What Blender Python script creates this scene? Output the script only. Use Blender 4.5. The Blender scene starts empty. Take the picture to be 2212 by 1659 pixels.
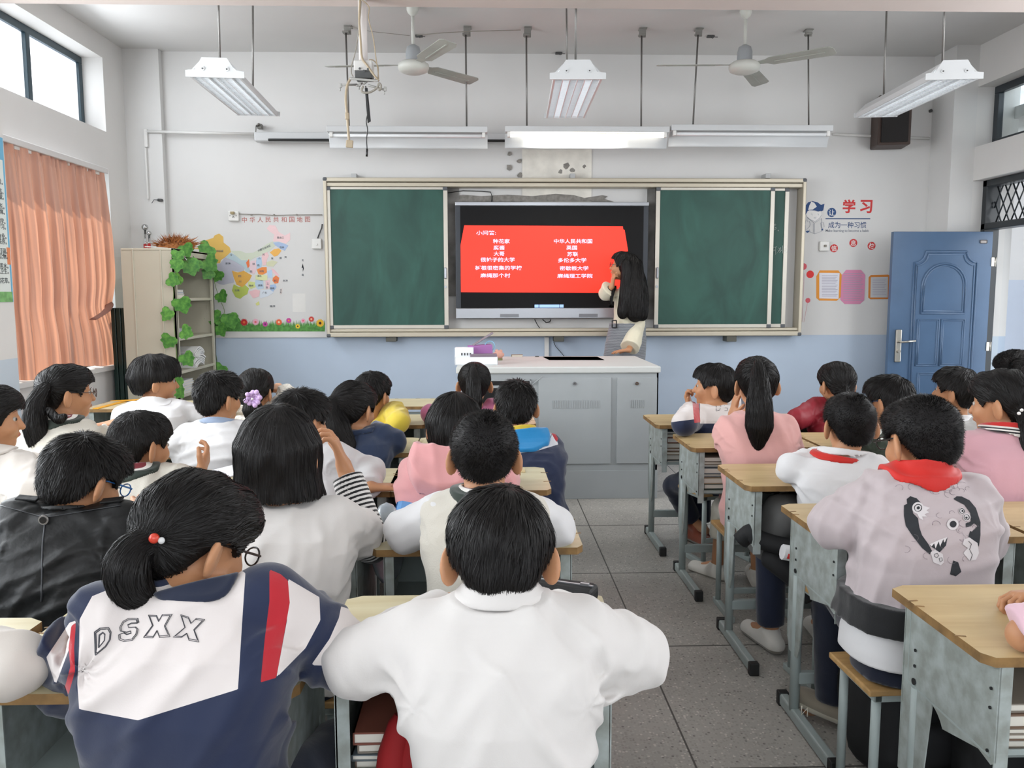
import bpy, bmesh, math, random
import numpy as np
from mathutils import Vector, Matrix, Euler, bvhtree
random.seed(7)
SC = bpy.context.scene
COL = SC.collection

# ---------------------------------------------------------------- camera
FPX, CX, CY = 1789.0, 1106.0, 829.5
CAM_H = 1.42
cam_data = bpy.data.cameras.new('camera')
cam_data.sensor_width = 36.0
cam_data.lens = 36.0 * FPX / 2212.0
cam_data.clip_start = 0.05
cam = bpy.data.objects.new('camera', cam_data)
COL.objects.link(cam)
CAM_R = Matrix.Rotation(math.radians(-1.75), 3, 'Z') @ Matrix.Rotation(math.radians(90 - 6.22), 3, 'X') @ Matrix.Rotation(math.radians(-0.1), 3, 'Z')
CAM_P = Vector((0, 0, CAM_H))
cam.matrix_world = Matrix.Translation(CAM_P) @ CAM_R.to_4x4()
SC.camera = cam

# ---------------------------------------------------------------- world, sun, daylight
world = bpy.data.worlds.new('world')
SC.world = world
world.use_nodes = True
bg = world.node_tree.nodes['Background']
bg.inputs[0].default_value = (0.86, 0.93, 1.0, 1)
bg.inputs[1].default_value = 2.6
sun_d = bpy.data.lights.new('sun', 'SUN')
sun_d.energy = 6.0
sun_d.angle = math.radians(1.0)
sun_d.color = (1.0, 0.9, 0.76)
sun = bpy.data.objects.new('sun', sun_d)
COL.objects.link(sun)
sun.rotation_euler = Vector((0.62, -0.22, -0.78)).to_track_quat('-Z', 'Y').to_euler()

def area(name, loc, target, sx, sy, energy, color):
    l = bpy.data.lights.new(name, 'AREA')
    l.shape = 'RECTANGLE'; l.size = sx; l.size_y = sy
    l.energy = energy; l.color = color
    o = bpy.data.objects.new(name, l)
    COL.objects.link(o)
    o.location = loc
    o.rotation_euler = (Vector(target) - Vector(loc)).to_track_quat('-Z', 'Y').to_euler()
    return o
# daylight coming in through the side windows and doorway, plus one added back fill
area('daylight_left_rear', (-3.02, 1.0, 2.0), (0, 1.0, 1.2), 2.6, 1.7, 55, (0.93, 0.97, 1.0))
area('daylight_left_middle', (-3.02, 3.8, 2.0), (0, 3.9, 1.4), 1.6, 1.7, 72, (0.93, 0.97, 1.0))
area('daylight_left_front', (-3.06, 5.9, 3.02), (0, 6.0, 2.0), 1.6, 0.5, 20, (0.9, 0.95, 1.0))
area('daylight_right_rear', (4.14, 0.4, 2.1), (0, 0.4, 1.2), 2.6, 1.5, 45, (0.97, 0.98, 1.0))
area('daylight_right_middle', (4.14, 4.0, 2.1), (0, 4.2, 1.4), 2.2, 1.5, 62, (0.97, 0.98, 1.0))
area('added_back_fill', (0.5, -1.9, 2.1), (0.5, 5.0, 1.6), 4.5, 1.6, 52, (1.0, 0.985, 0.96))  # added fill light from behind, no known source in the back wall
area('daylight_door', (4.7, 6.5, 1.3), (3.0, 6.3, 1.2), 0.9, 1.8, 12, (0.9, 0.95, 1.0))

SC.view_settings.view_transform = 'Standard'
SC.view_settings.look = 'None'
SC.view_settings.gamma = 1.0
SC.view_settings.use_curve_mapping = False
SC.view_settings.exposure = 0.22
SC.cycles.max_bounces = 6
SC.cycles.adaptive_threshold = 0.03
SC.cycles.diffuse_bounces = 3
SC.cycles.glossy_bounces = 2
SC.cycles.transmission_bounces = 4
SC.cycles.transparent_max_bounces = 6
SC.cycles.caustics_reflective = False
SC.cycles.caustics_refractive = False
SC.cycles.sample_clamp_indirect = 6.0

# ---------------------------------------------------------------- helpers
def at(px, py, x=None, y=None, z=None):
    """world point that the photograph's pixel sees on one of the planes x=, y= or z="""
    d = CAM_R @ Vector(((px - CX) / FPX, -(py - CY) / FPX, -1.0))
    if y is not None: t = (y - CAM_P.y) / d.y
    elif x is not None: t = (x - CAM_P.x) / d.x
    else: t = (z - CAM_P.z) / d.z
    return CAM_P + d * t

def lin(c):
    if isinstance(c, str):
        c = c.lstrip('#'); c = [int(c[i:i+2], 16) / 255 for i in (0, 2, 4)]
    return tuple((v / 12.92 if v <= 0.04045 else ((v + 0.055) / 1.055) ** 2.4) for v in c[:3])

_mats = {}
def mat(name, col, rough=0.6, metal=0.0, spec=0.5, bump=0.0, bscale=60.0, var=0.0, vscale=4.0, emit=0.0, trans=0.0, sss=0.0, alpha=1.0, stretch=None, bdist=0.002, sheen=0.0, var2=None):
    if name in _mats: return _mats[name]
    m = bpy.data.materials.new(name); m.use_nodes = True
    nt = m.node_tree; b = nt.nodes['Principled BSDF']
    c = lin(col)
    b.inputs['Base Color'].default_value = (*c, 1)
    b.inputs['Roughness'].default_value = rough
    b.inputs['Metallic'].default_value = metal
    b.inputs['Specular IOR Level'].default_value = spec
    b.inputs['Sheen Weight'].default_value = sheen
    if sheen: b.inputs['Sheen Roughness'].default_value = 0.5
    b.inputs['Transmission Weight'].default_value = trans
    b.inputs['Alpha'].default_value = alpha
    if sss:
        b.inputs['Subsurface Weight'].default_value = sss
        b.inputs['Subsurface Radius'].default_value = (0.012, 0.004, 0.002)
        b.inputs['Subsurface Scale'].default_value = 0.5
    if emit:
        b.inputs['Emission Color'].default_value = (*c, 1)
        b.inputs['Emission Strength'].default_value = emit
    if bump or var:
        tc = nt.nodes.new('ShaderNodeTexCoord')
        src = tc.outputs['Object']
        if stretch:
            mp = nt.nodes.new('ShaderNodeMapping'); mp.inputs['Scale'].default_value = stretch
            nt.links.new(src, mp.inputs[0]); src = mp.outputs[0]
    if var:
        n = nt.nodes.new('ShaderNodeTexNoise'); n.inputs['Scale'].default_value = vscale; n.inputs['Detail'].default_value = 5
        nt.links.new(src, n.inputs['Vector'])
        r = nt.nodes.new('ShaderNodeValToRGB')
        c2 = lin(var2) if var2 else tuple(v * (1 - var) for v in c)
        r.color_ramp.elements[0].position = 0.35; r.color_ramp.elements[1].position = 0.65
        r.color_ramp.elements[0].color = (*c2, 1)
        r.color_ramp.elements[1].color = (*(c if var2 else tuple(min(1, v * (1 + var * 0.4)) for v in c)), 1)
        nt.links.new(n.outputs['Fac'], r.inputs[0]); nt.links.new(r.outputs[0], b.inputs['Base Color'])
    if bump:
        n = nt.nodes.new('ShaderNodeTexNoise'); n.inputs['Scale'].default_value = bscale; n.inputs['Detail'].default_value = 3
        nt.links.new(src, n.inputs['Vector'])
        bp = nt.nodes.new('ShaderNodeBump'); bp.inputs['Strength'].default_value = bump; bp.inputs['Distance'].default_value = bdist
        nt.links.new(n.outputs['Fac'], bp.inputs['Height']); nt.links.new(bp.outputs[0], b.inputs['Normal'])
    _mats[name] = m
    return m

def tag(o, label=None, cat=None, group=None, kind=None):
    if label: o['label'] = label
    if cat: o['category'] = cat
    if group: o['group'] = group
    if kind: o['kind'] = kind
    return o

def thing(name, label, cat, loc=(0, 0, 0), rz=0.0, group=None):
    o = bpy.data.objects.new(name, None); COL.objects.link(o)
    o.location = loc; o.rotation_euler = (0, 0, rz); o.empty_display_size = 0.05
    return tag(o, label, cat, group)

def link_mesh(name, me, mats, parent=None, loc=(0, 0, 0)):
    for m in (mats if isinstance(mats, (list, tuple)) else [mats]):
        me.materials.append(m)
    o = bpy.data.objects.new(name, me); COL.objects.link(o)
    o.location = loc
    if parent is not None: o.parent = parent
    return o

def dup(o, parent=None):
    c = o.copy(); COL.objects.link(c)
    if parent is not None: c.parent = parent
    for ch in list(o.children): dup(ch, c)
    return c

class MB:
    """collects shapes for one part and links them as one mesh object"""
    def __init__(s): s.bm = bmesh.new()
    def _mi(s, faces, mi, smooth=False):
        for f in faces:
            f.material_index = mi
            if smooth: f.smooth = True
    def box(s, c, size, rot=None, bevel=0.0, mi=0, seg=2):
        M = Matrix.Translation(Vector(c))
        if rot is not None:
            M = M @ (rot.to_4x4() if isinstance(rot, Matrix) else Euler(rot).to_matrix().to_4x4())
        M = M @ Matrix.Diagonal((*size, 1))
        r = bmesh.ops.create_cube(s.bm, size=1.0, matrix=M)
        fs = {f for v in r['verts'] for f in v.link_faces}
        s._mi(fs, mi)
        if bevel:
            es = list({e for v in r['verts'] for e in v.link_edges})
            q = bmesh.ops.bevel(s.bm, geom=es, offset=bevel, segments=seg, affect='EDGES', profile=0.5)
            s._mi(q['faces'], mi)
        return s
    def b2(s, lo, hi, bevel=0.0, mi=0):
        lo = Vector(lo); hi = Vector(hi)
        return s.box((lo + hi) / 2, hi - lo, None, bevel, mi)
    def cyl(s, p0, p1, r0, r1=None, seg=16, mi=0, caps=True, smooth=True):
        p0 = Vector(p0); p1 = Vector(p1); r1 = r0 if r1 is None else r1
        d = p1 - p0
        M = Matrix.Translation((p0 + p1) / 2) @ d.to_track_quat('Z', 'Y').to_matrix().to_4x4()
        r = bmesh.ops.create_cone(s.bm, cap_ends=caps, cap_tris=False, segments=seg, radius1=r0, radius2=r1, depth=d.length, matrix=M)
        fs = {f for v in r['verts'] for f in v.link_faces}
        for f in fs:
            f.material_index = mi
            f.smooth = smooth and len(f.verts) == 4
        return s
    def sphere(s, c, r, mi=0, seg=16, scale=(1, 1, 1), rot=None):
        M = Matrix.Translation(Vector(c))
        if rot is not None: M = M @ Euler(rot).to_matrix().to_4x4()
        M = M @ Matrix.Diagonal((r * scale[0], r * scale[1], r * scale[2], 1))
        q = bmesh.ops.create_uvsphere(s.bm, u_segments=seg, v_segments=max(6, seg // 2), radius=1.0, matrix=M)
        s._mi({f for v in q['verts'] for f in v.link_faces}, mi, True)
        return s
    def tube(s, pts, r, seg=8, mi=0, close=False, ry=None):
        pts = [Vector(p) for p in pts]
        n = len(pts); rings = []
        up = Vector((0, 0, 1)); prev = None
        for i, p in enumerate(pts):
            a = pts[max(0, i - 1)]; b = pts[min(n - 1, i + 1)]
            t = (b - a)
            t = t.normalized() if t.length > 1e-9 else Vector((0, 0, 1))
            if prev is None:
                u = t.cross(up)
                if u.length < 1e-3: u = t.cross(Vector((1, 0, 0)))
            else:
                u = prev - t * prev.dot(t)
                if u.length < 1e-6: u = t.cross(up)
            u.normalize(); prev = u
            w = t.cross(u)
            rr = r[i] if isinstance(r, (list, tuple)) else r
            r2 = rr if ry is None else ry
            rings.append([s.bm.verts.new(p + u * (math.cos(2 * math.pi * k / seg) * rr) + w * (math.sin(2 * math.pi * k / seg) * r2)) for k in range(seg)])
        for i in range(n - 1):
            for k in range(seg):
                f = s.bm.faces.new((rings[i][k], rings[i][(k + 1) % seg], rings[i + 1][(k + 1) % seg], rings[i + 1][k]))
                f.material_index = mi; f.smooth = True
        for rg in (rings[0], list(reversed(rings[-1]))):
            f = s.bm.faces.new(rg); f.material_index = mi
        return s
    def prism(s, poly, thick, M=None, mi=0, side_mi=None):
        """poly: 2-D points in the local xz plane, extruded thick along -y"""
        M = M or Matrix.Identity(4)
        a = [s.bm.verts.new(M @ Vector((p[0], 0, p[1]))) for p in poly]
        b = [s.bm.verts.new(M @ Vector((p[0], -thick, p[1]))) for p in poly]
        n = len(poly)
        f1 = s.bm.faces.new(a); f2 = s.bm.faces.new(list(reversed(b)))
        f1.material_index = f2.material_index = mi
        for i in range(n):
            f = s.bm.faces.new((a[(i + 1) % n], a[i], b[i], b[(i + 1) % n]))
            f.material_index = mi if side_mi is None else side_mi
        return s
    def lathe(s, prof, c=(0, 0, 0), seg=24, mi=0, R=None):
        rings = []
        R = R or Matrix.Identity(3)
        for (r, z) in prof:
            rings.append([s.bm.verts.new(Vector(c) + R @ Vector((r * math.cos(2 * math.pi * k / seg), r * math.sin(2 * math.pi * k / seg), z))) for k in range(seg)])
        for i in range(len(prof) - 1):
            for k in range(seg):
                f = s.bm.faces.new((rings[i][k], rings[i][(k + 1) % seg], rings[i + 1][(k + 1) % seg], rings[i + 1][k]))
                f.material_index = mi; f.smooth = True
        return s
    def build(s, name, mats, parent=None, loc=(0, 0, 0), fix=True):
        if fix: bmesh.ops.recalc_face_normals(s.bm, faces=s.bm.faces[:])
        me = bpy.data.meshes.new(name); s.bm.to_mesh(me); s.bm.free()
        return link_mesh(name, me, mats, parent, loc)

def text_mesh(txt, size, bold=0.0, depth=0.0005, res=3, spacing=1.0):
    cu = bpy.data.curves.new('t', 'FONT')
    cu.body = txt; cu.size = size; cu.offset = bold; cu.extrude = depth; cu.resolution_u = res
    cu.align_x = 'CENTER'; cu.align_y = 'CENTER'; cu.space_character = spacing
    o = bpy.data.objects.new('t', cu); COL.objects.link(o)
    bpy.context.view_layer.update()
    dg = bpy.context.evaluated_depsgraph_get()
    me = bpy.data.meshes.new_from_object(o.evaluated_get(dg))
    bpy.data.objects.remove(o); bpy.data.curves.remove(cu)
    me.materials.clear()
    return me

def wall_text(name, txt, px, py, y, hpx, m, parent=None, bold=0.0, sx=1.0, rot=0.0, wpx=None, loc0=None, yaw=None):
    """lettering facing -y with glyph height hpx (photo pixels), centred at a pixel on plane y"""
    p = at(px, py, y=y); h = hpx * (y / FPX)
    me = text_mesh(txt, h, bold * h)
    vs = [v.co.copy() for v in me.vertices]
    x0 = min(v.x for v in vs); x1 = max(v.x for v in vs); z0 = min(v.y for v in vs); z1 = max(v.y for v in vs)
    k = h / (z1 - z0)
    kx = k * sx if wpx is None else (wpx * y / FPX) / (x1 - x0)
    c, s_ = math.cos(rot), math.sin(rot)
    for v in me.vertices:
        X = (v.co.x - (x0 + x1) / 2) * kx; Z = (v.co.y - (z0 + z1) / 2) * k
        v.co = Vector((X * c - Z * s_, -v.co.z - 0.0006, X * s_ + Z * c))
    o = link_mesh(name, me, m, parent)
    o.location = p if parent is None else p - parent.location
    return o
# ================================================================= the setting
WY = 7.5            # front wall
XL, XR = -3.10, 4.36
CEIL = at(1100, 116, y=7.5).z
WAIN = at(1000, 726, y=WY).z      # top of the blue paint

def wall_mat(name, white='#dcdad8', blue='#a9c0dc', zw=None, yonly=None):
    m = bpy.data.materials.new(name); m.use_nodes = True
    nt = m.node_tree; b = nt.nodes['Principled BSDF']; N = nt.nodes.new; L = nt.links.new
    b.inputs['Roughness'].default_value = 0.75
    tc = N('ShaderNodeTexCoord'); sp = N('ShaderNodeSeparateXYZ'); L(tc.outputs['Object'], sp.inputs[0])
    n1 = N('ShaderNodeTexNoise'); n1.inputs['Scale'].default_value = 1.3; n1.inputs['Detail'].default_value = 6; L(tc.outputs['Object'], n1.inputs[0])
    w = N('ShaderNodeValToRGB'); w.color_ramp.elements[0].position = .3; w.color_ramp.elements[1].position = .7
    wl = lin(white); bl = lin(blue)
    w.color_ramp.elements[0].color = (*[v * .93 for v in wl], 1); w.color_ramp.elements[1].color = (*wl, 1); L(n1.outputs[0], w.inputs[0])
    if zw is not None:
        bb = N('ShaderNodeValToRGB'); bb.color_ramp.elements[0].position = .3; bb.color_ramp.elements[1].position = .7
        bb.color_ramp.elements[0].color = (*[v * .9 for v in bl], 1); bb.color_ramp.elements[1].color = (*bl, 1); L(n1.outputs[0], bb.inputs[0])
        g = N('ShaderNodeMath'); g.operation = 'GREATER_THAN'; g.inputs[1].default_value = zw; L(sp.outputs[2], g.inputs[0])
        mx = N('ShaderNodeMix'); mx.data_type = 'RGBA'; L(g.outputs[0], mx.inputs[0]); L(bb.outputs[0], mx.inputs[6]); L(w.outputs[0], mx.inputs[7])
        L(mx.outputs[2], b.inputs['Base Color'])
    else:
        L(w.outputs[0], b.inputs['Base Color'])
    n2 = N('ShaderNodeTexNoise'); n2.inputs['Scale'].default_value = 9; n2.inputs['Detail'].default_value = 8; L(tc.outputs['Object'], n2.inputs[0])
    bp = N('ShaderNodeBump'); bp.inputs['Strength'].default_value = .25; bp.inputs['Distance'].default_value = .004
    L(n2.outputs[0], bp.inputs['Height']); L(bp.outputs[0], b.inputs['Normal'])
    return m
M_front = wall_mat('front_wall_paint', '#dddcda', '#bccbdd', WAIN)
M_side = wall_mat('side_wall_paint', '#e2e0dd', '#cbd7e2', WAIN)
M_white = wall_mat('white_plaster', '#dedcda')
M_ceil = wall_mat('ceiling_plaster', '#d8d7d5')

# floor: speckled terrazzo with dividing strips
def floor_mat():
    m = bpy.data.materials.new('terrazzo'); m.use_nodes = True
    nt = m.node_tree; b = nt.nodes['Principled BSDF']; N = nt.nodes.new; L = nt.links.new
    tc = N('ShaderNodeTexCoord')
    vo = N('ShaderNodeTexVoronoi'); vo.inputs['Scale'].default_value = 95; L(tc.outputs['Object'], vo.inputs['Vector'])
    sc = N('ShaderNodeSeparateColor'); L(vo.outputs['Color'], sc.inputs[0])
    r = N('ShaderNodeValToRGB'); r.color_ramp.interpolation = 'CONSTANT'
    els = r.color_ramp.elements
    els[0].position = 0; els[0].color = (*lin('#9d9992'), 1)
    els[1].position = .38; els[1].color = (*lin('#b0aca5'), 1)
    for p, c in ((.62, '#b4b0a8'), (.80, '#cbc6be'), (.93, '#7a7672')):
        e = els.new(p); e.color = (*lin(c), 1)
    L(sc.outputs[0], r.inputs[0])
    base = N('ShaderNodeRGB'); base.outputs[0].default_value = (*lin('#aaa69f'), 1)
    dm = N('ShaderNodeMath'); dm.operation = 'LESS_THAN'; dm.inputs[1].default_value = 0.42; L(vo.outputs['Distance'], dm.inputs[0])
    mx = N('ShaderNodeMix'); mx.data_type = 'RGBA'; L(dm.outputs[0], mx.inputs[0]); L(base.outputs[0], mx.inputs[6]); L(r.outputs[0], mx.inputs[7])
    n = N('ShaderNodeTexNoise'); n.inputs['Scale'].default_value = 1.6; n.inputs['Detail'].default_value = 7; L(tc.outputs['Object'], n.inputs[0])
    rr = N('ShaderNodeMapRange'); rr.inputs[1].default_value = .3; rr.inputs[2].default_value = .7; rr.inputs[3].default_value = .8; rr.inputs[4].default_value = 1.1; L(n.outputs[0], rr.inputs[0])
    mul = N('ShaderNodeVectorMath'); mul.operation = 'SCALE'; L(mx.outputs[2], mul.inputs[0]); L(rr.outputs[0], mul.inputs['Scale'])
    L(mul.outputs[0], b.inputs['Base Color'])
    b.inputs['Roughness'].default_value = .38
    b.inputs['Specular IOR Level'].default_value = .4
    n3 = N('ShaderNodeTexNoise'); n3.inputs['Scale'].default_value = 7; L(tc.outputs['Object'], n3.inputs[0])
    r3 = N('ShaderNodeMapRange'); r3.inputs[3].default_value = .28; r3.inputs[4].default_value = .6; L(n3.outputs[0], r3.inputs[0]); L(r3.outputs[0], b.inputs['Roughness'])
    return m
YB = -2.2
o = MB().b2((-3.4, YB - .2, -0.1), (8.6, 8.5, 0)).build('floor', floor_mat()); tag(o, kind='structure')
fs = MB()
M_strip = mat('divider_strip', '#4b4945', .5)
x0 = at(1459, 1556, z=0).x; y0 = at(1239, 1239, z=0).y
ly = [at(1300, 1135, z=0).y, y0, at(1300, 1398, z=0).y]
ly += [ly[2] - .87 * k for k in range(1, 6)] + [ly[0] + .87, ly[0] + 1.74]
for k in range(-4, 5):
    fs.b2((x0 + .87 * k - .003, YB, 0), (x0 + .87 * k + .003, WY, .0008))
for yy in ly:
    fs.b2((XL, yy - .003, 0), (XR, yy + .003, .0009))
tag(fs.build('floor_trim', M_strip), kind='structure')

# ceiling and beams
o = MB().b2((-3.4, YB - .2, CEIL), (4.7, WY + .2, CEIL + .15)).build('ceiling', M_ceil); tag(o, kind='structure')
zb = 3.0
yb = (zb - CAM_H) / (at(1106, 17, y=1.0).z - CAM_H)
o = MB().b2((-3.3, yb - .26, zb), (4.6, yb, CEIL)).build('ceiling_beam', wall_mat('beam_plaster', '#cfc3bd')); tag(o, kind='structure')
o = MB().b2((-3.3, 1.1, zb), (4.6, 1.36, CEIL)).build('ceiling_beam', bpy.data.materials['beam_plaster']); tag(o, kind='structure')

# front wall, back wall
tag(MB().b2((-3.4, WY, 0), (4.7, WY + .2, CEIL)).build('wall_front', M_front), kind='structure')
BX0, BX1, BZ0, BZ1 = -1.75, 2.75, 1.3, 2.9  # opening made up for the added back fill light
tag(MB().b2((-3.4, YB - .2, 0), (4.7, YB, BZ0)).b2((-3.4, YB - .2, BZ1), (4.7, YB, CEIL)).b2((-3.4, YB - .2, BZ0), (BX0, YB, BZ1)).b2((BX1, YB - .2, BZ0), (4.7, YB, BZ1)).build('wall_back', M_front), kind='structure')
# pilasters: left front (slim) and right front
px_l = at(352, 200, y=WY).x
tag(MB().b2((XL, WY - .07, 0), (px_l, WY, CEIL)).build('wall_pillar_left', M_front), kind='structure')
PIL_Y = 7.15
tag(MB().b2((at(2057, 300, y=PIL_Y).x, PIL_Y, 0), (XR + .2, WY + .1, CEIL)).build('wall_pillar_right', M_front), kind='structure')
# left wall with window openings. wall thickness .22 (outer face x = XL-.22)
XO = XL - .22
yw1 = at(225, 200, x=XL).y; yw0 = yw1 - 1.75
zt1, zt0 = at(222, 125, x=XL).z, at(225, 283, x=XL).z
zc1 = at(231, 366, x=XL).z; zc0 = .86
lw = MB()
def wall_x(mb, xa, xb, y0, y1, z0, z1, holes):
    """wall slab with rectangular holes (y0,y1,z0,z1) cut out by splitting into boxes"""
    ys = sorted({y0, y1} | {h[0] for h in holes} | {h[1] for h in holes})
    for a, b in zip(ys[:-1], ys[1:]):
        hs = sorted([h for h in holes if h[0] <= a + 1e-6 and h[1] >= b - 1e-6], key=lambda h: h[2])
        z = z0
        for h in hs:
            if h[2] > z: mb.b2((xa, a, z), (xb, b, h[2]))
            z = h[3]
        if z < z1: mb.b2((xa, a, z), (xb, b, z1))
ycol0, ycol1 = 4.62, 5.08      # the column between the windows
lholes = [(yw0, yw1, zt0, zt1), (yw0, yw1, zc0, zc1), (0.0, 2.4, zc0, zc1), (0.0, 2.4, zt0, zt1), (3.0, 4.5, zc0, zc1), (3.0, 4.5, zt0, zt1)]
wall_x(lw, XO, XL, YB, WY, 0, CEIL, lholes)
tag(lw.build('wall_left', M_side), kind='structure')
xcol = at(30, 650, y=ycol1).x
tag(MB().b2((XL, ycol0, 0), (xcol, ycol1, CEIL)).build('wall_pillar_window', M_side), kind='structure')
# right wall: lintel between transom window and door
XRI = at(2104, 350, y=PIL_Y).x
zr_t0, zr_t1 = at(2104, 318, y=PIL_Y).z, at(2137, 190, y=PIL_Y - .05).z + .02
zr_l = at(2104, 391, y=PIL_Y).z
rw = MB()
YD0 = PIL_Y - .98               # door opening near edge
rh = [(PIL_Y - 2.2, PIL_Y, zr_t0, zr_t1), (YD0, PIL_Y, 0, zr_l), (3.0, 4.9, 1.0, 2.5), (3.0, 4.7, zr_t0, zr_t1), (-.8, 1.8, 1.0, 2.5), (-.8, 1.8, zr_t0, zr_t1)]
wall_x(rw, XRI, XR + .14, YB, WY, 0, CEIL, rh)
tag(rw.build('wall_right', M_side), kind='structure')

# windows
M_frame = mat('dark_green_frame', '#263b44', .35)
M_frame_r = mat('dark_grey_frame', '#2b3238', .35)
def frosted():
    m = bpy.data.materials.new('frosted_glass'); m.use_nodes = True
    nt = m.node_tree; N = nt.nodes.new; L = nt.links.new
    out = nt.nodes['Material Output']; nt.nodes.remove(nt.nodes['Principled BSDF'])
    tl = N('ShaderNodeBsdfTranslucent'); tl.inputs[0].default_value = (.95, .97, 1, 1)
    tp = N('ShaderNodeBsdfTransparent'); gl = N('ShaderNodeBsdfGlossy'); gl.inputs['Roughness'].default_value = .2
    m1 = N('ShaderNodeMixShader'); m1.inputs[0].default_value = .04; L(tl.outputs[0], m1.inputs[1]); L(tp.outputs[0], m1.inputs[2])
    m2 = N('ShaderNodeMixShader'); m2.inputs[0].default_value = .06; L(m1.outputs[0], m2.inputs[1]); L(gl.outputs[0], m2.inputs[2])
    L(m2.outputs[0], out.inputs[0]); return m
def clear_glass():
    m = bpy.data.materials.new('clear_glass'); m.use_nodes = True
    nt = m.node_tree; N = nt.nodes.new; L = nt.links.new
    out = nt.nodes['Material Output']; nt.nodes.remove(nt.nodes['Principled BSDF'])
    tp = N('ShaderNodeBsdfTransparent'); tp.inputs[0].default_value = (.93, .96, .96, 1)
    gl = N('ShaderNodeBsdfGlossy'); gl.inputs['Roughness'].default_value = .03
    m2 = N('ShaderNodeMixShader'); m2.inputs[0].default_value = .07; L(tp.outputs[0], m2.inputs[1]); L(gl.outputs[0], m2.inputs[2])
    L(m2.outputs[0], out.inputs[0]); return m
M_frost, M_clear = frosted(), clear_glass()
wn = [0]
def window(x, y0, y1, z0, z1, mulls, mf, glass, fw=.055, th=.05):
    wn[0] += 1
    r = bpy.data.objects.new('window_%d' % wn[0], None); COL.objects.link(r); r.location = (x, (y0 + y1) / 2, z0)
    tag(r, kind='structure')
    f = MB(); cy = (y0 + y1) / 2; H = z1 - z0; W_ = (y1 - y0) / 2
    f.b2((-th / 2, -W_, 0), (th / 2, W_, fw), .004); f.b2((-th / 2, -W_, H - fw), (th / 2, W_, H), .004)
    f.b2((-th / 2, -W_, fw), (th / 2, -W_ + fw, H - fw), .004); f.b2((-th / 2, W_ - fw, fw), (th / 2, W_, H - fw), .004)
    for my in mulls: f.b2((-th / 2 + .004, my - cy - fw / 2, fw), (th / 2 + .006, my - cy + fw / 2, H - fw), .004)
    f.build('window_frame', mf, r)
    MB().b2((-.003, -W_ + fw * .8, fw * .8), (.003, W_ - fw * .8, H - fw * .8)).build('glass_pane', glass, r)
    return r
window(XO + .03, yw0, yw1, zt0, zt1, [at(52, 110, x=XO + .03).y], M_frame, M_frost)
window(XO + .03, yw0, yw1, zc0, zc1, [yw0 + .87], M_frame, M_clear)
window(XO + .03, 0, 2.4, zc0, zc1, [.8, 1.6], M_frame, M_frost)
window(XO + .03, 0, 2.4, zt0, zt1, [.8, 1.6], M_frame, M_frost)
window(XO + .03, 3.0, 4.5, zc0, zc1, [3.75], M_frame, M_frost)
window(XO + .03, 3.0, 4.5, zt0, zt1, [3.75], M_frame, M_frost)
window(XR, PIL_Y - 2.2, PIL_Y, zr_t0, zr_t1, [PIL_Y - .8, PIL_Y - 1.5], M_frame_r, M_clear, .06)
window(XR, 3.0, 4.9, 1.0, 2.5, [3.6, 4.3], M_frame_r, M_frost)
window(XR, 3.0, 4.7, zr_t0, zr_t1, [3.9], M_frame_r, M_frost)
window(XR, -.8, 1.8, 1.0, 2.5, [.1, .9], M_frame_r, M_frost)
window(XR, -.8, 1.8, zr_t0, zr_t1, [.1, .9], M_frame_r, M_frost)
r_ = bpy.data.objects.new('window_20', None); COL.objects.link(r_); r_.location = (0, YB - .1, 0); tag(r_, kind='structure')  # unseen window, added to give the back fill light an opening
m_ = MB()
for k in range(4): x_ = BX0 + (BX1 - BX0) * k / 3; m_.b2((x_ - .03, -.03, BZ0), (x_ + .03, .03, BZ1))
m_.b2((BX0, -.03, BZ0), (BX1, .03, BZ0 + .06)).b2((BX0, -.03, BZ1 - .06), (BX1, .03, BZ1)); m_.build('window_frame', M_frame, r_)
MB().b2((BX0, -.003, BZ0), (BX1, .003, BZ1)).build('glass_pane', M_frost, r_)
# white parapet block below the curtain (boxed-in sill)
sill = MB().b2((XL, ycol1, 0), (XL + .10, yw1 - .02, .82), .006).b2((XL - .2, ycol1, .82), (XL + .13, yw1 - .03, .86), .006)
tag(sill.build('trim_1', M_white), kind='structure')
# conduit trunking over the front wall
M_pvc = mat('white_trunking', '#dcdbd8', .5)
cd = MB()
cy_ = WY - .085
def wp(px, py, y=WY): return at(px, py, y=y)
a, b_ = wp(316, 284, cy_), wp(560, 290, cy_)
cd.tube([a, b_], .013, 8)
for (x_, y1_, y2_) in ((311, 279, 318), (313, 320, 430)):
    p, q = wp(x_ + 3, y1_, cy_), wp(x_ + 6, y2_, cy_)
    cd.b2((p.x - .012, cy_ - .012, q.z), (q.x + .012, cy_ + .015, p.z), .002)
p, q = wp(1798, 291), wp(2005, 300)
cd.tube([(p.x, WY - .02, p.z), (q.x, WY - .02, q.z)], .012, 8)
tag(cd.build('trim_2', M_pvc), kind='structure')

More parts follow.
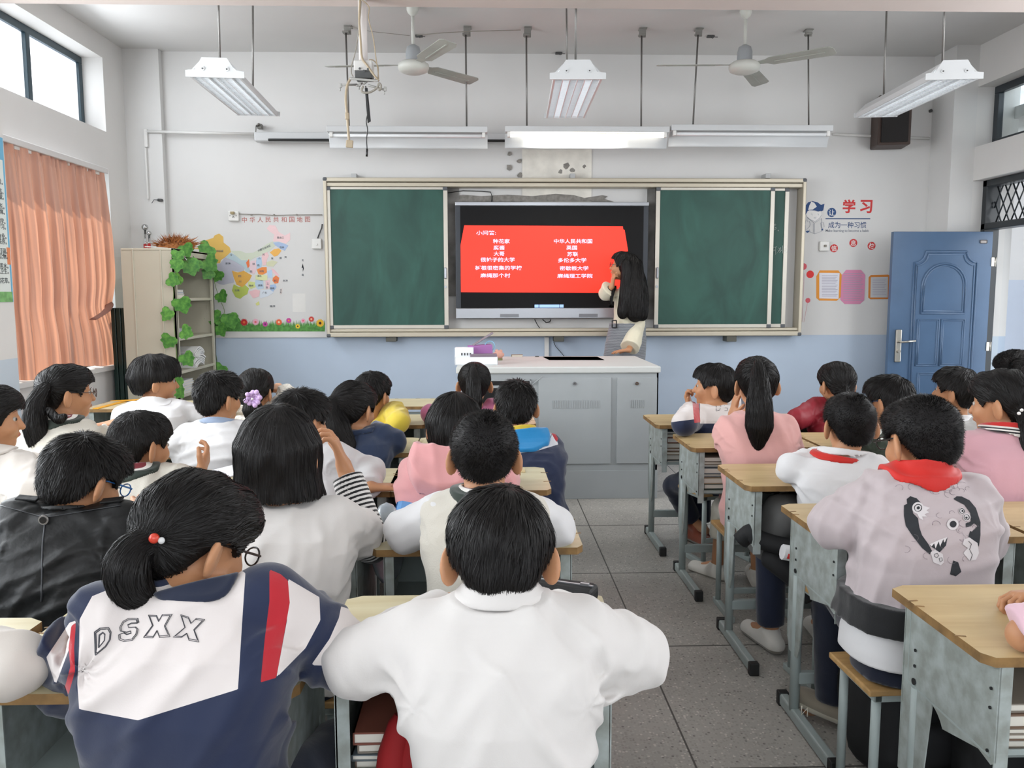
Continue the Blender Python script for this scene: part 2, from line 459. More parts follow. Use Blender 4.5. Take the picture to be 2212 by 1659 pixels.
# door frame + transom with lattice grille
M_dframe = mat('charcoal_door_frame', '#252a2e', .35)
df = MB()
zd = at(2148, 497, y=PIL_Y - .03).z
xd = XR - .02
for (y_a, y_b) in ((PIL_Y - .06, PIL_Y), (YD0, YD0 + .06)):
    df.b2((xd - .06, y_a, 0), (xd + .07, y_b, zr_l), .005)
df.b2((xd - .06, YD0, zd), (xd + .07, PIL_Y, zd + .055), .005)
df.b2((xd - .06, YD0, zr_l - .055), (xd + .07, PIL_Y, zr_l), .005)
door = bpy.data.objects.new('door_1', None); COL.objects.link(door); door.location = (xd, PIL_Y - .06, 0); tag(door, kind='structure')
o = df.build('door_frame', M_dframe); o.parent = door; o.location = -door.location
lt = MB()
zg0, zg1 = zd + .06, zr_l - .06; yg0, yg1 = YD0 + .07, PIL_Y - .07
n = 8; pitch = (yg1 - yg0) / n; hh = zg1 - zg0
for k in range(-4, n + 4):
    for sgn in (1, -1):
        ya = yg0 + k * pitch + (0 if sgn > 0 else hh * .6); yb2 = ya + sgn * hh * .6
        za, zb_ = zg0, zg1
        def clip(ya, za, yb, zb):
            t0, t1 = 0.0, 1.0; dy = yb - ya
            for lim, s in ((yg0, 1), (yg1, -1)):
                fa, fb = s * (ya - lim), s * (yb - lim)
                if fa < 0 and fb < 0: return None
                if fa < 0: t0 = max(t0, fa / (fa - fb))
                elif fb < 0: t1 = min(t1, fa / (fa - fb))
            return None if t0 >= t1 else ((ya + dy * t0, za + (zb - za) * t0), (ya + dy * t1, za + (zb - za) * t1))
        c = clip(ya, za, yb2, zb_)
        if c and abs(c[0][0] - c[1][0]) > .01:
            lt.cyl((xd + .01, *c[0]), (xd + .01, *c[1]), .006, seg=6)
o = lt.build('lattice_grille', M_dframe); o.parent = door; o.location = -door.location
# door leaf, open against the front pilaster
leaf_x0 = at(1918, 600, y=PIL_Y - .08).x; LW = (xd - .03) - leaf_x0; LH = zd - .02
M_door = mat('blue_door_paint', '#4c6685', .32, spec=.5, bump=.1, bscale=40, var=.1, vscale=3)
leaf = MB()
leaf.b2((-LW, -.045, .01), (0, 0, LH), .003)
def molding(mb, path, w=.012, h=.009, close=True):
    pts = [Vector((p[0], -.045, p[1])) for p in path]
    if close: pts = pts + [pts[0], pts[1]]
    mb.tube(pts, w, 6, 0, ry=h)
def dpx(px, py):
    p = at(px, py, y=PIL_Y - .13); return (p.x - (xd - .02), p.z)
def arc(c, r, a0, a1, n=8): return [(c[0] + r * math.cos(a0 + (a1 - a0) * i / n), c[1] + r * math.sin(a0 + (a1 - a0) * i / n)) for i in range(n + 1)]
xl_, xr_ = dpx(1969, 700)[0], dpx(2104, 700)[0]; zt_ = dpx(2040, 543)[1]; cr = .095
for off, w in ((0, .011), (.022, .007)):
    X0, X1, Z1, Z0 = xl_ + off, xr_ - off, zt_ - off, .25 + off
    path = [(X0, Z0), (X0, Z1 - cr)] + list(reversed(arc((X0, Z1), cr, -math.pi / 2, 0)))[::-1] + [(X1 - cr, Z1)] + arc((X1, Z1), cr, math.pi, math.pi * 1.5) + [(X1, Z0)]
    molding(leaf, path, w)
al, ar_ = dpx(1988, 700)[0], dpx(2082, 700)[0]; at_, ab_ = dpx(2030, 569)[1], dpx(2030, 677)[1]
rr_ = (ar_ - al) / 2
for off, w in ((0, .010), (.018, .006)):
    molding(leaf, [(al + off, ab_ + off), (al + off, at_ - rr_)] + list(reversed(arc(((al + ar_) / 2, at_ - rr_), rr_ - off, 0, math.pi, 12))) + [(ar_ - off, ab_ + off)], w)
for (xa, xb) in ((1983, 2024), (2035, 2079)):
    for (ya, yb_) in ((690, 790), (806, 870)):
        A, B = dpx(xa, ya), dpx(xb, yb_)
        for off, w in ((0, .008), (.014, .005)):
            molding(leaf, [(A[0] + off, B[1] + off), (A[0] + off, A[1] - off), (B[0] - off, A[1] - off), (B[0] - off, B[1] + off)], w)
ld = leaf.build('door_panel', M_door, door, (-.02, -.02, 0))
M_steel = mat('brushed_steel', '#b9b4aa', .3, .9)
hd = MB(); A = dpx(1939, 747)
hd.box((A[0], -.056, A[1]), (.052, .022, .28), bevel=.008)
hd.tube([(A[0], -.06, A[1] + .035), (A[0], -.10, A[1] + .035), (A[0] + .03, -.108, A[1] + .037), (A[0] + .125, -.108, A[1] + .045)], .009, 8)
hd.cyl((A[0], -.06, A[1] - .045), (A[0], -.085, A[1] - .045), .014)
hd.build('door_handle', M_steel, ld)
hg = MB()
for py in (566, 748):
    q = at(2153, py, y=PIL_Y - .1)
    hg.box((.012, -.048, q.z), (.035, .006, .075), bevel=.002).cyl((.03, -.05, q.z - .04), (.03, -.05, q.z + .04), .008, seg=8)
hg.build('hinge', M_steel, ld)
q = dpx(2125, 522)
MB().box((q[0], -.048, q[1]), (.062, .006, .03), bevel=.008).build('door_plate', mat('bronze_plate', '#8d8784', .4, .6), ld)

# corridor outside the door
M_cor = wall_mat('corridor_paint', '#e9e9ea', '#d5dff0', 1.55)
cor = MB().b2((6.9, -1.0, 0), (7.1, 8.5, 2.9)).b2((4.5, 8.3, 0), (7.1, 8.5, 2.9))
tag(cor.build('wall_corridor', M_cor), kind='structure')
tag(MB().b2((4.52, -1, 2.9), (6.0, 8.5, 3.0)).build('ceiling_corridor', M_ceil), kind='structure')
# building seen through the upper right window
fb = MB().b2((12, 2, 0), (12.5, 22, 9))
for k in range(7): fb.b2((11.6, 2, 3.2 + k * .9), (12, 22, 3.35 + k * .9))
tag(fb.build('street_building', mat('far_facade', '#cfd3da', .8), None), 'pale concrete building seen through the upper right window', 'building')
# ================================================================= things on the front wall
M_alu = mat('champagne_aluminium', '#bdb5a3', .4, .35, bump=.05)
M_alu2 = mat('pale_aluminium', '#c4bfb4', .4, .3)
M_dark = mat('dark_plastic', '#4b4c4c', .5)
M_black = mat('black_plastic', '#101112', .35)
M_silver = mat('silver_bezel', '#a3a6ab', .3, .7)
M_wplastic = mat('white_plastic', '#e3e2de', .4)
M_metalw = mat('white_enamel', '#cdcfd0', .4)
def board_green():
    m = bpy.data.materials.new('chalkboard_green'); m.use_nodes = True
    nt = m.node_tree; b = nt.nodes['Principled BSDF']; N = nt.nodes.new; L = nt.links.new
    tc = N('ShaderNodeTexCoord'); mp = N('ShaderNodeMapping'); mp.inputs['Scale'].default_value = (2.2, 1, .9); mp.inputs['Rotation'].default_value = (0, .5, 0)
    L(tc.outputs['Object'], mp.inputs[0])
    n = N('ShaderNodeTexNoise'); n.inputs['Scale'].default_value = 1.6; n.inputs['Detail'].default_value = 6; n.inputs['Distortion'].default_value = 1.5; L(mp.outputs[0], n.inputs[0])
    r = N('ShaderNodeValToRGB'); r.color_ramp.elements[0].position = .35; r.color_ramp.elements[1].position = .8
    r.color_ramp.elements[0].color = (*lin('#19433a'), 1); r.color_ramp.elements[1].color = (*lin('#2c5c50'), 1)
    L(n.outputs[0], r.inputs[0]); L(r.outputs[0], b.inputs['Base Color']); b.inputs['Roughness'].default_value = .55
    return m
M_green = board_green()
BY = WY - .15            # front of the board frame
BT = thing('chalkboard', 'wide green sliding chalkboard in a champagne aluminium frame on the front wall', 'chalkboard', (0, WY, 0))
def P(px, py, y=BY): return at(px, py, y=y)
tl, br = P(697, 383), P(1724, 725)
bl = P(706, 722); X0, X1, Z0, Z1 = tl.x, br.x + .03, br.z, tl.z
f = MB()
def fb_(mb, x0, x1, z0, z1, y0=BY, y1=WY, bev=.006, mi=0): return mb.b2((x0, y0 - WY, z0), (x1, y1 - WY, z1), bev, mi)
fb_(f, X0 + .02, X1 - .02, Z1 - .035, Z1); fb_(f, X0 + .02, X1 - .02, Z1 - .075, Z1 - .038, BY + .02)
fb_(f, X0 + .02, X1 - .02, Z0, Z0 + .04); fb_(f, X0 + .02, X1 - .02, Z0 + .043, Z0 + .07, BY + .02)
fb_(f, X0, X0 + .03, Z0 + .02, Z1 - .02); fb_(f, X1 - .03, X1, Z0 + .02, Z1 - .02)
f.build('frame', M_alu, BT)
c = MB()
for x_ in (X0, X1 - .035):
    for z_ in (Z0 - .003, Z1 - .032): c.b2((x_ - .003, BY - WY - .004, z_), (x_ + .038, BY - WY + .05, z_ + .035), .012)
c.build('corner_cap', mat('grey_corner', '#55585c', .5), BT)
def panel(x0, x1, y, name, right=False, handle=None):
    zz0, zz1 = Z0 + .072, Z1 - .078
    g = MB().b2((x0, y - WY, zz0), (x1, y - WY + .018, zz1))
    p = g.build(name, M_green, BT)
    e = MB()
    fb_(e, x0, x1, zz1 - .022, zz1, y - .008, y + .02, .002); fb_(e, x0, x1, zz0, zz0 + .032, y - .008, y + .02, .002)
    fb_(e, x0, x0 + .036, zz0, zz1, y - .01, y + .02, .002); fb_(e, x1 - .036, x1, zz0, zz1, y - .01, y + .02, .002)
    e.build('panel_edging', M_alu2, p)
    k = MB()
    for x_ in (x0, x1 - .04):
        for z_ in (zz0 - .002, zz1 - .03): k.b2((x_, y - .013 - WY, z_), (x_ + .04, y - WY, z_ + .032), .004)
    k.build('panel_corner', bpy.data.materials['grey_corner'], p)
    if handle is not None:
        h = MB(); zc = P(960, 590).z
        h.b2((handle - .011, y - WY - .03, zc - .05), (handle + .011, y - WY - .012, zc + .05), .008)
        h.cyl((handle, y - WY - .012, zc - .12), (handle, y - WY - .02, zc - .12), .011)
        h.build('panel_handle', M_silver, p)
    return p
panel(P(705, 500).x, P(967, 500).x, BY + .025, 'sliding_panel', handle=P(962, 590).x)
panel(P(1417, 500).x, P(1673, 500).x, BY + .025, 'sliding_panel', handle=P(1420, 590).x)
panel(P(1462, 500).x, P(1707, 500).x, BY + .06, 'rear_panel')
fb = MB()
for px in (844, 1208, 1582):
    q = P(px, 733); fb.b2((q.x - .045, BY - WY + .02, q.z - .022), (q.x + .045, 0, q.z + .03), .004)
fb.build('support_bracket', mat('olive_bracket', '#56564e', .5), BT)
fb = MB()
for px in (763, 1238, 1662):
    q = P(px, 379); fb.b2((q.x - .022, BY - WY + .03, q.z - .02), (q.x + .022, 0, q.z + .022), .003)
fb.build('support_bracket', mat('grey_bracket', '#b5b6b6', .5), BT)
# chalk writing on the rear panel
M_chalk = mat('chalk_white', '#dfe6e0', .9)
def stroke(pts, y, w=.0025, mb=None, org=(0, 0, 0)):
    mb = mb or MB()
    mb.tube([Vector(P(a, b, y)) - Vector(org) for a, b in pts], w, 5, ry=w * .4); return mb
ch = MB(); S = lambda x, y: (1650 + x * .1205, 440 + y * .1205)
for pl in ([(170, 385), (205, 362)], [(175, 410), (218, 372)], [(215, 425), (218, 455), (178, 472)], [(178, 440), (222, 425)], [(255, 470), (270, 478), (262, 492), (250, 484), (255, 470)], [(400, 606), (425, 594)],
           [(172, 783), (232, 772)], [(180, 815), (196, 838), (178, 850), (170, 828)], [(210, 780), (214, 900), (196, 918)], [(252, 790), (268, 805)], [(248, 825), (262, 838)], [(246, 878), (272, 838)], [(300, 785), (275, 830)], [(280, 800), (312, 795)], [(275, 850), (312, 812)], [(282, 880), (316, 832)],
           [(338, 750), (332, 892)], [(355, 790), (420, 772)], [(375, 765), (372, 830)], [(400, 760), (398, 820)], [(360, 830), (405, 822)], [(365, 838), (362, 878), (400, 872), (402, 830)], [(362, 856), (400, 850)], [(425, 800), (405, 885)]):
    stroke([S(*q) for q in pl], BY + .052, .003, ch, (0, WY, 0))
ch.build('chalk_writing', M_chalk, BT)
# rough plaster patch of wall seen behind the boards
M_rough = mat('grey_backing', '#9d9b97', .8, var=.35, vscale=5, var2='#6d6b68', bump=.3)
bk = MB(); a, b_ = P(967, 402, WY - .01), P(1418, 690, WY - .01)
bk.b2((a.x - .5, WY - .015, P(1000, 640).z), (a.x + .02 + .08, WY, a.z)); bk.b2((b_.x - .1, WY - .015, b_.z), (b_.x + .4, WY, a.z))
pts = [(965, 436), (965, 428), (1000, 421), (1040, 424), (1095, 421), (1150, 424), (1200, 419), (1240, 422), (1262, 428), (1300, 422), (1312, 424), (1305, 430), (1325, 436)]
poly = [(P(x, y, WY).x, P(x, y, WY).z) for x, y in pts]
tag(bk.build('trim_3', M_rough), kind='structure')
pp = MB().prism([(p[0], p[1]) for p in reversed(poly)], .004, Matrix.Translation((0, WY, 0)))
pp.b2((P(1128, 318, WY).x, WY - .012, P(0, 420, WY).z - .1), (P(1278, 318, WY).x, WY, P(0, 318, WY).z))
tag(pp.build('trim_4', [mat('bare_plaster', '#e8e4da', .8, var=.12, vscale=8)]), kind='structure')
pt = MB().prism([(p[0], p[1]) for p in reversed(poly)], .014, Matrix.Translation((0, WY, 0)))
rnd = random.Random(3)
for (x, y, r) in ((1101, 332, 5), (1100, 361, 6), (1122, 348, 5), (1123, 379, 5), (1210, 372, 5), (1222, 358, 7), (1236, 368, 5), (1262, 360, 4)):
    q = P(x, y, WY); pl = [(q.x + r * .0042 * (.6 + .7 * rnd.random()) * math.cos(k), q.z + r * .0042 * (.6 + .7 * rnd.random()) * math.sin(k)) for k in [i * .785 for i in range(8)]]
    pt.prism(pl, .013, Matrix.Translation((0, WY, 0)))
tag(pt.build('trim_5', mat('exposed_cement', '#8e8a84', .9, var=.25, vscale=30)), kind='structure')
kc = MB(); kc.tube([P(x, y, WY - .02) for x, y in [(960, 418), (985, 414), (1000, 412), (1040, 413), (1060, 415), (1063, 425), (1062, 440)]], .004, 6)
tag(kc.build('power_cord', M_black), 'black cord running along bare wall above the big screen', 'cord')

# ------------------------------------------------ big screen
TY = WY - .11
tv = thing('display_screen', 'large flat interactive screen with silver frame showing a red slide', 'screen', (0, TY, 0))
def T(px, py): return at(px, py, y=TY)
a, b_ = T(983, 436), T(1398, 668)
tb = MB(); tb.b2((a.x, 0, T(0, 690).z), (b_.x, .08, a.z), .006); tb.build('case', mat('screen_case', '#2a3038', .4), tv)
MB().b2((a.x, -.012, T(0, 443).z), (b_.x, 0, a.z), .004).build('bezel', M_silver, tv); tb = MB()
tb.b2((a.x, -.02, T(0, 691).z), (b_.x, 0, T(0, 668).z), .006)
tb.build('bezel', M_silver, tv)
sg = MB()
for (p0, p1) in ((1078, 1120), (1255, 1297)): sg.b2((T(p0, 0).x, -.022, T(0, 688).z), (T(p1, 0).x, -.019, T(0, 681).z))
sg.build('speaker_grille', mat('grille_grey', '#7d8085', .6), tv)
a, b_ = T(994, 445), T(1387, 667)
MB().b2((a.x, -.006, b_.z), (b_.x, .001, a.z)).build('screen_glass', mat('screen_black', '#131314', .5, spec=.15, emit=.008), tv)
M_red = mat('slide_red', '#ff2d1b', .5, emit=.80)
rd = MB(); sp_ = [(1003, 487), (1345, 489), (1346, 496), (1349, 497), (1356, 540), (1361, 633), (996, 631), (995, 530)]
rd.prism([(T(x, y).x, T(x, y).z) for x, y in reversed(sp_)], .002, Matrix.Translation((0, -.006, 0)))
rd.build('slide', M_red, tv)
M_slide_t = mat('slide_text', '#ffc6ea', .5, emit=.85)
for txt, px, py, w in (('小问答:', 1050, 503, 42), ('种花家', 1083, 521, 36), ('腐酱', 1078, 535, 24), ('大哥', 1078, 548, 23), ('很轮子的大学', 1075, 561, 73), ('树根很密集的学校', 1077, 578.5, 100), ('麻绳那个村', 1070, 595, 64),
                      ('中华人民共和国', 1238, 521, 82), ('英国', 1235, 535, 23), ('苏联', 1237, 549, 23), ('多伦多大学', 1236, 562, 61), ('密歇根大学', 1240, 579.5, 62), ('麻绳理工学院', 1242, 596, 76)):
    wall_text('slide_text', txt, px, py, TY - .008, 9.5, M_slide_t, tv, .012, wpx=w)
ib = MB()
for (x0_, x1_) in ((1155.5, 1164.5), (1166, 1211), (1212, 1220.5)): ib.b2((T(x0_, 0).x, -.008, T(0, 667).z), (T(x1_, 0).x, -.004, T(0, 660.5).z))
ib.build('screen_toolbar', mat('toolbar_blue', '#8fb0e6', .5, emit=.7), tv)
cb = MB()
cb.tube([at(x, y, y=WY - .03) for x, y in [(1155, 690), (1160, 700), (1168, 712)]], .004, 6)
cb.tube([at(x, y, y=WY - .04) for x, y in [(1172, 690), (1180, 697), (1188, 695), (1190, 690)]], .005, 6)
tag(cb.build('cable', M_black), 'black cables hanging below the big screen', 'cable')
cb = MB(); cb.tube([at(x, y, y=WY - .02) for x, y in [(1196, 738), (1200, 748), (1215, 765), (1230, 785)]], .003, 6)
tag(cb.build('cable', M_black), 'thin black cable below the chalkboard behind the teacher desk', 'cable')
q, r_ = P(1181, 728, WY - .02), P(1181, 800, WY)
tag(MB().b2((q.x - .02, WY - .03, .1), (q.x + .02, WY, q.z), .003).build('trim_6', M_pvc), kind='structure')

# ------------------------------------------------ projection-screen housing behind the board lamps
ps = thing('screen_housing', 'long white roll-up screen housing mounted high on the front wall', 'projector screen', (0, WY - .1, 0))
a, b_ = at(549, 285, y=WY - .1), at(1200, 305, y=WY - .1)
MB().b2((a.x, -.01, b_.z - .01), (b_.x, .08, a.z), .01).build('housing', M_metalw, ps)
MB().b2((at(580, 300, y=WY - .1).x, -.025, b_.z - .012), (at(1110, 300, y=WY - .1).x, .0, b_.z + .01), .006).build('weight_bar', M_black, ps)
br_ = MB(); q = at(556, 273, y=WY - .06)
br_.cyl((q.x, .02, q.z), (q.x + .03, -.02, q.z + .01), .008).box((q.x + .02, .05, q.z), (.04, .06, .04), bevel=.004).cyl((q.x, 0, q.z), (q.x - .01, 0, q.z - .11), .004)
br_.build('hanging_bracket', mat('tarnished_steel', '#7b7a75', .4, .7), ps)

# ------------------------------------------------ board lamps
LY = WY - .75
M_rod = mat('steel_rod', '#7d7b78', .4, .6)
M_tube_on = mat('lit_tube', '#fff8ea', .5, emit=5.0)
M_tube = mat('unlit_tube', '#e9ebec', .3)
def board_lamp(x0p, x1p, yt0, yt1, lit, label, rods):
    """trough lamp: top rail, curved reflector, tube, two rods from ceiling brackets"""
    a, b_ = at(x0p, yt0, y=LY), at(x1p, yt1, y=LY)
    L_ = (b_.x - a.x); cx_ = (a.x + b_.x) / 2; zt = (a.z + b_.z) / 2
    root = thing('board_lamp', label, 'lamp', (cx_, LY, zt))
    roll = 0
    m = MB()
    m.b2((-L_ / 2, -.035, -.045), (L_ / 2, .05, 0), .004)
    m.build('lamp_rail', M_metalw, root)
    m = MB(); prof = []
    for i in range(9):
        t = i / 8; prof.append((-.06 - .05 * math.sin(t * 1.5), -.05 - .105 * t))
    for sgn in (1,):
        vs = [[m.bm.verts.new((x, -p[0] - .03, p[1])) for p in prof] for x in (-L_ / 2, L_ / 2)]
        vo = [[m.bm.verts.new((x, -p[0] - .024, p[1])) for p in prof] for x in (-L_ / 2, L_ / 2)]
        for i in range(8):
            m.bm.faces.new((vs[0][i], vs[1][i], vs[1][i + 1], vs[0][i + 1])).smooth = True
            m.bm.faces.new((vo[0][i], vo[0][i + 1], vo[1][i + 1], vo[1][i])).smooth = True
        for e in (0, 1):
            for i in range(8): m.bm.faces.new((vs[e][i], vs[e][i + 1], vo[e][i + 1], vo[e][i]))
        m.bm.faces.new((vs[0][8], vs[1][8], vo[1][8], vo[0][8])); m.bm.faces.new((vs[0][0], vs[1][0], vo[1][0], vo[0][0]))
    m.build('reflector', M_metalw, root)
    t = MB(); t.cyl((-L_ / 2 + .04, .0, -.068), (L_ / 2 - .04, .0, -.068), .014, seg=12)
    t.build('tube', M_tube_on if lit else M_tube, root)
    t = MB()
    for s in (-1, 1): t.box((s * (L_ / 2 - .03), 0, -.062), (.025, .035, .04), bevel=.003)
    t.build('lamp_holder', M_wplastic, root)
    for (pt_, pb_) in rods:
        A = at(*pt_, y=LY - .0); B = at(*pb_, y=LY - .0)
        k = (CEIL - A.z)
        rod = MB(); rod.cyl((A.x - cx_, 0, A.z - zt), (B.x - cx_, 0, 0), .007, seg=8); rod.build('suspension_rod', M_rod, root)
        bk_ = MB()
        bk_.box((A.x - cx_ + .01, .02, (CEIL + A.z) / 2 - zt), (.055, .012, CEIL - A.z + .02), rot=(.2, 0, 0), bevel=.002)
        bk_.box((A.x - cx_, .0, A.z - zt), (.05, .05, .012), bevel=.002)
        bk_.box((A.x - cx_ + .015, .04, CEIL - zt - .004), (.06, .08, .008), bevel=.002)
        bk_.build('ceiling_bracket', mat('grey_steel_bracket', '#8d8c87', .45, .3), root)
    return root
board_lamp(707, 1053, 272, 276, False, 'leftmost white board lamp above the chalkboard, unlit, behind the hanging cables', [((747, 70), (754, 272)), ((1006, 74), (1008, 274))])
l2 = board_lamp(1091, 1445, 274, 274, True, 'lit board lamp in the middle, bright on the curved reflector', [((1137, 76), (1138, 272)), ((1386, 76), (1385, 272))])
board_lamp(1449, 1797, 272, 270, False, 'rightmost white board lamp above the chalkboard, unlit', [((1508, 74), (1497, 270)), ((1746, 74), (1747, 268))])
# the lit lamp's light: a narrow strip under its rail at the tube
ls = bpy.data.lights.new('board_lamp_light', 'AREA'); ls.shape = 'RECTANGLE'; ls.size = .75; ls.size_y = .03; ls.energy = 5; ls.color = (1, .97, .90)
lo = bpy.data.objects.new('board_lamp_light', ls); COL.objects.link(lo)
lo.location = (l2.location.x - .1, LY + .0, l2.location.z - .088); lo.rotation_euler = Vector((0, .7, -1)).to_track_quat('-Z', 'Y').to_euler()

# ------------------------------------------------ classroom luminaires (louvre lamps)
M_louvre = mat('mirror_louvre', '#dfe2e4', .4, .25)
M_inner = mat('lamp_inside', '#e6e9ea', .3, .2)
def louvre_lamp(nl, nr, ny, fl, fr, fy, bow_l, bow_r, label, rods, lit=0):
    """near edge px nl..nr at row ny (depth d0); far edge fl..fr at row fy (depth d1)"""
    d0, d1 = 4.80, 6.10
    A = (at(nl, ny, y=d0) + at(nr, ny, y=d0)) / 2; B = (at(fl, fy, y=d1) + at(fr, fy, y=d1)) / 2
    root = thing('ceiling_lamp', label, 'lamp', (A + B) / 2)
    D = B - A; Ln = D.length; fw = D.normalized()
    rt = fw.cross(Vector((0, 0, 1))).normalized(); up = rt.cross(fw)
    R = Matrix((rt, fw, up)).transposed()
    root.rotation_euler = R.to_euler()
    W_ = .275; h = .09
    m = MB()
    # housing: sloped sides
    sec = [(-W_ / 2, 0), (-W_ / 2, .03), (-W_ / 2 + .06, h), (W_ / 2 - .06, h), (W_ / 2, .03), (W_ / 2, 0), (W_ / 2 - .012, 0), (W_ / 2 - .012, .03), (W_ / 2 - .065, h - .008), (-W_ / 2 + .065, h - .008), (-W_ / 2 + .012, .03), (-W_ / 2 + .012, 0)]
    va = [m.bm.verts.new((p[0], -Ln / 2, p[1])) for p in sec]; vb = [m.bm.verts.new((p[0], Ln / 2, p[1])) for p in sec]
    for i in range(12):
        m.bm.faces.new((va[i], va[(i + 1) % 12], vb[(i + 1) % 12], vb[i]))
    for v in (va, vb):
        for (i, j, k, l) in ((0, 1, 10, 11), (1, 2, 9, 10), (2, 3, 8, 9), (3, 4, 7, 8), (4, 5, 6, 7)): m.bm.faces.new((v[i], v[j], v[k], v[l]))
    m.build('housing', M_metalw, root)
    e = MB()
    ep = [(-W_ / 2 - .02, .0), (-W_ / 2 - .02, .035), (-W_ / 2 + .03, .04), (-W_ / 2 + .07, h + .015), (W_ / 2 - .07, h + .015), (W_ / 2 - .03, .04), (W_ / 2 + .02, .035), (W_ / 2 + .02, .0)]
    e.prism(list(reversed(ep)), .01, Matrix.Translation((0, -Ln / 2, 0)))
    e.build('end_plate', M_metalw, root)
    e = MB(); e.prism(list(reversed([(x * .97, z * .9) for x, z in ep])), .01, Matrix.Translation((0, Ln / 2 + .01, 0))); e.build('end_plate', M_metalw, root)
    for x_ in (-.065, .065):
        s = MB(); s.cyl((x_, -Ln / 2 - .010, .045), (x_, -Ln / 2 - .014, .045), .012).cyl((x_, -Ln / 2 - .012, .045), (x_, -Ln / 2 - .017, .045), .004, mi=1)
        s.build('screw', [M_metalw, M_dark], root)
    g = MB()
    for k in range(1, 6): x_ = -W_ / 2 + .012 + (W_ - .024) * k / 6; g.b2((x_ - .0025, -Ln / 2 + .01, .0), (x_ + .0025, Ln / 2 - .01, .022))
    nn = 30
    for k in range(1, nn): y_ = -Ln / 2 + Ln * k / nn; g.b2((-W_ / 2 + .013, y_ - .0015, .004), (W_ / 2 - .013, y_ + .0015, .02))
    g.build('louvre_grid', M_louvre, root)
    t = MB()
    for x_ in (-.065, .065): t.cyl((x_, -Ln / 2 + .03, .045), (x_, Ln / 2 - .03, .045), .014, seg=12)
    t.build('tube', mat('faint_tube', '#f2f6fa', .3, emit=3.2), root)
    Minv = root.rotation_euler.to_matrix().inverted()
    for (pt_, pb_, yy) in rods:
        top = at(*pt_, y=yy); bot = at(*pb_, y=yy)
        k = (CEIL - bot.z) / max(.01, (top.z - bot.z))
        top2 = bot + (top - bot) * k
        rr = MB(); rr.cyl(Minv @ (top2 - root.location), Minv @ (bot - Vector((0, 0, .03)) - root.location), .0065, seg=8); rr.build('suspension_rod', M_rod, root)
        if yy > 5.2:
            c_ = MB(); tp = top2 - root.location
            c_.lathe([(.001, -.055), (.02, -.05), (.045, -.02), (.05, 0)], Minv @ (tp + Vector((0, 0, .0))), 14)
            c_.box(Minv @ (tp + Vector((.03, 0, -.02))), (.12, .03, .012), bevel=.003)
            c_.build('ceiling_rose', M_wplastic, root)
    if lit:
        l_ = bpy.data.lights.new('ceiling_lamp_light', 'AREA'); l_.shape = 'RECTANGLE'; l_.size = .22; l_.size_y = 1.1; l_.energy = lit; l_.color = (.97, .99, 1)
        lo_ = bpy.data.objects.new('ceiling_lamp_light', l_); COL.objects.link(lo_); lo_.location = root.location - Vector((0, 0, .01)); lo_.rotation_euler = root.rotation_euler
    return root
louvre_lamp(418, 513, 168, 514, 600, 250, 0, 0, 'white louvre ceiling lamp hanging at the left, nearest the window', [((472, 20), (475, 137), 4.95), ((546, 52), (546, 188), 5.75)], 7)
louvre_lamp(1198, 1298, 172, 1179, 1263, 255, 0, 0, 'white louvre ceiling lamp hanging in the middle, between the two fans', [((1244, 25), (1243, 142), 4.95), ((1224, 55), (1225, 142), 5.75)], 4)
louvre_lamp(2017, 2103, 172, 1851, 1932, 253, 0, 0, 'white louvre ceiling lamp hanging at the right, near the doorway', [((2040, 26), (2036, 142), 4.95), ((1914, 58), (1909, 205), 5.75)], 9)

# ------------------------------------------------ ceiling fans
M_fan = mat('fan_enamel', '#cfd0c9', .4, bump=.05)
M_blade = mat('fan_blade', '#a9aba3', .45, var=.12, vscale=5)
def fan(px, py, y, blades, label):
    hub = at(px, py, y=y)
    root = thing('ceiling_fan', label, 'ceiling fan', (hub.x, y, hub.z))
    H = CEIL - hub.z
    m = MB(); m.lathe([(.001, -.052), (.07, -.05), (.105, -.035), (.115, -.012), (.112, .012), (.085, .03), (.05, .04), (.001, .04)], seg=28); m.build('motor_cover', M_fan, root)
    m = MB(); m.lathe([(.055, .035), (.055, .10), (.045, .135), (.02, .15), (.001, .15)], seg=20); m.build('motor_cup', mat('fan_cup', '#9fa3a6', .4), root)
    MB().cyl((0, 0, .13), (0, 0, H), .012, seg=12).build('down_rod', M_fan, root)
    m = MB(); m.lathe([(.012, H - .075), (.035, H - .055), (.045, H - .03), (.045, H)], seg=18); m.build('ceiling_canopy', M_fan, root)
    for ang, droop in blades:
        R = Matrix.Rotation(ang, 4, 'Z') @ Matrix.Rotation(droop, 4, 'Y')
        b = MB()
        pts = [(.10, -.02), (.10, .02), (.16, .03), (.20, .062), (.60, .075), (.645, .06), (.645 , -.035), (.62, -.058), (.20, -.055), (.16, -.03)]
        va = [b.bm.verts.new(R @ Matrix.Rotation(-.2, 4, 'X') @ Vector((p[0], p[1], .012))) for p in pts]
        vb = [b.bm.verts.new(R @ Matrix.Rotation(-.2, 4, 'X') @ Vector((p[0], p[1], .007))) for p in pts]
        n = len(pts); b.bm.faces.new(va); b.bm.faces.new(list(reversed(vb)))
        for i in range(n): b.bm.faces.new((va[i], vb[i], vb[(i + 1) % n], va[(i + 1) % n]))
        b.box(R @ Matrix.Rotation(-.2, 4, 'X') @ Vector((.4, .01, .005)), (.36, .012, .006), (R @ Matrix.Rotation(-.2, 4, 'X')).to_3x3(), .002)
        b.build('fan_blade', M_blade, root)
fan(893, 143, 6.3, [(math.radians(174), 0), (math.radians(-64), .0), (math.radians(46), 0)], 'pale three-blade ceiling fan at the left, beside the projector mount')
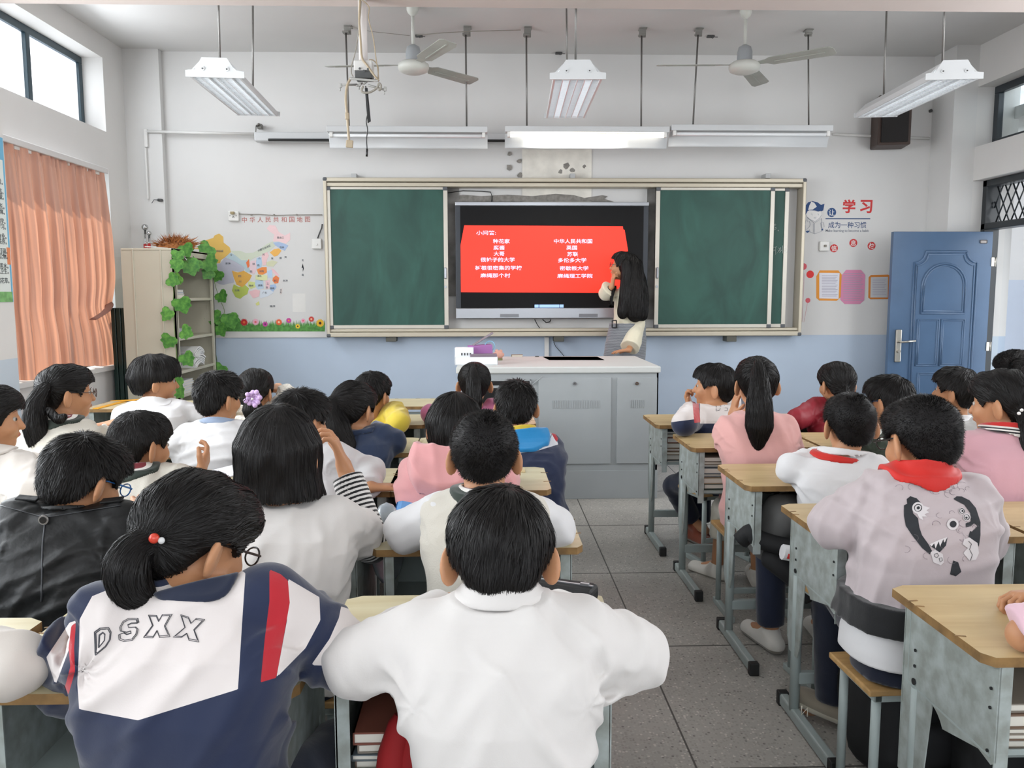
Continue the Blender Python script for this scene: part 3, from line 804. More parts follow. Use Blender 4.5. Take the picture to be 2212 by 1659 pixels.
fan(1608, 143, 6.3, [(math.radians(177), 0), (math.radians(60), 0), (math.radians(-38), 0)], 'pale three-blade ceiling fan at the right, above the chalkboard')

# ------------------------------------------------ empty projector mount
PY = yb - .12
pm = thing('projector_mount', 'empty projector mount on a white pole with cables dangling from it', 'projector mount', (at(787, 100, y=PY).x, PY, 0))
def Q(px, py, dy=0): return at(px, py, y=PY + dy) - pm.location
MB().cyl(Q(785, 135), (Q(785, 135).x, 0, zb), .0235, seg=20).build('pole', mat('pole_white', '#d8d2cf', .5), pm)
hb = MB(); a, b_ = Q(767, 135), Q(806, 157)
hb.b2((a.x, -.05, b_.z), (b_.x, .05, a.z), .004); hb.b2((a.x + .004, -.045, Q(0, 168).z), (b_.x - .002, .045, b_.z), .002, 1)
for (x_, y_) in ((777, 148), (795, 149), (786, 153)): hb.cyl(Q(x_, y_, -.06), Q(x_, y_, -.048), .006, mi=1)
hb.build('mount_head', [mat('mount_white', '#c6c4c0', .5), M_dark], pm)
pl_ = MB(); a = Q(788, 172)
pl_.box((a.x, -.0, a.z), (.15, .16, .012), rot=(.25, .05, .1), bevel=.003)
for (p0, p1) in (((738, 184), (772, 183)), ((795, 184), (832, 194)), ((770, 186), (783, 180)), ((785, 182), (800, 170))):
    A, B = Q(*p0, -.05), Q(*p1, -.02); pl_.tube([A, B], .006, 6)
for (x_, y_) in ((736, 185), (777, 182), (832, 192)): q = Q(x_, y_, -.05); pl_.box(q, (.012, .012, .022), bevel=.001).cyl(q - Vector((.004, 0, .01)), q - Vector((.004, 0, .028)), .003, seg=8)
pl_.build('mount_plate', mat('mount_grey', '#a3a29e', .45, .3), pm)
M_cgrey, M_cbeige = mat('cable_grey', '#8b867c', .5), mat('cable_beige', '#a2927a', .5)
def smooth(pts, k=4):
    pts = [Vector(p) for p in pts]; out = []
    n = len(pts)
    for i in range(n - 1):
        p0, p1, p2, p3 = pts[max(0, i - 1)], pts[i], pts[i + 1], pts[min(n - 1, i + 2)]
        for j in range(k):
            t = j / k
            out.append(.5 * ((2 * p1) + (p2 - p0) * t + (2 * p0 - 5 * p1 + 4 * p2 - p3) * t * t + (3 * p1 - p0 - 3 * p2 + p3) * t ** 3))
    out.append(pts[-1]); return out
def cable(name, px, r, m, dy=-.03):
    MB().tube(smooth([Q(x, y, dy if not isinstance(dy, list) else dy[i]) for i, (x, y) in enumerate(px)]), r, 8).build(name, m, pm)
cable('cable', [(778, 0), (776, 40), (779, 90), (782, 125), (792, 140), (806, 160), (818, 175)], .006, M_cbeige, -.055)
cable('cable', [(780, 2), (776, 60), (768, 110), (760, 140), (759, 158), (763, 165)], .003, M_cgrey, -.04)
cable('cable', [(782, 0), (797, 15), (796, 40), (806, 80), (812, 125), (816, 150), (818, 170)], .003, M_cbeige, -.04)
cable('cable', [(758, 168), (750, 185), (747, 210), (748, 232), (750, 250), (752, 280), (754, 305)], .007, M_cbeige, -.06)
cable('cable', [(797, 130), (806, 130), (816, 142), (817, 158), (816, 172)], .003, M_cbeige, -.03)
cable('cable', [(785, 186), (781, 195), (786, 200), (800, 199), (814, 190), (819, 180), (823, 186), (820, 195), (817, 190)], .006, M_cgrey, -.06)
cable('cable', [(790, 186), (792, 205), (795, 240), (791, 262), (794, 280), (792, 300), (793, 322)], .003, M_black, -.05)
st = MB(); A, B, C, D = Q(788, 190, -.052), Q(794, 190, -.052), Q(801, 262, -.05), Q(794, 266, -.05)
st.bm.faces.new([st.bm.verts.new(v) for v in (A, B, C, D)]); st.bm.faces.new([st.bm.verts.new(v + Vector((0, .004, 0))) for v in (D, C, B, A)])
st.build('velcro_strap', M_black, pm)
pg = MB(); pg.tube([Q(793, 322, -.05), Q(792, 338, -.05)], .006, 8, mi=1); q = Q(755, 311, -.06)
pg.box(q, (.038, .018, .04), rot=(0, .1, 0), bevel=.004).box(Q(750, 251, -.06), (.022, .02, .038), bevel=.006)
pg.build('plug', [M_cbeige, M_black], pm)
# ceiling junctions and thin wires
jw = MB()
jw.tube([at(x, y, y=6.35) for x, y in [(755, 58), (800, 68), (885, 77)]], .002, 5)
z_ = CEIL - .01
jw.tube([at(x, y, y=6.3) for x, y in [(900, 76), (960, 71), (1010, 68), (1125, 65)]], .003, 5)
tag(jw.build('ceiling_wire', M_cgrey), 'thin grey wire clipped along the ceiling behind the left fan', 'wire')
for px, py, lb in ((905, 76, 'black taped wire end on the ceiling beside the left fan rod'), (1205, 117, 'small dark wire end on the ceiling above the middle lamp'), (1535, 77, 'small dark wire end on the ceiling left of the right fan rod')):
    q = at(px, py, z=CEIL)
    if q.y > WY: q = at(px, py + 3, z=CEIL); q.y = min(q.y, WY - .05)
    m = MB(); m.box((0, 0, -.008), (.06, .04, .014), bevel=.004).cyl((.02, 0, -.01), (.05, -.03, -.02), .003, seg=6).cyl((0, 0, -.01), (.01, -.03, -.03), .003, seg=6)
    o = tag(m.build('wire_connector', M_dark), lb, 'wire'); o.location = q

# ------------------------------------------------ loudspeaker in the right corner
spk = thing('loudspeaker', 'dark brown wall loudspeaker in the upper right corner behind the lamp', 'loudspeaker', at(1922, 265, y=WY - .16))
MB().box((.01, 0, .0), (.27, .26, .42), rot=(0, 0, -.2), bevel=.01).build('cabinet', mat('speaker_brown', '#3c2a22', .5), spk)
MB().box((-.02, -.14, .0), (.22, .02, .38), rot=(0, 0, -.2), bevel=.008).build('speaker_cloth', mat('speaker_cloth', '#1a1716', .8, bump=.4, bscale=400), spk)
q = at(2009, 240, y=WY)
tag(MB().cyl((q.x, WY, q.z), (q.x, WY - .02, q.z), .014).build('wall_hook', M_dark), 'small dark hook on the wall right of the loudspeaker', 'hook')
q = at(342, 432, y=WY - .07)
m = MB(); m.cyl((0, 0, 0), (.04, -.02, -.005), .012).tube([(0, 0, 0), (-.03, -.02, 0), (-.05, -.02, -.03)], .003, 6)
o = tag(m.build('loose_wire', M_dark), 'loose wire end with black tape below the left trunking', 'wire'); o.location = q

# ------------------------------------------------ sockets and switches
def socket(px, py, w, h, label, cat, kind='socket'):
    q = at(px, py, y=WY)
    r = thing('wall_' + kind, label, cat, (q.x, WY, q.z))
    MB().b2((-w / 2, -.03, -h / 2), (w / 2, 0, h / 2), .008).build('plate', M_wplastic if kind != 'bell' else mat('cream_plastic', '#dcd7bd', .5), r)
    return r, q
s, q = socket(506, 467, .092, .088, 'white wall socket with a plugged-in adapter left of the map title', 'socket')
k = MB()
for x_, z_ in ((-.028, .0), (.026, 0), (-.006, -.012), (0.006, -.012), (0, -.004)): k.b2((x_ - .004, -.032, z_ - .003), (x_ + .004, -.029, z_ + .003))
k.build('socket_hole', M_dark, s)
MB().b2((-.018, -.06, .012), (.014, -.03, .036), .004).build('adapter', mat('brass_plug', '#9b8b66', .5), s)
m = MB(); m.tube([at(x, y, y=WY - .012) for x, y in [(510, 462), (543, 463), (560, 463), (592, 465), (640, 464), (696, 464)]], .0035, 6)
for px in (543, 592, 641): m.box(at(px, 464, y=WY - .01), (.014, .02, .012), bevel=.003)
tag(m.build('power_cord', M_cgrey), 'thin grey cord clipped along the wall above the map title', 'cord')
s, q = socket(685, 527, .088, .09, 'cream wall box with round button beside the chalkboard frame', 'switch', 'switch')
MB().cyl((0, -.03, -.003), (0, -.038, -.003), .01, seg=14).build('button', M_wplastic, s)
m = MB(); m.tube([at(x, y, y=WY - .02) for x, y in [(686, 515), (690, 504), (695, 492), (696, 484)]], .006, 6); tag(m.build('power_cord', M_dark), 'short dark cord from the cream wall box to the chalkboard', 'cord')
s, q = socket(1779, 532, .09, .088, 'white wall socket under the blue slogan sticker', 'socket')
MB().b2((-.010, -.045, -.008), (.012, -.03, .012), .004).build('adapter', M_cgrey, s)

# ------------------------------------------------ painted map
def WX(px, py): q = at(px, py, y=WY); return (q.x, q.z)
mp_ = thing('wall_map', 'pastel map of China painted on the front wall beside the chalkboard', 'map', (0, WY, 0))
def c5(x, y): return (400 + x * .25316, 400 + y * .25316)
def region(col, pts, d=.0015, nm='map_region'):
    m = MB(); m.prism([WX(*c5(x, y)) for x, y in pts], d)
    m.bm.normal_update(); bmesh.ops.triangulate(m.bm, faces=m.bm.faces[:])
    return m.build(nm, mat('print_' + col.strip('#'), col, .8, var=.05, vscale=6), mp_)
region('#dcb45f', [(60, 540), (180, 525), (175, 470), (240, 450), (250, 430), (290, 412), (325, 440), (328, 490), (380, 530), (390, 570), (340, 615), (305, 640), (298, 665), (270, 668), (245, 620), (250, 570), (230, 560)])
region('#b9b9c6', [(245, 625), (270, 670), (298, 668), (340, 615), (400, 640), (470, 665), (510, 690), (500, 745), (440, 735), (400, 730), (420, 830), (370, 840), (330, 850), (290, 845), (262, 825), (260, 700)])
region('#b6c9cf', [(345, 615), (390, 575), (430, 600), (480, 640), (530, 640), (545, 700), (560, 740), (520, 745), (500, 700), (440, 660), (400, 640)], .002)
region('#cfd6c3', [(385, 560), (470, 560), (520, 580), (580, 575), (640, 545), (700, 500), (745, 480), (775, 510), (720, 560), (680, 590), (640, 600), (590, 620), (540, 650), (480, 640), (430, 600)])
region('#eecfd0', [(695, 370), (720, 340), (770, 345), (800, 400), (850, 430), (895, 405), (897, 465), (860, 500), (800, 480), (750, 480), (760, 420), (720, 395)])
region('#a9bddb', [(750, 490), (800, 485), (850, 500), (880, 515), (850, 560), (810, 540), (770, 515)], .002)
region('#f0b761', [(722, 575), (760, 545), (800, 540), (822, 560), (790, 600), (760, 610), (740, 590)], .002)
region('#ecc8c9', [(655, 590), (700, 570), (715, 600), (700, 630), (690, 680), (665, 685), (655, 640)], .0018)
region('#b7cfe4', [(612, 620), (650, 615), (655, 660), (650, 700), (612, 715), (605, 660)], .002)
region('#e7cdd3', [(560, 650), (605, 640), (610, 720), (590, 760), (555, 750), (545, 700)], .0016)
region('#e7794a', [(520, 660), (545, 630), (550, 690), (535, 710)], .0025)
region('#ef9450', [(612, 720), (655, 700), (695, 700), (697, 745), (660, 765), (625, 760)], .0022)
region('#d7d8b8', [(690, 660), (740, 640), (790, 655), (750, 695), (700, 690)], .0018)
region('#dca951', [(400, 730), (450, 745), (500, 730), (570, 770), (550, 810), (490, 870), (440, 850), (415, 790)], .0022)
region('#dfe3b0', [(600, 770), (650, 760), (700, 770), (700, 810), (650, 815), (600, 805)], .002)
region('#bcd2ea', [(700, 735), (740, 720), (745, 790), (710, 790)], .0022)
region('#ecc4ca', [(735, 710), (760, 720), (805, 770), (780, 775), (750, 745)], .0018)
region('#e98350', [(750, 790), (775, 770), (803, 790), (795, 835), (765, 840), (745, 815)], .0022)
region('#bbd0e2', [(600, 810), (665, 812), (670, 880), (620, 890), (595, 850)], .002)
region('#ebc5cc', [(685, 815), (725, 810), (720, 880), (690, 890)], .002)
region('#a8c0e0', [(725, 850), (770, 845), (780, 870), (750, 910), (725, 890)], .002)
region('#d3dc8f', [(540, 820), (600, 830), (600, 870), (560, 885), (535, 860)], .0018)
region('#b5c45f', [(400, 900), (415, 845), (460, 870), (510, 850), (545, 880), (530, 930), (500, 945), (470, 970), (430, 955)], .002)
region('#ebc1c4', [(540, 910), (600, 890), (640, 900), (630, 950), (580, 965)], .0022)
region('#d6dde6', [(640, 895), (720, 890), (760, 915), (700, 950), (640, 965)], .0018)
region('#d9d98f', [(600, 1010), (630, 990), (635, 1020), (610, 1028)], .002)
region('#e3d7d2', [(805, 890), (830, 875), (828, 920), (812, 935)], .002)
region('#e4e2de', [(915, 925), (1025, 925), (1027, 1082), (917, 1082)], .0008, 'map_inset')
M_ttl = mat('map_title_red', '#b4736b', .8); M_lab = mat('map_label_grey', '#6f747c', .8); M_blk = mat('print_black', '#23262b', .8)
for i, chh in enumerate('中华人民共和国地图'):
    wall_text('map_title', chh, *c5(506 + i * 67.3, 295 - i * .4), WY, 11.5, M_ttl, mp_, .008)
for tx, x, y, w, rt_ in (('新疆维吾尔自治区', 270, 562, 110, 0), ('甘', 393, 596, 16, 0), ('青海', 365, 668, 44, 0), ('内蒙古自治区', 675, 537, 115, .42), ('黑龙江', 813, 448, 56, 0), ('吉林', 825, 530, 38, 0), ('黄', 814, 622, 20, .1), ('海', 856, 614, 20, .1), ('山', 634, 624, 20, 0), ('西', 624, 684, 20, 0), ('陕', 586, 672, 20, 0), ('西', 562, 738, 20, 0),
                     ('四', 466, 776, 22, 0), ('川', 468, 822, 20, 0), ('河南', 652, 734, 38, 0), ('湖北', 634, 774, 34, 0), ('湖南', 640, 855, 38, 0), ('浙江', 772, 815, 34, 0), ('福建', 742, 880, 38, 0), ('云南', 443, 898, 38, 0), ('贵州', 563, 857, 36, 0), ('东海', 855, 815, 42, 0), ('南海', 746, 1032, 46, 0), ('广东', 678, 918, 36, 0), ('河', 668, 592, 20, 0), ('北', 1003, 640, 16, 0), ('南', 1003, 765, 16, 0), ('台', 817, 893, 14, 0), ('湾', 815, 915, 14, 0), ('渤海', 743, 625, 16, 0), ('江', 705, 840, 16, 0), ('西', 697, 874, 18, 0)):
    wall_text('map_label', tx, *c5(x, y), WY - .0025, 4.6, M_lab, mp_, .004, wpx=w * .2532, rot=rt_)
m = MB(); m.prism([WX(*c5(x, y)) for x, y in ((1003, 668), (1013, 712), (1003, 738), (1005, 705), (994, 705))], .002); m.build('compass_arrow', M_blk, mp_)
tag_ = None
# flower border
fl = thing('flower_border', 'printed border of grass and daisies along the wall below the map', 'sticker', (0, WY, 0))
g = MB(); rnd = random.Random(5)
pts = [(255, 1245)]; x = 255
top = [(255, 1180), (330, 1140), (350, 1100), (400, 1090), (440, 1110), (470, 1150)]
xx = 480
while xx < 1190:
    top.append((xx, 1160 + rnd.uniform(-12, 10))); top.append((xx + 6, 1195 + rnd.uniform(-10, 10))); xx += 12
top.append((1192, 1150))
poly = [WX(*c5(*p)) for p in [(255, 1248)] + top + [(1192, 1248)]]
g.prism(poly, .0012); g.bm.normal_update(); bmesh.ops.triangulate(g.bm, faces=g.bm.faces[:])
g.build('printed_grass', mat('printed_grass', '#5c9a4c', .8, var=.35, vscale=40), fl)
for (x, y, r, col, cc) in ((503, 1170, 33, '#c22b31', '#e07040'), (601, 1168, 30, '#eeb4c6', '#e86a7a'), (683, 1186, 24, '#c94fa3', '#6b2f6a'), (800, 1169, 29, '#e4683f', '#f4c9a0'), (884, 1155, 24, '#c8479b', '#f08040'), (1007, 1157, 20, '#f0a9c0', '#e9556a'), (961, 1204, 22, '#f0cc3f', '#5a3420'), (1077, 1143, 26, '#d34a45', '#f2c29a'), (1152, 1177, 37, '#edbb35', '#4a2a22')):
    cx_, cz_ = WX(*c5(x, y)); R_ = r * .25316 * WY / FPX
    m = MB(); pl = []
    for k in range(32): rr = R_ * (1.0 if k % 2 == 0 else .72); pl.append((cx_ + rr * math.cos(k * math.pi / 16), cz_ + rr * math.sin(k * math.pi / 16)))
    m.prism(list(reversed(pl)), .0024); m.prism(list(reversed([(cx_ + R_ * .33 * math.cos(k * .785), cz_ + R_ * .33 * math.sin(k * .785)) for k in range(8)])), .003, mi=1)
    m.build('printed_flower', [mat('flower_' + col.strip('#'), col, .8), mat('flower_' + cc.strip('#'), cc, .8)], fl)
# ledge line above the blue paint
tag(MB().b2((px_l, WY - .012, WAIN - .008), (P(700, 700).x, WY, WAIN + .006), .002).build('trim_7', M_white), kind='structure')

# ------------------------------------------------ slogan sticker
def c2(x, y): return (1710 + x * .18692, 410 + y * .18692)
M_navy = mat('sticker_navy', '#2b4c7e', .7); M_sred = mat('sticker_red', '#cf3a3a', .7); M_line = mat('sticker_line', '#3a527d', .7)
sl = thing('slogan_sticker', 'blue and red slogan sticker with a drawn boy reading a book', 'sticker', (0, WY, 0))
wall_text('lettering', '学', *c2(664, 190), WY, 29, M_sred, sl, .03); wall_text('lettering', '习', *c2(862, 193), WY, 28, M_sred, sl, .03)
def disc(px, py, r, m_, par, nm, y=WY, th=.001):
    q = at(px, py, y=y); R_ = r * y / FPX
    m = MB(); m.prism(list(reversed([(q.x + R_ * math.cos(k * math.pi / 16), q.z + R_ * math.sin(k * math.pi / 16)) for k in range(32)])), th)
    return m.build(nm, m_, par)
M_pw = mat('print_white', '#eeecea', .8)
disc(*c2(463, 262), 9.6, M_navy, sl, 'disc'); wall_text('lettering', '让', *c2(463, 262), WY - .001, 13, M_pw, sl, .01)
m = MB(); a, b_ = WX(*c2(392, 328)), WX(*c2(908, 340)); m.b2((a[0], -.001, b_[1]), (b_[0], 0, a[1])); m.build('rule', M_line, sl)
wall_text('lettering', '成为一种习惯', *c2(643, 407), WY, 13.5, M_line, sl, .006, wpx=83)
wall_text('lettering', 'Make learning to become a habit', *c2(642, 476), WY, 7, mat('sticker_grey', '#6f7684', .8), sl, .004, wpx=94)
def shape(pts, m_, nm, d=.0012, par=sl): m = MB(); m.prism([WX(*c2(x, y)) for x, y in pts], d); m.bm.normal_update(); bmesh.ops.triangulate(m.bm, faces=m.bm.faces[:]); return m.build(nm, m_, par)
shape([(145, 270), (150, 200), (190, 145), (240, 130), (300, 145), (340, 175), (380, 160), (365, 240), (320, 255), (270, 240), (200, 235), (170, 290)], M_navy, 'drawing_cap')
shape([(190, 232), (205, 180), (228, 135), (262, 150), (290, 195), (245, 228)], M_pw, 'drawing_cap_panel', .0018)
shape([(165, 285), (185, 245), (230, 240), (290, 255), (335, 245), (345, 290), (325, 325), (270, 365), (215, 345), (175, 310)], M_pw, 'drawing_face', .0016)
def ln(pts, w=.9, nm='drawing_line', mm=None):
    m = MB(); m.tube([(WX(*c2(x, y))[0], -.002, WX(*c2(x, y))[1]) for x, y in pts], w * WY / FPX * .5, 5, ry=.0006); return m.build(nm, mm or M_navy, sl)
ln([(165, 285), (175, 310), (215, 345), (270, 365), (325, 325), (345, 290)]); ln([(222, 282), (235, 278), (237, 295)]); ln([(295, 282), (308, 278), (312, 294)]); ln([(258, 318), (275, 320), (282, 312), (276, 332), (262, 330), (258, 318)])
ln([(180, 365), (175, 320), (262, 385), (265, 510), (210, 485), (205, 460)]); ln([(265, 385), (345, 330), (345, 480), (265, 510)]); ln([(250, 390), (250, 500)]); ln([(180, 370), (205, 365), (215, 400), (205, 430), (160, 470), (155, 400), (165, 350)]); ln([(335, 380), (370, 378), (375, 430), (340, 440), (335, 380)])
shape([(160, 480), (195, 470), (205, 485), (180, 500)], M_navy, 'drawing_cuff'); shape([(345, 450), (365, 448), (362, 470), (345, 468)], M_navy, 'drawing_cuff')
for chh, x, y, rt_ in (('信', 489, 676, .1), ('息', 713, 614, 0), ('栏', 923, 648, -.25)):
    r = thing('notice_badge', {'信': 'round red badge with white character beside the wall socket, leftmost of three', '息': 'round red badge with white character, middle and highest of three', '栏': 'round red badge with tilted white character nearest the blue door'}[chh], 'sticker', (0, WY, 0), group='notice board badges')
    disc(*c2(x, y), 8.6, M_sred, r, 'disc', th=.0015); wall_text('lettering', chh, *c2(x, y), WY - .002, 12, M_pw, r, .008, rot=rt_)
# notices
def notice(name, label, outer, inner, mo, mi_, lines, cat='notice'):
    r = thing(name, label, cat, (0, WY, 0))
    shape(outer, mo, 'backing', .003, r)
    if inner: shape(inner, mi_, 'paper', .0045, r)
    m = MB(); xs = [p[0] for p in (inner or outer)]; ys = [p[1] for p in (inner or outer)]
    for i in range(lines):
        yy = min(ys) + (max(ys) - min(ys)) * (.1 + .84 * i / lines)
        a, b_ = WX(*c2(min(xs) + (max(xs) - min(xs)) * .12, yy)), WX(*c2(max(xs) - (max(xs) - min(xs)) * (.1 + .15 * ((i * 7) % 3) / 3), yy + 5)); m.b2((a[0], -.0055, b_[1]), (b_[0], -.0045 if inner else -.003, a[1]))
    m.build('printed_lines', mat('print_line', '#a9a4b5', .8), r); return r
M_or = mat('orange_card', '#e8993c', .7); M_pink = mat('pink_card', '#d98fb0', .8); M_paper = mat('paper_white', '#e4e3ea', .8)
notice('notice_sheet', 'white printed sheet in an orange card frame, left of the pink card', [(285, 1000), (285, 1250), (320, 1280), (520, 1283), (565, 1240), (578, 980), (540, 932), (325, 932)], [(318, 960), (318, 1255), (540, 1260), (552, 962)], M_or, M_paper, 14)
notice('notice_sheet', 'pink octagonal card with faint lines of writing on the wall', [(630, 925), (800, 925), (850, 985), (838, 1275), (790, 1320), (612, 1320), (562, 1270), (578, 985)], None, M_pink, None, 16)
notice('notice_sheet', 'grey printed sheet in an orange card frame, half behind the blue door', [(915, 985), (1115, 980), (1140, 1000), (1130, 1240), (1110, 1262), (910, 1265), (885, 1245), (890, 1010)], [(914, 1010), (1112, 1006), (1108, 1244), (908, 1244)], mat('orange_card_dark', '#d5853c', .7), mat('paper_grey', '#c9c9cb', .8), 10)
lp = thing('lollipop_sticker', 'red spiral lollipop stickers on thin stems beside the chalkboard', 'sticker', (0, WY, 0))
M_lpink = mat('lolly_pink', '#d9606c', .8)
for (x, y, r_) in ((139, 887, 7), (62, 1180, 6.2), (188, 1278, 5.4)):
    disc(*c2(x, y), r_, M_lpink, lp, 'candy')
    m = MB(); pp_ = []
    for k in range(26): a_ = k * .55; rr = r_ * .92 * k / 26; q = at(c2(x, y)[0] + rr * math.cos(a_), c2(x, y)[1] + rr * math.sin(a_), y=WY); pp_.append((q.x, -.0015, q.z))
    m.tube(pp_, .0022, 4, ry=.0005); m.build('candy_swirl', mat('swirl_pale', '#f0b9bb', .8), lp)
disc(*c2(214, 977), 8.2, mat('sticker_bright_red', '#e43a3a', .7), lp, 'candy')
for pl in ([(145, 965), (122, 1528)], [(63, 1215), (98, 1528)], [(183, 1305), (142, 1528)]):
    m = MB(); m.tube([(WX(*c2(x, y))[0], -.001, WX(*c2(x, y))[1]) for x, y in pl], .0028, 4, ry=.0006); m.build('stem', M_lpink, lp)
# ================================================================= curtain, cabinet, podium
def curtain_mat():
    m = bpy.data.materials.new('curtain_cloth'); m.use_nodes = True
    nt = m.node_tree; N = nt.nodes.new; L = nt.links.new
    out = nt.nodes['Material Output']; b = nt.nodes['Principled BSDF']
    c = lin('#a9857a'); b.inputs['Base Color'].default_value = (*c, 1); b.inputs['Roughness'].default_value = .75
    b.inputs['Sheen Weight'].default_value = .3
    tl = N('ShaderNodeBsdfTranslucent'); tl.inputs[0].default_value = (*lin('#d09478'), 1)
    tc = N('ShaderNodeTexCoord'); mp = N('ShaderNodeMapping'); mp.inputs['Scale'].default_value = (1.6, .02, 1); L(tc.outputs['UV'], mp.inputs[0])
    w = N('ShaderNodeTexNoise'); w.inputs['Scale'].default_value = 60; w.inputs['Detail'].default_value = 2; L(mp.outputs[0], w.inputs[0])
    r = N('ShaderNodeMapRange'); r.inputs[1].default_value = .35; r.inputs[2].default_value = .65; r.inputs[3].default_value = .22; r.inputs[4].default_value = .6; L(w.outputs[0], r.inputs[0])
    mx = N('ShaderNodeMixShader'); L(r.outputs[0], mx.inputs[0]); L(b.outputs[0], mx.inputs[1]); L(tl.outputs[0], mx.inputs[2]); L(mx.outputs[0], out.inputs[0])
    return m
cur = thing('curtain', 'salmon pink pleated curtain drawn across the sunlit left window', 'curtain', (XL + .02, yw1 - .7, zc1))
def curtain_mesh():
    ya = ycol1 + .03; yb_ = at(216, 372, x=XL + .05).y; yb2 = at(232, 640, x=XL + .05).y + .02; yb3 = at(250, 780, x=XL + .07).y
    ztop = at(216, 374, x=XL + .05).z; zbot = at(250, 782, x=XL + .08).z; nu, nv = 340, 60
    me = bpy.data.meshes.new('cloth'); vs = []; uvs = []
    ztie = at(235, 665, x=XL + .1).z
    for j in range(nv + 1):
        v = j / nv; z = ztop + (zbot - ztop) * v
        d = abs(z - ztie)
        if z > ztie: ye = yb_ + (yb2 - yb_) * ((ztop - z) / (ztop - ztie)) ** 1.5 * .9 - .0
        else: ye = yb2 + (yb3 - yb2) * ((ztie - z) / (ztie - zbot)) ** .8
        pinch = math.exp(-(d / .13) ** 2) * .06
        for i in range(nu + 1):
            u = i / nu
            y = ya + (ye - pinch - ya) * u
            ph = u * 2 * math.pi * 10.5 + .7 * math.sin(u * 9) + .35 * math.sin(v * 2.5 + u * 17)
            amp = .022 + .034 * min(1, v * 3)
            amp *= 1 - .55 * math.exp(-((u - .97) / .12) ** 2) * math.exp(-(d / .2) ** 2)
            x = XL + .06 + amp * (abs(math.sin(ph * .5)) ** .7 * 2 - 1.2) + .007 * math.sin(ph * 2.3 + 1.1) + .02 * v
            y += .010 * math.sin(ph * 2 + v) * min(1, v * 3)
            if v < .05: x += .006 * math.sin(ph * 4)
            vs.append((x - cur.location.x, y - cur.location.y, z + .012 * math.sin(u * 20) * (v > .98) - cur.location.z)); uvs.append((u, v))
    fs_ = [(j * (nu + 1) + i, j * (nu + 1) + i + 1, (j + 1) * (nu + 1) + i + 1, (j + 1) * (nu + 1) + i) for j in range(nv) for i in range(nu)]
    me.from_pydata(vs, [], fs_); me.polygons.foreach_set('use_smooth', [True] * len(fs_))
    uv = me.uv_layers.new(name='uv')
    for l in me.loops: uv.data[l.index].uv = uvs[l.vertex_index]
    return me, ztop, ya, yb_, ztie, yb2
me_, ztop_, cya, cyb, ztie_, ytie_ = curtain_mesh()
M_curt = curtain_mat()
link_mesh('cloth', me_, M_curt, cur)
m = MB(); m.b2((XL - .0, cya - .06, ztop_ - .0), (XL + .09, cyb + .06, ztop_ + .045), .006)
o = m.build('curtain_rail', M_white, cur); o.location = -cur.location
m = MB()
for k in range(12):
    y_ = cya + (cyb - cya) * (k + .5) / 12; m.b2((XL + .03, y_ - .03, ztop_ - .02), (XL + .065, y_ + .03, ztop_ + .002), .003)
o = m.build('rail_hook_strip', M_wplastic, cur); o.location = -cur.location
m = MB(); A = at(201, 690, x=XL + .13); B = at(236, 658, x=XL + .1)
m.tube(smooth([A + Vector((0, 0, -.0)), (A + B) / 2 + Vector((.03, 0, .0)), B, B + Vector((-.06, .03, .03))], 5), .032, 8, ry=.006)
o = m.build('tie_back', M_curt, cur); o.location = -cur.location

# narrow class-rules poster on the column
po = thing('rules_poster', 'tall blue and white poster of printed rules on the left column', 'poster', (xcol, (ycol0 + ycol1) / 2, 0))
def pz(py, px=10): return at(px, py, x=xcol).z
yP1 = at(14, 480, x=xcol).y
zP1, zP0 = at(16, 302, x=xcol).z, at(32, 652, x=xcol).z
yP0 = ycol0 + .01; ycc = po.location.y
def pos(y0, y1, z0, z1, d, m_, nm):
    return MB().b2((0, y0 - ycc, z0), (d, y1 - ycc, z1)).build(nm, m_, po)
pos(yP0, ycol1 - .012, zP0, zP1, .004, mat('poster_sky', '#6fb4d6', .5), 'backing')
pos(yP0, ycol1 - .03, zP0 + .05, zP1 - .13, .005, mat('poster_white', '#dfe6e2', .5), 'text_panel')
pos(yP0, ycol1 - .02, zP0, zP0 + .06, .0055, mat('poster_grass', '#7fb873', .5, var=.3, vscale=30), 'printed_meadow')
pos(ycol1 - .05, ycol1 - .016, zP0 + .22, zP0 + .32, .006, mat('poster_orange', '#e28a5c', .5), 'printed_flower')
for k, (t1, t2) in enumerate((('做自尊自爱', '穿戴整洁'), ('文明礼貌', '尊敬师长'), ('热爱集体', '团结同学'), ('勤奋学习', '按时作业'), ('遵守秩序', '不追逐打闹'), ('爱护公物', '节约用水'), ('讲究卫生', '爱惜花草'))):
    z_ = zP1 - .26 - k * (zP1 - zP0 - .42) / 6.2
    for j, t_ in enumerate((t1, t2)):
        me = text_mesh(t_ + '。', .036)
        xs = [v.co.x for v in me.vertices]; x1 = max(xs)
        for v in me.vertices: X, Z, D = v.co.x, v.co.y, v.co.z; v.co = Vector((.006 + D, X - x1 + (ycol1 - .045 - ycc), Z + z_ - j * .055))
        link_mesh('poster_text', me, mat('poster_ink', '#40464a', .6), po)

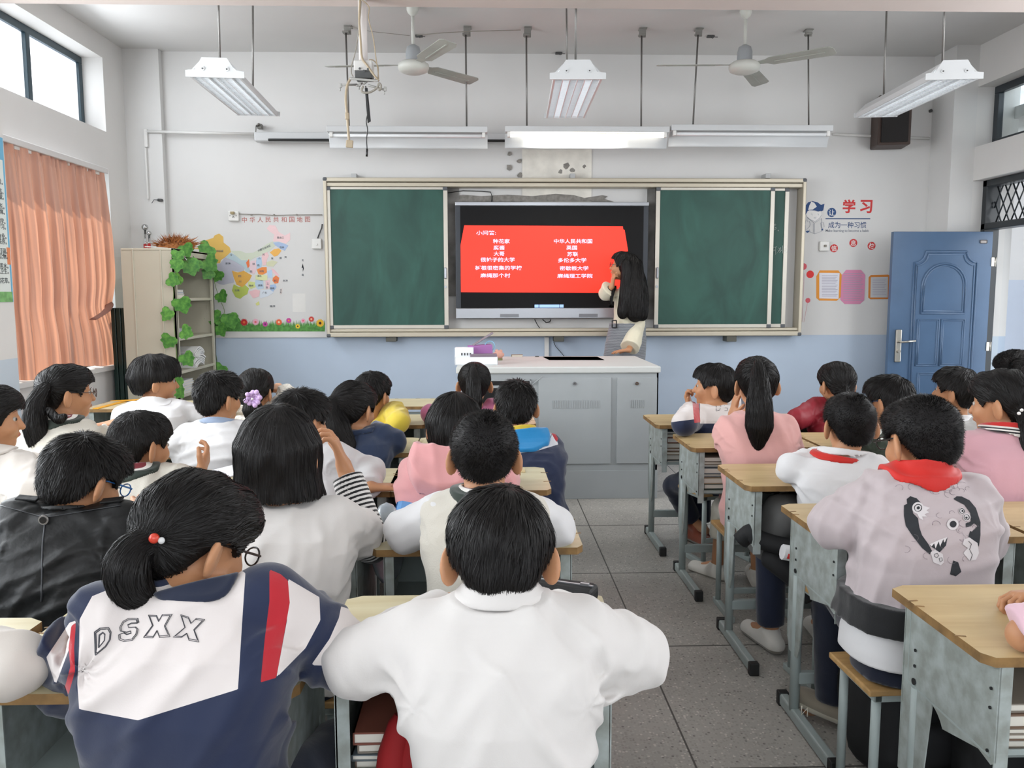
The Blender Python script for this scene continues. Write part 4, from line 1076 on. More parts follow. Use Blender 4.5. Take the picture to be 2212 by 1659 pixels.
# ------------------------------------------------ cabinet
M_cab = mat('cream_steel', '#c6c2b0', .4, bump=.05, bscale=8)
cyA = (at(260, 536, z=1.78) ).y
zcab = 1.80
A1 = at(375, 538, z=zcab); D1 = at(460, 541, z=zcab); A0 = at(259, 536, z=zcab)
caby0, caby1 = 6.50, WY - .10
cabx0, cabx1 = at(260, 536, y=caby0).x, at(375, 538, y=caby0).x
zcab = at(320, 536, y=caby0).z
cb = thing('filing_cabinet', 'cream steel cabinet with open shelves in the left front corner', 'cabinet', ((cabx0 + cabx1) / 2, (caby0 + caby1) / 2, 0))
w2, d2 = (cabx1 - cabx0) / 2, (caby1 - caby0) / 2
t = .018
m = MB()
m.b2((-w2, -d2, .081), (w2, -d2 + t, zcab - t - .001), .001); m.b2((-w2, d2 - t, .081), (w2, d2, zcab - t - .001), .001)
m.b2((-w2, -d2, zcab - t), (w2, d2, zcab), .003); m.b2((-w2, -d2, .05), (w2, d2, .08), .003)
m.b2((-w2 + .0, -d2 + t, .08), (-w2 + .012, d2 - t, zcab - t))
m.b2((w2 - .02, -d2, .05), (w2, -d2 + .045, zcab), .002); m.b2((w2 - .02, d2 - .045, .05), (w2, d2, zcab), .002); m.b2((w2 - .02, -d2, zcab - .055), (w2, d2, zcab), .002)
for x_ in (-w2 + .09, -w2 + .30): m.b2((x_ - .006, -d2 - .006, .05), (x_ + .006, -d2 + .002, zcab - .004), .003)
m.build('carcass', M_cab, cb)
MB().b2((-w2 + .013, -d2 + t, .08), (-w2 + .02, d2 - t, zcab - t)).build('back_lining', mat('cabinet_inside', '#56534b', .7), cb)
zsh = [at(420, y, x=cabx1).z for y in (603 + 41, 720, 795, 868)]
zsh = [at(450, 646, x=cabx1 ).z, at(450, 724, x=cabx1).z, at(450, 790, x=cabx1).z, .62, .34]
for z_ in zsh: MB().b2((-w2 + .02, -d2 + t, z_ - .012), (w2 - .003, d2 - t, z_ + .012), .003).build('shelf', M_cab, cb)
m = MB()
for z_ in zsh: m.b2((w2 - .004, -.12, z_ + .10), (w2 + .0, .14, z_ + .135), .012)
# raised back plates at each shelf (backing strips with a slot)
cbp = MB()
for z_ in zsh[:3]: cbp.b2((-w2 + .022, -d2 + t, z_ + .012), (-w2 + .03, d2 - t, z_ + .16))
cbp.build('backing_strip', M_cab, cb)
m.bm.free()
m = MB()
for z_ in zsh[:2]: m.b2((-w2 + .028, -.10, z_ + .07), (-w2 + .034, .14, z_ + .11), .01)
m.build('slot', M_black, cb)
def cobj(mb, name, mats, label, cat, group=None):
    o = mb.build(name, mats); tag(o, label, cat, group); return o
cx_, cyc = cb.location.x, cb.location.y
# contents
def book(name, label, x, y, z, sx, sy, sz, col, rz=0, group=None, cat='book'):
    r = thing(name, label, cat, (x, y, z), rz, group)
    MB().b2((-sx / 2, -sy / 2, 0), (sx / 2, sy / 2, sz * .1 + .001)).b2((-sx / 2, -sy / 2, sz - sz * .1 - .001), (sx / 2, sy / 2, sz)).b2((-sx / 2, -sy / 2, 0), (-sx / 2 + .003, sy / 2, sz)).build('cover', mat('cover_' + col.strip('#'), col, .6), r)
    MB().b2((-sx / 2 + .003, -sy / 2 + .003, sz * .1 + .001), (sx / 2 - .003, sy / 2 - .003, sz * .9 - .001)).build('pages', mat('book_pages', '#e4e1d6', .8), r)
    return r
xs_ = cabx1 - .11
for k, (col, dz) in enumerate((('#dcd6c4', .03), ('#7795b5', .015), ('#c9cfd6', .02))):
    book('book', ['cream book at the bottom of the small pile on the top shelf', 'blue-edged book in the middle of the small pile on the top shelf', 'pale book on top of the small pile on the top shelf'][k], xs_, caby0 + .16, zsh[0] + .012 + [0, .03, .045][k], .17, .2, dz, col, .05 * k, 'books on the top cabinet shelf')
book('notebook', 'dark blue notebook lying on the second cabinet shelf', xs_, caby0 + .2, zsh[1] + .012, .18, .24, .03, '#2b3a5e', .1)
m = MB(); m.box((0, 0, 0), (.2, .27, .004), rot=(.05, .12, .2)); o = cobj(m, 'paper_sheet', M_paper, 'loose white sheets hanging over the edge of the second shelf', 'paper'); o.location = (xs_ + .0, caby0 + .28, zsh[1] + .065)
for k in range(9):
    m = MB(); n_ = 10; prof = []
    for i in range(n_ + 1):
        a = i / n_; prof.append(Vector((-.1 + .2 * a, 0, .035 * math.sin(a * 2.9) * (1 + .25 * k / 9))))
    va = [m.bm.verts.new(p + Vector((0, -.14, 0))) for p in prof]; vb = [m.bm.verts.new(p + Vector((0, .14, 0))) for p in prof]
    vc = [m.bm.verts.new(p + Vector((0, -.14, .012))) for p in prof]; vd = [m.bm.verts.new(p + Vector((0, .14, .012))) for p in prof]
    for i in range(n_):
        m.bm.faces.new((va[i], va[i + 1], vb[i + 1], vb[i])); m.bm.faces.new((vc[i], vd[i], vd[i + 1], vc[i + 1]))
        m.bm.faces.new((va[i], vc[i], vc[i + 1], va[i + 1])); m.bm.faces.new((vb[i], vb[i + 1], vd[i + 1], vd[i]))
    m.bm.faces.new((va[0], vb[0], vd[0], vc[0])); m.bm.faces.new((va[-1], vc[-1], vd[-1], vb[-1]))
    o = cobj(m, 'exercise_book', mat('exercise_cover', '#e6e8e6', .7), 'white exercise book in the curled pile on the third cabinet shelf', 'book', 'curled exercise books on the third shelf')
    o.location = (xs_ + random.uniform(-.01, .01), caby0 + .42 + random.uniform(-.015, .015), zsh[2] + .014 + k * .0145); o.rotation_euler = (0, 0, math.pi / 2 + random.uniform(-.12, .12))
for k in range(5):
    book('workbook', 'white workbook in the thick stack on the low cabinet shelf', xs_, caby0 + .22 + .01 * (k % 2), .632 + k * .021, .19, .26, .02, '#dfe2e6', .04 * (k % 3), 'workbooks stacked on the low cabinet shelf')
m = MB(); m.sphere((0, 0, 0), .05, scale=(.8, .9, 1.5)).sphere((0, 0, .08), .02); o = cobj(m, 'plastic_bag', mat('blue_bag', '#1f86c9', .3, bump=.6, bscale=60), 'bright blue plastic bag on the top shelf of the cabinet', 'bag'); o.location = (cabx1 - .06, caby0 + .1, at(395, 592, x=cabx1).z)
# things on top of the cabinet
q = at(395, 530, x=(cabx0 + cabx1) / 2 + .05)
pmz = zcab
m = MB(); rnd = random.Random(2)
m.sphere((0, 0, .04), .10, scale=(1.5, 1, .5), seg=20)
for k in range(420):
    th = rnd.uniform(0, 2 * math.pi); ph = rnd.uniform(.0, 1.45)
    d = Vector((math.cos(th) * math.sin(ph) * 1.1, math.sin(th) * math.sin(ph), math.cos(ph) * .6))
    p = Vector((0, 0, .04)) + Vector((d.x * 1.3, d.y, d.z)) * .10; e = p + d * rnd.uniform(.02, .07) + Vector((.03 * math.sin(k), 0, .01)) + Vector((rnd.uniform(-.03, .03), rnd.uniform(-.03, .03), rnd.uniform(-.02, .03)))
    s = d.cross(Vector((rnd.random(), rnd.random(), rnd.random()))).normalized() * .006
    f_ = m.bm.faces.new([m.bm.verts.new(v) for v in (p - s, p + s, e)])
o = cobj(m, 'feather_wig', mat('ginger_fur', '#b0703c', .8, var=.4, vscale=30), 'shaggy ginger feather wig lying on top of the cabinet', 'wig'); o.location = (cabx0 + .30, caby0 + .32, zcab - .02)
lb = ['silver bell baton with red handle leaning on the corner, taller one', 'silver bell baton with red handle leaning on the corner, shorter one']
for k, (px, py, r) in enumerate(((313, 491, .028), (322, 504, .02))):
    tp = at(px, py, y=WY - .16 - .05 * k); q = thing('hand_bell', lb[k], 'bell', (tp.x, tp.y, zcab))
    hz = tp.z - zcab
    MB().sphere((0, 0, hz), r, seg=18).build('bell_ball', mat('chrome', '#b9b9b9', .15, 1), q)
    MB().cyl((.035, -.1, .05), (.003, -.005, hz - r), .009).build('shaft', mat('chrome', '#b9b9b9'), q)
    MB().cyl((.05, -.13, .0), (.033, -.095, .07), .014).build('handle', mat('bell_red', '#b02a2a', .4), q)
m = MB(); P0 = at(330, 530, x=cabx0 + .2); P1 = at(380, 533, x=cabx0 + .3); P2 = at(403, 561, x=cabx1 + .03)
m.tube([(P0.x, P0.y - .15, zcab + .01), (P1.x, P1.y, zcab + .012), P2], .004, 6)
tag(m.build('white_stick', M_wplastic), 'thin bent white stick sticking over the cabinet edge', 'stick')
# vine
def leaf_mesh():
    m = MB(); pts = [(0, 0), (.3, -.12), (.55, -.02), (.62, .25), (.5, .42), (.56, .62), (.3, .72), (.18, .9), (0, 1.05), (-.18, .9), (-.3, .72), (-.56, .62), (-.5, .42), (-.62, .25), (-.55, -.02), (-.3, -.12)]
    c = m.bm.verts.new((0, .35, .0)); vs = [m.bm.verts.new((x, y, -.22 * x * x - .1 * (y - .4) ** 2 + .03)) for x, y in pts]
    n = len(vs)
    for i in range(n): f_ = m.bm.faces.new((c, vs[i], vs[(i + 1) % n])); f_.smooth = True
    me = bpy.data.meshes.new('leaf'); m.bm.to_mesh(me); m.bm.free(); return me
def leaf_material(nm, c1, c2):
    return mat(nm, c1, .55, var=.3, vscale=3, var2=c2, trans=0.0)
M_leaf = leaf_material('vine_leaf', '#6fae4a', '#3c7a34')
me_leaf = leaf_mesh(); me_leaf.materials.append(M_leaf)
def vine(label, stem, leaves, org):
    r = thing('artificial_vine', label, 'vine', org)
    MB().tube(smooth([Vector(p) - Vector(org) for p in stem], 5), .0025, 5).build('stem', mat('vine_stem', '#6f8a4c', .6), r)
    for (p, s, a) in leaves:
        o = bpy.data.objects.new('leaf', me_leaf); COL.objects.link(o); o.parent = r
        o.location = Vector(p) - Vector(org); o.scale = (s, s, s); o.rotation_euler = a
    return r
rnd = random.Random(11)
xv = cabx1 + .025; sc_ = .40524 # crop scale (260x400 region shown at 1078)
def cv(x, y): return (240 + x * .24119, 500 + y * .24119)
yE = caby0 - .015
left_px = [(600, 215), (590, 300), (515, 455), (620, 440), (615, 645), (528, 745), (635, 925), (535, 980), (655, 1140), (605, 1330), (590, 1440)]
stem = [at(*cv(570, 170), y=yE), at(*cv(575, 400), y=yE), at(*cv(555, 640), y=yE), at(*cv(570, 900), y=yE), at(*cv(590, 1130), y=yE), at(*cv(600, 1450), y=yE)]
lv = []
for i, (x, y) in enumerate(left_px):
    s = .105 + .03 * rnd.random() if y > 500 else .085 + .03 * rnd.random()
    p = at(*cv(x, y - 40), y=yE - .02 - .01 * (i % 2))
    lv.append((p, s * .9, (math.radians(-90) + rnd.uniform(-.3, .3), rnd.uniform(-.7, .7) + (.5 if i % 2 else -.5), rnd.uniform(-.4, .4))))
vine('artificial green vine with broad leaves hanging down the near edge of the cabinet', stem, lv, (cabx1, yE, zcab))
right_px = [(760, 285), (845, 285), (885, 165), (965, 395), (890, 380), (970, 590), (915, 750), (975, 810), (965, 885), (1050, 790), (995, 1240), (650, 160), (690, 300)]
xv = cabx1 + .012
def at_top(x, y):
    px, py = cv(x, y); return at(px, py, x=cabx1 + .02 if px < 460 else cabx1 + .035)
stem = [at_top(640, 250), at_top(760, 300), at_top(860, 250), at_top(905, 300), at_top(925, 450), Vector(at(*cv(970, 600), y=WY - .06)), Vector(at(*cv(1015, 720), y=WY - .06)), Vector(at(*cv(960, 820), y=WY - .06)), Vector(at(*cv(930, 1000), y=WY - .06)), Vector(at(*cv(960, 1230), y=WY - .06))]
lv = []
for i, (x, y) in enumerate(right_px):
    p = at(*cv(x, y - 40), y=WY - .1) if x > 900 else at_top(x, y - 35)
    s = .10 + .03 * rnd.random()
    lv.append((p, s * (1 if x > 890 else 1.0), (math.radians(-90) + rnd.uniform(-.3, .3), rnd.uniform(-.8, .8), rnd.uniform(-.2, .2) + (.6 if x < 900 else 0))))
vine('artificial green vine trailing over the far edge of the cabinet onto the wall', stem, lv, (cabx1, WY - .1, zcab))
# dark green folded frame + broom/umbrella between the curtain and cabinet
m = MB(); p = at(246, 665, y=caby0 + .25); xg = p.x
for k in range(4): m.b2((cabx0 - .18 + k * .04, caby0 + .18, .0), (cabx0 - .145 + k * .04, caby0 + .3, p.z), .005)
tag(m.build('folded_screen', mat('bottle_green', '#17332f', .35)), 'dark green folded display stand beside the cabinet', 'stand')
m = MB(); q = at(235, 790, y=yw1 - .12)
m.lathe([(.005, 0), (.03, .15), (.05, .5), (.03, .62), (.01, .68)], (0, 0, 0), 12); o = tag(m.build('umbrella', mat('umbrella_navy', '#1d2738', .6)), 'dark folded umbrella hanging under the curtain corner', 'umbrella'); q_ = at(232, 870, y=6.78); o.location = (q_.x, 6.78, .42)
MB().cyl((0, 0, .66), (0, 0, .86), .007).build('umbrella_handle', M_dark, o)
m = MB(); m.box((0, 0, .3), (.12, .3, .6), bevel=.03); o = tag(m.build('cloth_bag', mat('navy_bin', '#33415e', .6)), 'dark blue cloth bag standing low beside the cabinet', 'bag'); o.location = (cabx0 - .21, caby0 + .48, 0)

# ------------------------------------------------ teacher podium
M_pod = mat('podium_grey', '#a5aaac', .45, var=.06, vscale=3, bump=.05)
M_podt = mat('podium_top', '#cbcdca', .7)
pA, pB = at(985, 1075, z=0), at(1424, 1077, z=0)
yF = at(1300, 1077, z=0).y
zP = at(1200, 792, y=yF).z
px0, px1 = at(990, 900, y=yF).x, at(1421, 900, y=yF).x
yBk = at(1300, 768, z=zP).y; yBk = min(yBk, yF + .95)
pod = thing('teacher_desk', 'grey steel teacher podium with locked doors in front of the chalkboard', 'desk', ((px0 + px1) / 2, yF, 0))
w2 = (px1 - px0) / 2; dp = yBk - yF
m = MB(); m.b2((-w2, 0, 0), (w2, .012, zP - .03)).b2((-w2, 0, 0), (-w2 + .012, dp, zP - .03)).b2((w2 - .012, 0, 0), (w2, dp, zP - .03)).b2((-w2, dp - .012, 0), (w2, dp, zP - .03))
m.b2((-w2 - .004, -.006, 0), (w2 + .004, .0, at(1200, 1017, y=yF).z), .002)
m.build('body', M_pod, pod)
MB().b2((-w2 - .012, -.018, zP - .045), (w2 + .012, dp, zP), .008).build('desktop', M_podt, pod)
def podp(px, py): q = at(px, py, y=yF); return (q.x - pod.location.x, q.z)
dl = [((1163, 816), (1318, 1001)), ((1333, 816), (1416, 1000))]
for k, (a, b_) in enumerate(dl):
    A, B = podp(*a), podp(*b_)
    d = MB().b2((A[0], -.012, B[1]), (B[0], .0, A[1]), .002).build('door', M_pod, pod)
    s = MB(); lx, lz = podp(1241 if k == 0 else 1375, 828); s.cyl((lx, -.012, lz), (lx, -.02, lz), .012, seg=14).cyl((lx, -.02, lz), (lx, -.022, lz), .005, seg=10, mi=1); s.build('lock', [mat('chrome', '#b9b9b9'), M_dark], d)
    v = MB()
    n_ = 20 if k == 0 else 8; xa, xb = (podp(1192, 880)[0], podp(1296, 880)[0]) if k == 0 else (podp(1360, 880)[0], podp(1392, 880)[0])
    for i in range(n_): x_ = xa + (xb - xa) * (i + .5) / n_; v.b2((x_ - .003, -.015, podp(0, 889)[1]), (x_ + .003, -.0118, podp(0, 871)[1]), .001)
    v.build('vent_slot', M_pod, d)
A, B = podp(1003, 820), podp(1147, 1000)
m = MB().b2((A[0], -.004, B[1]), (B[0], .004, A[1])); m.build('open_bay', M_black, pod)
m = MB(); m.b2((A[0], -.014, A[1] - .01), (B[0], -.002, A[1]), .002).b2((B[0] - .01, -.014, B[1]), (B[0], -.002, A[1]), .002).b2((A[0], -.014, podp(0, 842)[1] - .005), (B[0], -.004, podp(0, 838)[1]), .002)
m.tube([(podp(1150, 836)[0], -.012, podp(0, 836)[1]), (podp(1172, 818)[0], -.012, podp(0, 818)[1])], .004, 6)
m.build('bay_frame', M_pod, pod)
ta, tb_, tc_, td_ = [at(x, y, z=zP) - pod.location for x, y in ((1172, 771), (1290, 771), (1306, 778), (1186, 778))]
m = MB(); vs = [m.bm.verts.new((v.x, v.y, zP + .002)) for v in (ta, td_, tc_, tb_)]; m.bm.faces.new(vs); bmesh.ops.solidify(m.bm, geom=m.bm.faces[:], thickness=.006)
m.build('monitor_window', mat('dark_glass', '#5a6268', .12), pod)
# things on the podium
def on_pod(px, py): return at(px, py, z=zP)
q = on_pod(1028, 786)
bx = thing('cardboard_tray', 'flat white open box on the podium holding supplies', 'box', (q.x, q.y, zP), .05)
m = MB(); W3, D3, H3 = .30, .2, .055
m.b2((-W3 / 2, -D3 / 2, 0), (W3 / 2, D3 / 2, .004)).b2((-W3 / 2, -D3 / 2, 0), (W3 / 2, -D3 / 2 + .004, H3)).b2((-W3 / 2, D3 / 2 - .004, 0), (W3 / 2, D3 / 2, H3)).b2((-W3 / 2, -D3 / 2, 0), (-W3 / 2 + .004, D3 / 2, H3)).b2((W3 / 2 - .004, -D3 / 2, 0), (W3 / 2, D3 / 2, H3))
m.build('tray', mat('carton_white', '#e9ecf0', .6), bx)
b2 = thing('small_box', 'small white printed carton sitting in the flat box', 'box', (q.x - .08, q.y - .02, zP + .0), -.06)
MB().b2((-.065, -.04, .005), (.065, .04, .12), .003).build('carton', mat('carton_white', '#e9ecf0'), b2)
m = MB()
for x_ in (-.02, .0, .02, .04): m.b2((x_, -.0415, .065), (x_ + .010, -.04, .082))
m.build('printed_marks', M_dark, b2)
o = tag(MB().box((0, 0, .04), (.17, .1, .075), rot=(0, -.05, .1), bevel=.004).build('box', mat('mauve_box', '#a06aa5', .7, bump=.2)), 'mauve purple box tilted in the flat box', 'box'); o.location = (q.x + .03, q.y + .04, zP + .055)
o = tag(MB().box((0, 0, .03), (.19, .08, .05), bevel=.006).build('pencil_case', mat('grey_mauve_case', '#7f717c', .4, bump=.3)), 'grey translucent pencil case lying in the flat box', 'pencil case'); o.location = (q.x + .055, q.y - .03, zP + .02)
m = MB(); m.tube([Vector((.0, 0, .0)) + Vector((.035 * math.cos(a), 0, .035 * math.sin(a))) for a in [k * math.pi / 8 for k in range(-3, 13)]], .004, 6)
o = tag(m.build('skipping_rope', mat('rope_blue', '#8fc2de', .5)), 'coiled light blue rope standing up from the flat box', 'rope'); o.location = (q.x + .1, q.y + .03, zP + .125)
m = MB(); m.box((0, 0, 0), (.17, .05, .012), rot=(0, -.55, .1), bevel=.004); o = tag(m.build('stapler', mat('grey_stapler', '#8c8289', .4)), 'grey stapler lying slanted on top of the mauve box', 'stapler'); o.location = (q.x + .05, q.y + .03, zP + .175)
m = MB(); m.sphere((0, 0, .04), .035, scale=(1.1, .9, .9)); 
for k in range(6): m.sphere((.03 * math.cos(k), .01, .04 + .03 * math.sin(k)), .014)
m.box((0, 0, .008), (.06, .05, .016), bevel=.004, mi=1)
o = tag(m.build('figurine', [mat('doll_pink', '#cf9c8b', .6), mat('doll_olive', '#7b7a4f', .6)]), 'small pinkish clay figurine beside the flat box', 'figurine'); o.location = on_pod(1077, 778)
q = on_pod(1117, 770); book('small_notebook', 'small brown notebook lying on the back of the podium', q.x, q.y, zP, .09, .07, .014, '#8f7c58')
q = on_pod(1160, 771); o = tag(MB().box((0, 0, .004), (.03, .02, .008), bevel=.002).build('eraser', M_dark), 'tiny dark eraser on the podium', 'eraser'); o.location = (q.x, q.y, zP)

# ================================================================= desks and stools
DZ = .72
def wood_mat(nm, c1, c2):
    m = bpy.data.materials.new(nm); m.use_nodes = True
    nt = m.node_tree; b = nt.nodes['Principled BSDF']; N = nt.nodes.new; L = nt.links.new
    tc = N('ShaderNodeTexCoord'); oi = N('ShaderNodeObjectInfo'); ad = N('ShaderNodeVectorMath'); L(tc.outputs['Object'], ad.inputs[0]); L(oi.outputs['Location'], ad.inputs[1])
    mp = N('ShaderNodeMapping'); mp.inputs['Scale'].default_value = (1.2, 9, 9); L(ad.outputs[0], mp.inputs[0])
    n = N('ShaderNodeTexNoise'); n.inputs['Scale'].default_value = 2.5; n.inputs['Detail'].default_value = 8; n.inputs['Distortion'].default_value = .6; L(mp.outputs[0], n.inputs[0])
    r = N('ShaderNodeValToRGB'); r.color_ramp.elements[0].position = .3; r.color_ramp.elements[1].position = .7
    r.color_ramp.elements[0].color = (*lin(c2), 1); r.color_ramp.elements[1].color = (*lin(c1), 1); L(n.outputs[0], r.inputs[0])
    n2 = N('ShaderNodeTexNoise'); n2.inputs['Scale'].default_value = 3; n2.inputs['Detail'].default_value = 4; L(ad.outputs[0], n2.inputs[0])
    r2 = N('ShaderNodeMapRange'); r2.inputs[1].default_value = .3; r2.inputs[2].default_value = .7; r2.inputs[3].default_value = .86; r2.inputs[4].default_value = 1.08; L(n2.outputs[0], r2.inputs[0])
    s = N('ShaderNodeVectorMath'); s.operation = 'SCALE'; L(r.outputs[0], s.inputs[0]); L(r2.outputs[0], s.inputs['Scale']); L(s.outputs[0], b.inputs['Base Color'])
    b.inputs['Roughness'].default_value = .38
    return m
M_topL = wood_mat('desk_top_pale', '#d2c9a8', '#c6b993')
M_topR = wood_mat('desk_top_warm', '#cfb88a', '#bda273')
M_edge = mat('plywood_edge', '#8a6a3f', .7, var=.35, vscale=20)
M_leg = mat('blue_grey_enamel', '#a3aeac', .45, var=.12, vscale=6, bump=.1)
M_legd = mat('worn_enamel', '#a9b2b0', .5, var=.2, vscale=26, var2='#8f958f')
M_hole = mat('hole_black', '#15181a', .6)
M_cap = mat('rubber_cap', '#1b1c1d', .6)
def make_desk(top, label):
    r = thing('school_desk', label, 'desk', group='school desks in rows')
    W2, D2 = .295, .20; th = .02
    m = MB(); ch = .035
    poly = [(-W2 + ch * .5, -D2), (W2 - ch * .5, -D2), (W2, -D2 + ch * .7), (W2, D2 - ch * .6), (W2 - ch, D2), (-W2 + ch, D2), (-W2, D2 - ch * .6), (-W2, -D2 + ch * .7)]
    # rounded corner chamfers
    vt = [m.bm.verts.new((x, y, DZ)) for x, y in poly]; vb = [m.bm.verts.new((x, y, DZ - th)) for x, y in poly]
    m.bm.faces.new(vt); m.bm.faces.new(list(reversed(vb)))
    for i in range(8):
        f_ = m.bm.faces.new((vt[i], vb[i], vb[(i + 1) % 8], vt[(i + 1) % 8])); f_.material_index = 1
    rnd = random.Random(4)
    for k in range(9):
        if rnd.random() < .5: x_, y_ = rnd.choice((-W2 + .006, W2 - .006)), rnd.uniform(-D2 + .05, D2 - .05)
        else: x_, y_ = rnd.uniform(-W2 + .05, W2 - .05), -D2 + .004
        m.box((x_, y_, DZ + .0002), (.012 + .02 * rnd.random(), .006, .0008), (0, 0, rnd.uniform(-.3, .3)), mi=1)
    m.build('tabletop', [top, M_edge], r)
    for s in (-1, 1):
        x = s * (W2 - .035)
        m = MB()
        # side plate outline (y,z)
        zt = DZ - th; yf = D2 - .02; yn = -D2 + .015
        pts = [(yn, zt), (yn, zt - .205), (yn + .012, zt - .215), (yn + .055, zt - .205)]
        pts += [(yf - .115 - .075 * math.cos(a), zt - .275 + .075 * math.sin(a)) for a in [math.pi * .25 * i / 4 + .55 for i in range(5)]]
        pts += [(yf - .105, zt - .43), (yf - .09, zt - .47), (yf - .02, zt - .47), (yf, zt - .43), (yf, zt)]
        R = Matrix.Translation((x + .0015, 0, 0)) @ Matrix.Rotation(math.pi / 2, 4, 'Z')
        m.prism(pts, .003, R)
        for yy in (yn, yf - .003): m.b2((min(x, x - s * .028), yy, zt - .24 if yy == yn else zt - .43), (max(x, x - s * .028), yy + .003, zt))
        sp = m.build('side_plate', M_legd, r)
        h = MB()
        for k in range(9):
            z_ = zt - .11 - k * .038; rad = .008 if k in (2, 6) else .0038
            h.cyl((x + s * .0, yf - .055, z_), (x + s * .0022, yf - .055, z_), rad, seg=10)
        for z_ in (.06, .1, .19): h.cyl((x, yn + .022, zt - z_), (x + s * .0022, yn + .022, zt - z_), .0035, seg=8)
        h.build('adjustment_hole', M_hole, sp)
        MB().cyl((x - s * .012, yf - .055, .035), (x - s * .012, yf - .055, zt - .2), .017, seg=14).build('leg', M_leg, r)
        ft = MB().b2((x - s * .012 - .015, -D2 - .0, .006), (x - s * .012 + .015, D2 + .03, .045), .006).build('foot', M_leg, r)
        for yy in (-D2 - .012, D2 + .015): MB().b2((x - s * .012 - .018, yy, 0), (x - s * .012 + .018, yy + .03, .049), .004).build('foot_cap', M_cap, ft)
    m = MB(); m.b2((-W2 + .036, -D2 + .03, DZ - th - .202), (W2 - .036, D2 - .03, DZ - th - .197)).b2((-W2 + .036, D2 - .045, DZ - th - .202), (W2 - .036, D2 - .042, DZ - th - .02)).b2((-W2 + .036, -D2 + .03, DZ - th - .202), (W2 - .036, -D2 + .033, DZ - th - .185))
    m.build('book_tray', M_leg, r)
    MB().b2((-W2 + .04, D2 - .09, .13), (W2 - .04, D2 - .065, .17), .004).build('crossbar', M_leg, r)
    return r
def make_stool(label):
    r = thing('school_stool', label, 'stool', group='school stools in rows')
    m = MB(); m.box((0, 0, .383), (.34, .24, .018), bevel=.004)
    m.build('seat', mat('stool_ply', '#b9935f', .5, var=.2, vscale=6, stretch=(1, 6, 1)), r)
    f = MB(); f.b2((-.15, -.11, .353), (-.128, .11, .374), .003).b2((.128, -.11, .353), (.15, .11, .374), .003).b2((-.15, -.11, .353), (.15, -.09, .374), .003).b2((-.15, .09, .353), (.15, .11, .374), .003)
    f.build('seat_frame', M_leg, r)
    for sx in (-1, 1):
        for sy in (-1, 1): MB().cyl((sx * .135, sy * .09, .012), (sx * .135, sy * .09, .365), .0125, seg=12).build('leg', M_leg, r)
        MB().b2((sx * .135 - .013, -.13, 0), (sx * .135 + .013, .13, .026), .004).build('foot', M_leg, r)
    MB().b2((-.13, -.1, .12), (.13, -.082, .145), .003).build('stretcher', M_leg, r)
    return r
# rows: y of the desks' far edge, from the photograph
ROWY = {0: at(1200, 893, z=DZ).y + .72, 1: at(1430, 895, z=DZ).y, 2: at(1500, 936, z=DZ).y, 3: at(1600, 1002, z=DZ).y, 4: at(1700, 1088, z=DZ).y, 5: at(1990, 1264, z=DZ).y}
LROW = {1: at(890, 895, z=DZ).y, 2: at(890, 945, z=DZ).y, 3: at(1020, 1010, z=DZ).y, 4: at(1030, 1104, z=DZ).y, 5: at(1030, 1284, z=DZ).y}
D_protoL = make_desk(M_topL, 'pale-topped school desk'); D_protoR = make_desk(M_topR, 'warm-topped school desk')
S_proto = make_stool('school stool')
used = set()
def place(proto, x, y, rz, label):
    if proto.name in used: o = dup(proto)
    else: o = proto; used.add(proto.name)
    o.location = (x, y, 0); o.rotation_euler = (0, 0, rz); o['label'] = label
    return o
def xfar(px, row_y): return at(px, 1000, y=row_y).x
C_x = -.03
seats = []   # (column, row, who)
lab = {('C', 5): 'desk in front of the nearest boy in plain white, black pencil case on it',
       ('B', 5): 'desk in front of the girl in the DSXX jacket',
       ('A', 5): 'desk at the lower left corner of the photo, behind the leather jacket boy',
       ('C', 4): 'desk under the arms of the boy in the cream knitted vest',
       ('B', 4): 'desk beside the striped sleeve of the bob-haired girl',
       ('A', 4): 'desk in front of the boy in the black leather jacket',
       ('C', 3): 'desk under the arms of the girl in the pink hoodie',
       ('B', 3): 'desk under the flat hand of the boy behind the bob-haired girl',
       ('A', 3): 'desk in front of the boy with the striped V collar and white sheet',
       ('Z', 3): 'desk in front of the girl cut off by the left edge of the photo',
       ('C', 2): 'desk in front of the boy with the blue hood',
       ('B', 2): 'desk under the elbow of the girl in the denim jacket',
       ('A', 2): 'desk in front of the glasses boy with the grey-blue collar',
       ('Z', 2): 'desk in front of the glasses girl with the long ponytail at left',
       ('C', 1): 'desk against the podium in front of the girl in mauve',
       ('B', 1): 'desk under the arm of the boy in the yellow sweater',
       ('A', 1): 'desk in front of the girl with the purple hair flower',
       ('Z', 1): 'desk with the yellow ruler in front of the bowl-haired boy',
       ('D', 1): 'desk in front of the boy turning his face, stacked books in its tray',
       ('D', 2): 'desk under the long-haired girl in pink, books in its tray',
       ('D', 3): 'desk in front of the crew-cut boy in the white shirt, aisle side',
       ('D', 4): 'desk under the left elbow of the boy in the grey monster-print jacket',
       ('D', 5): 'nearest desk of the right block, an arm in pale pink resting on it',
       ('E', 1): 'desk in front of the girl in the red jacket',
       ('E', 2): 'desk in front of the glasses boy in dark green',
       ('E', 3): 'desk in front of the ponytail girl in the striped collar, right block',
       ('E', 4): 'desk right of the grey monster-print jacket boy, two tops meeting',
       ('F', 1): 'desk in front of the boy in white by the blue door',
       ('F', 2): 'desk at the right wall under a light grey sleeve'}
COLX = {'Z': -1.80, 'A': -1.23, 'B': -.625, 'C': C_x, 'D': 1.27, 'E': 1.88, 'F': 2.49}
DESK = {}
jit = random.Random(9)
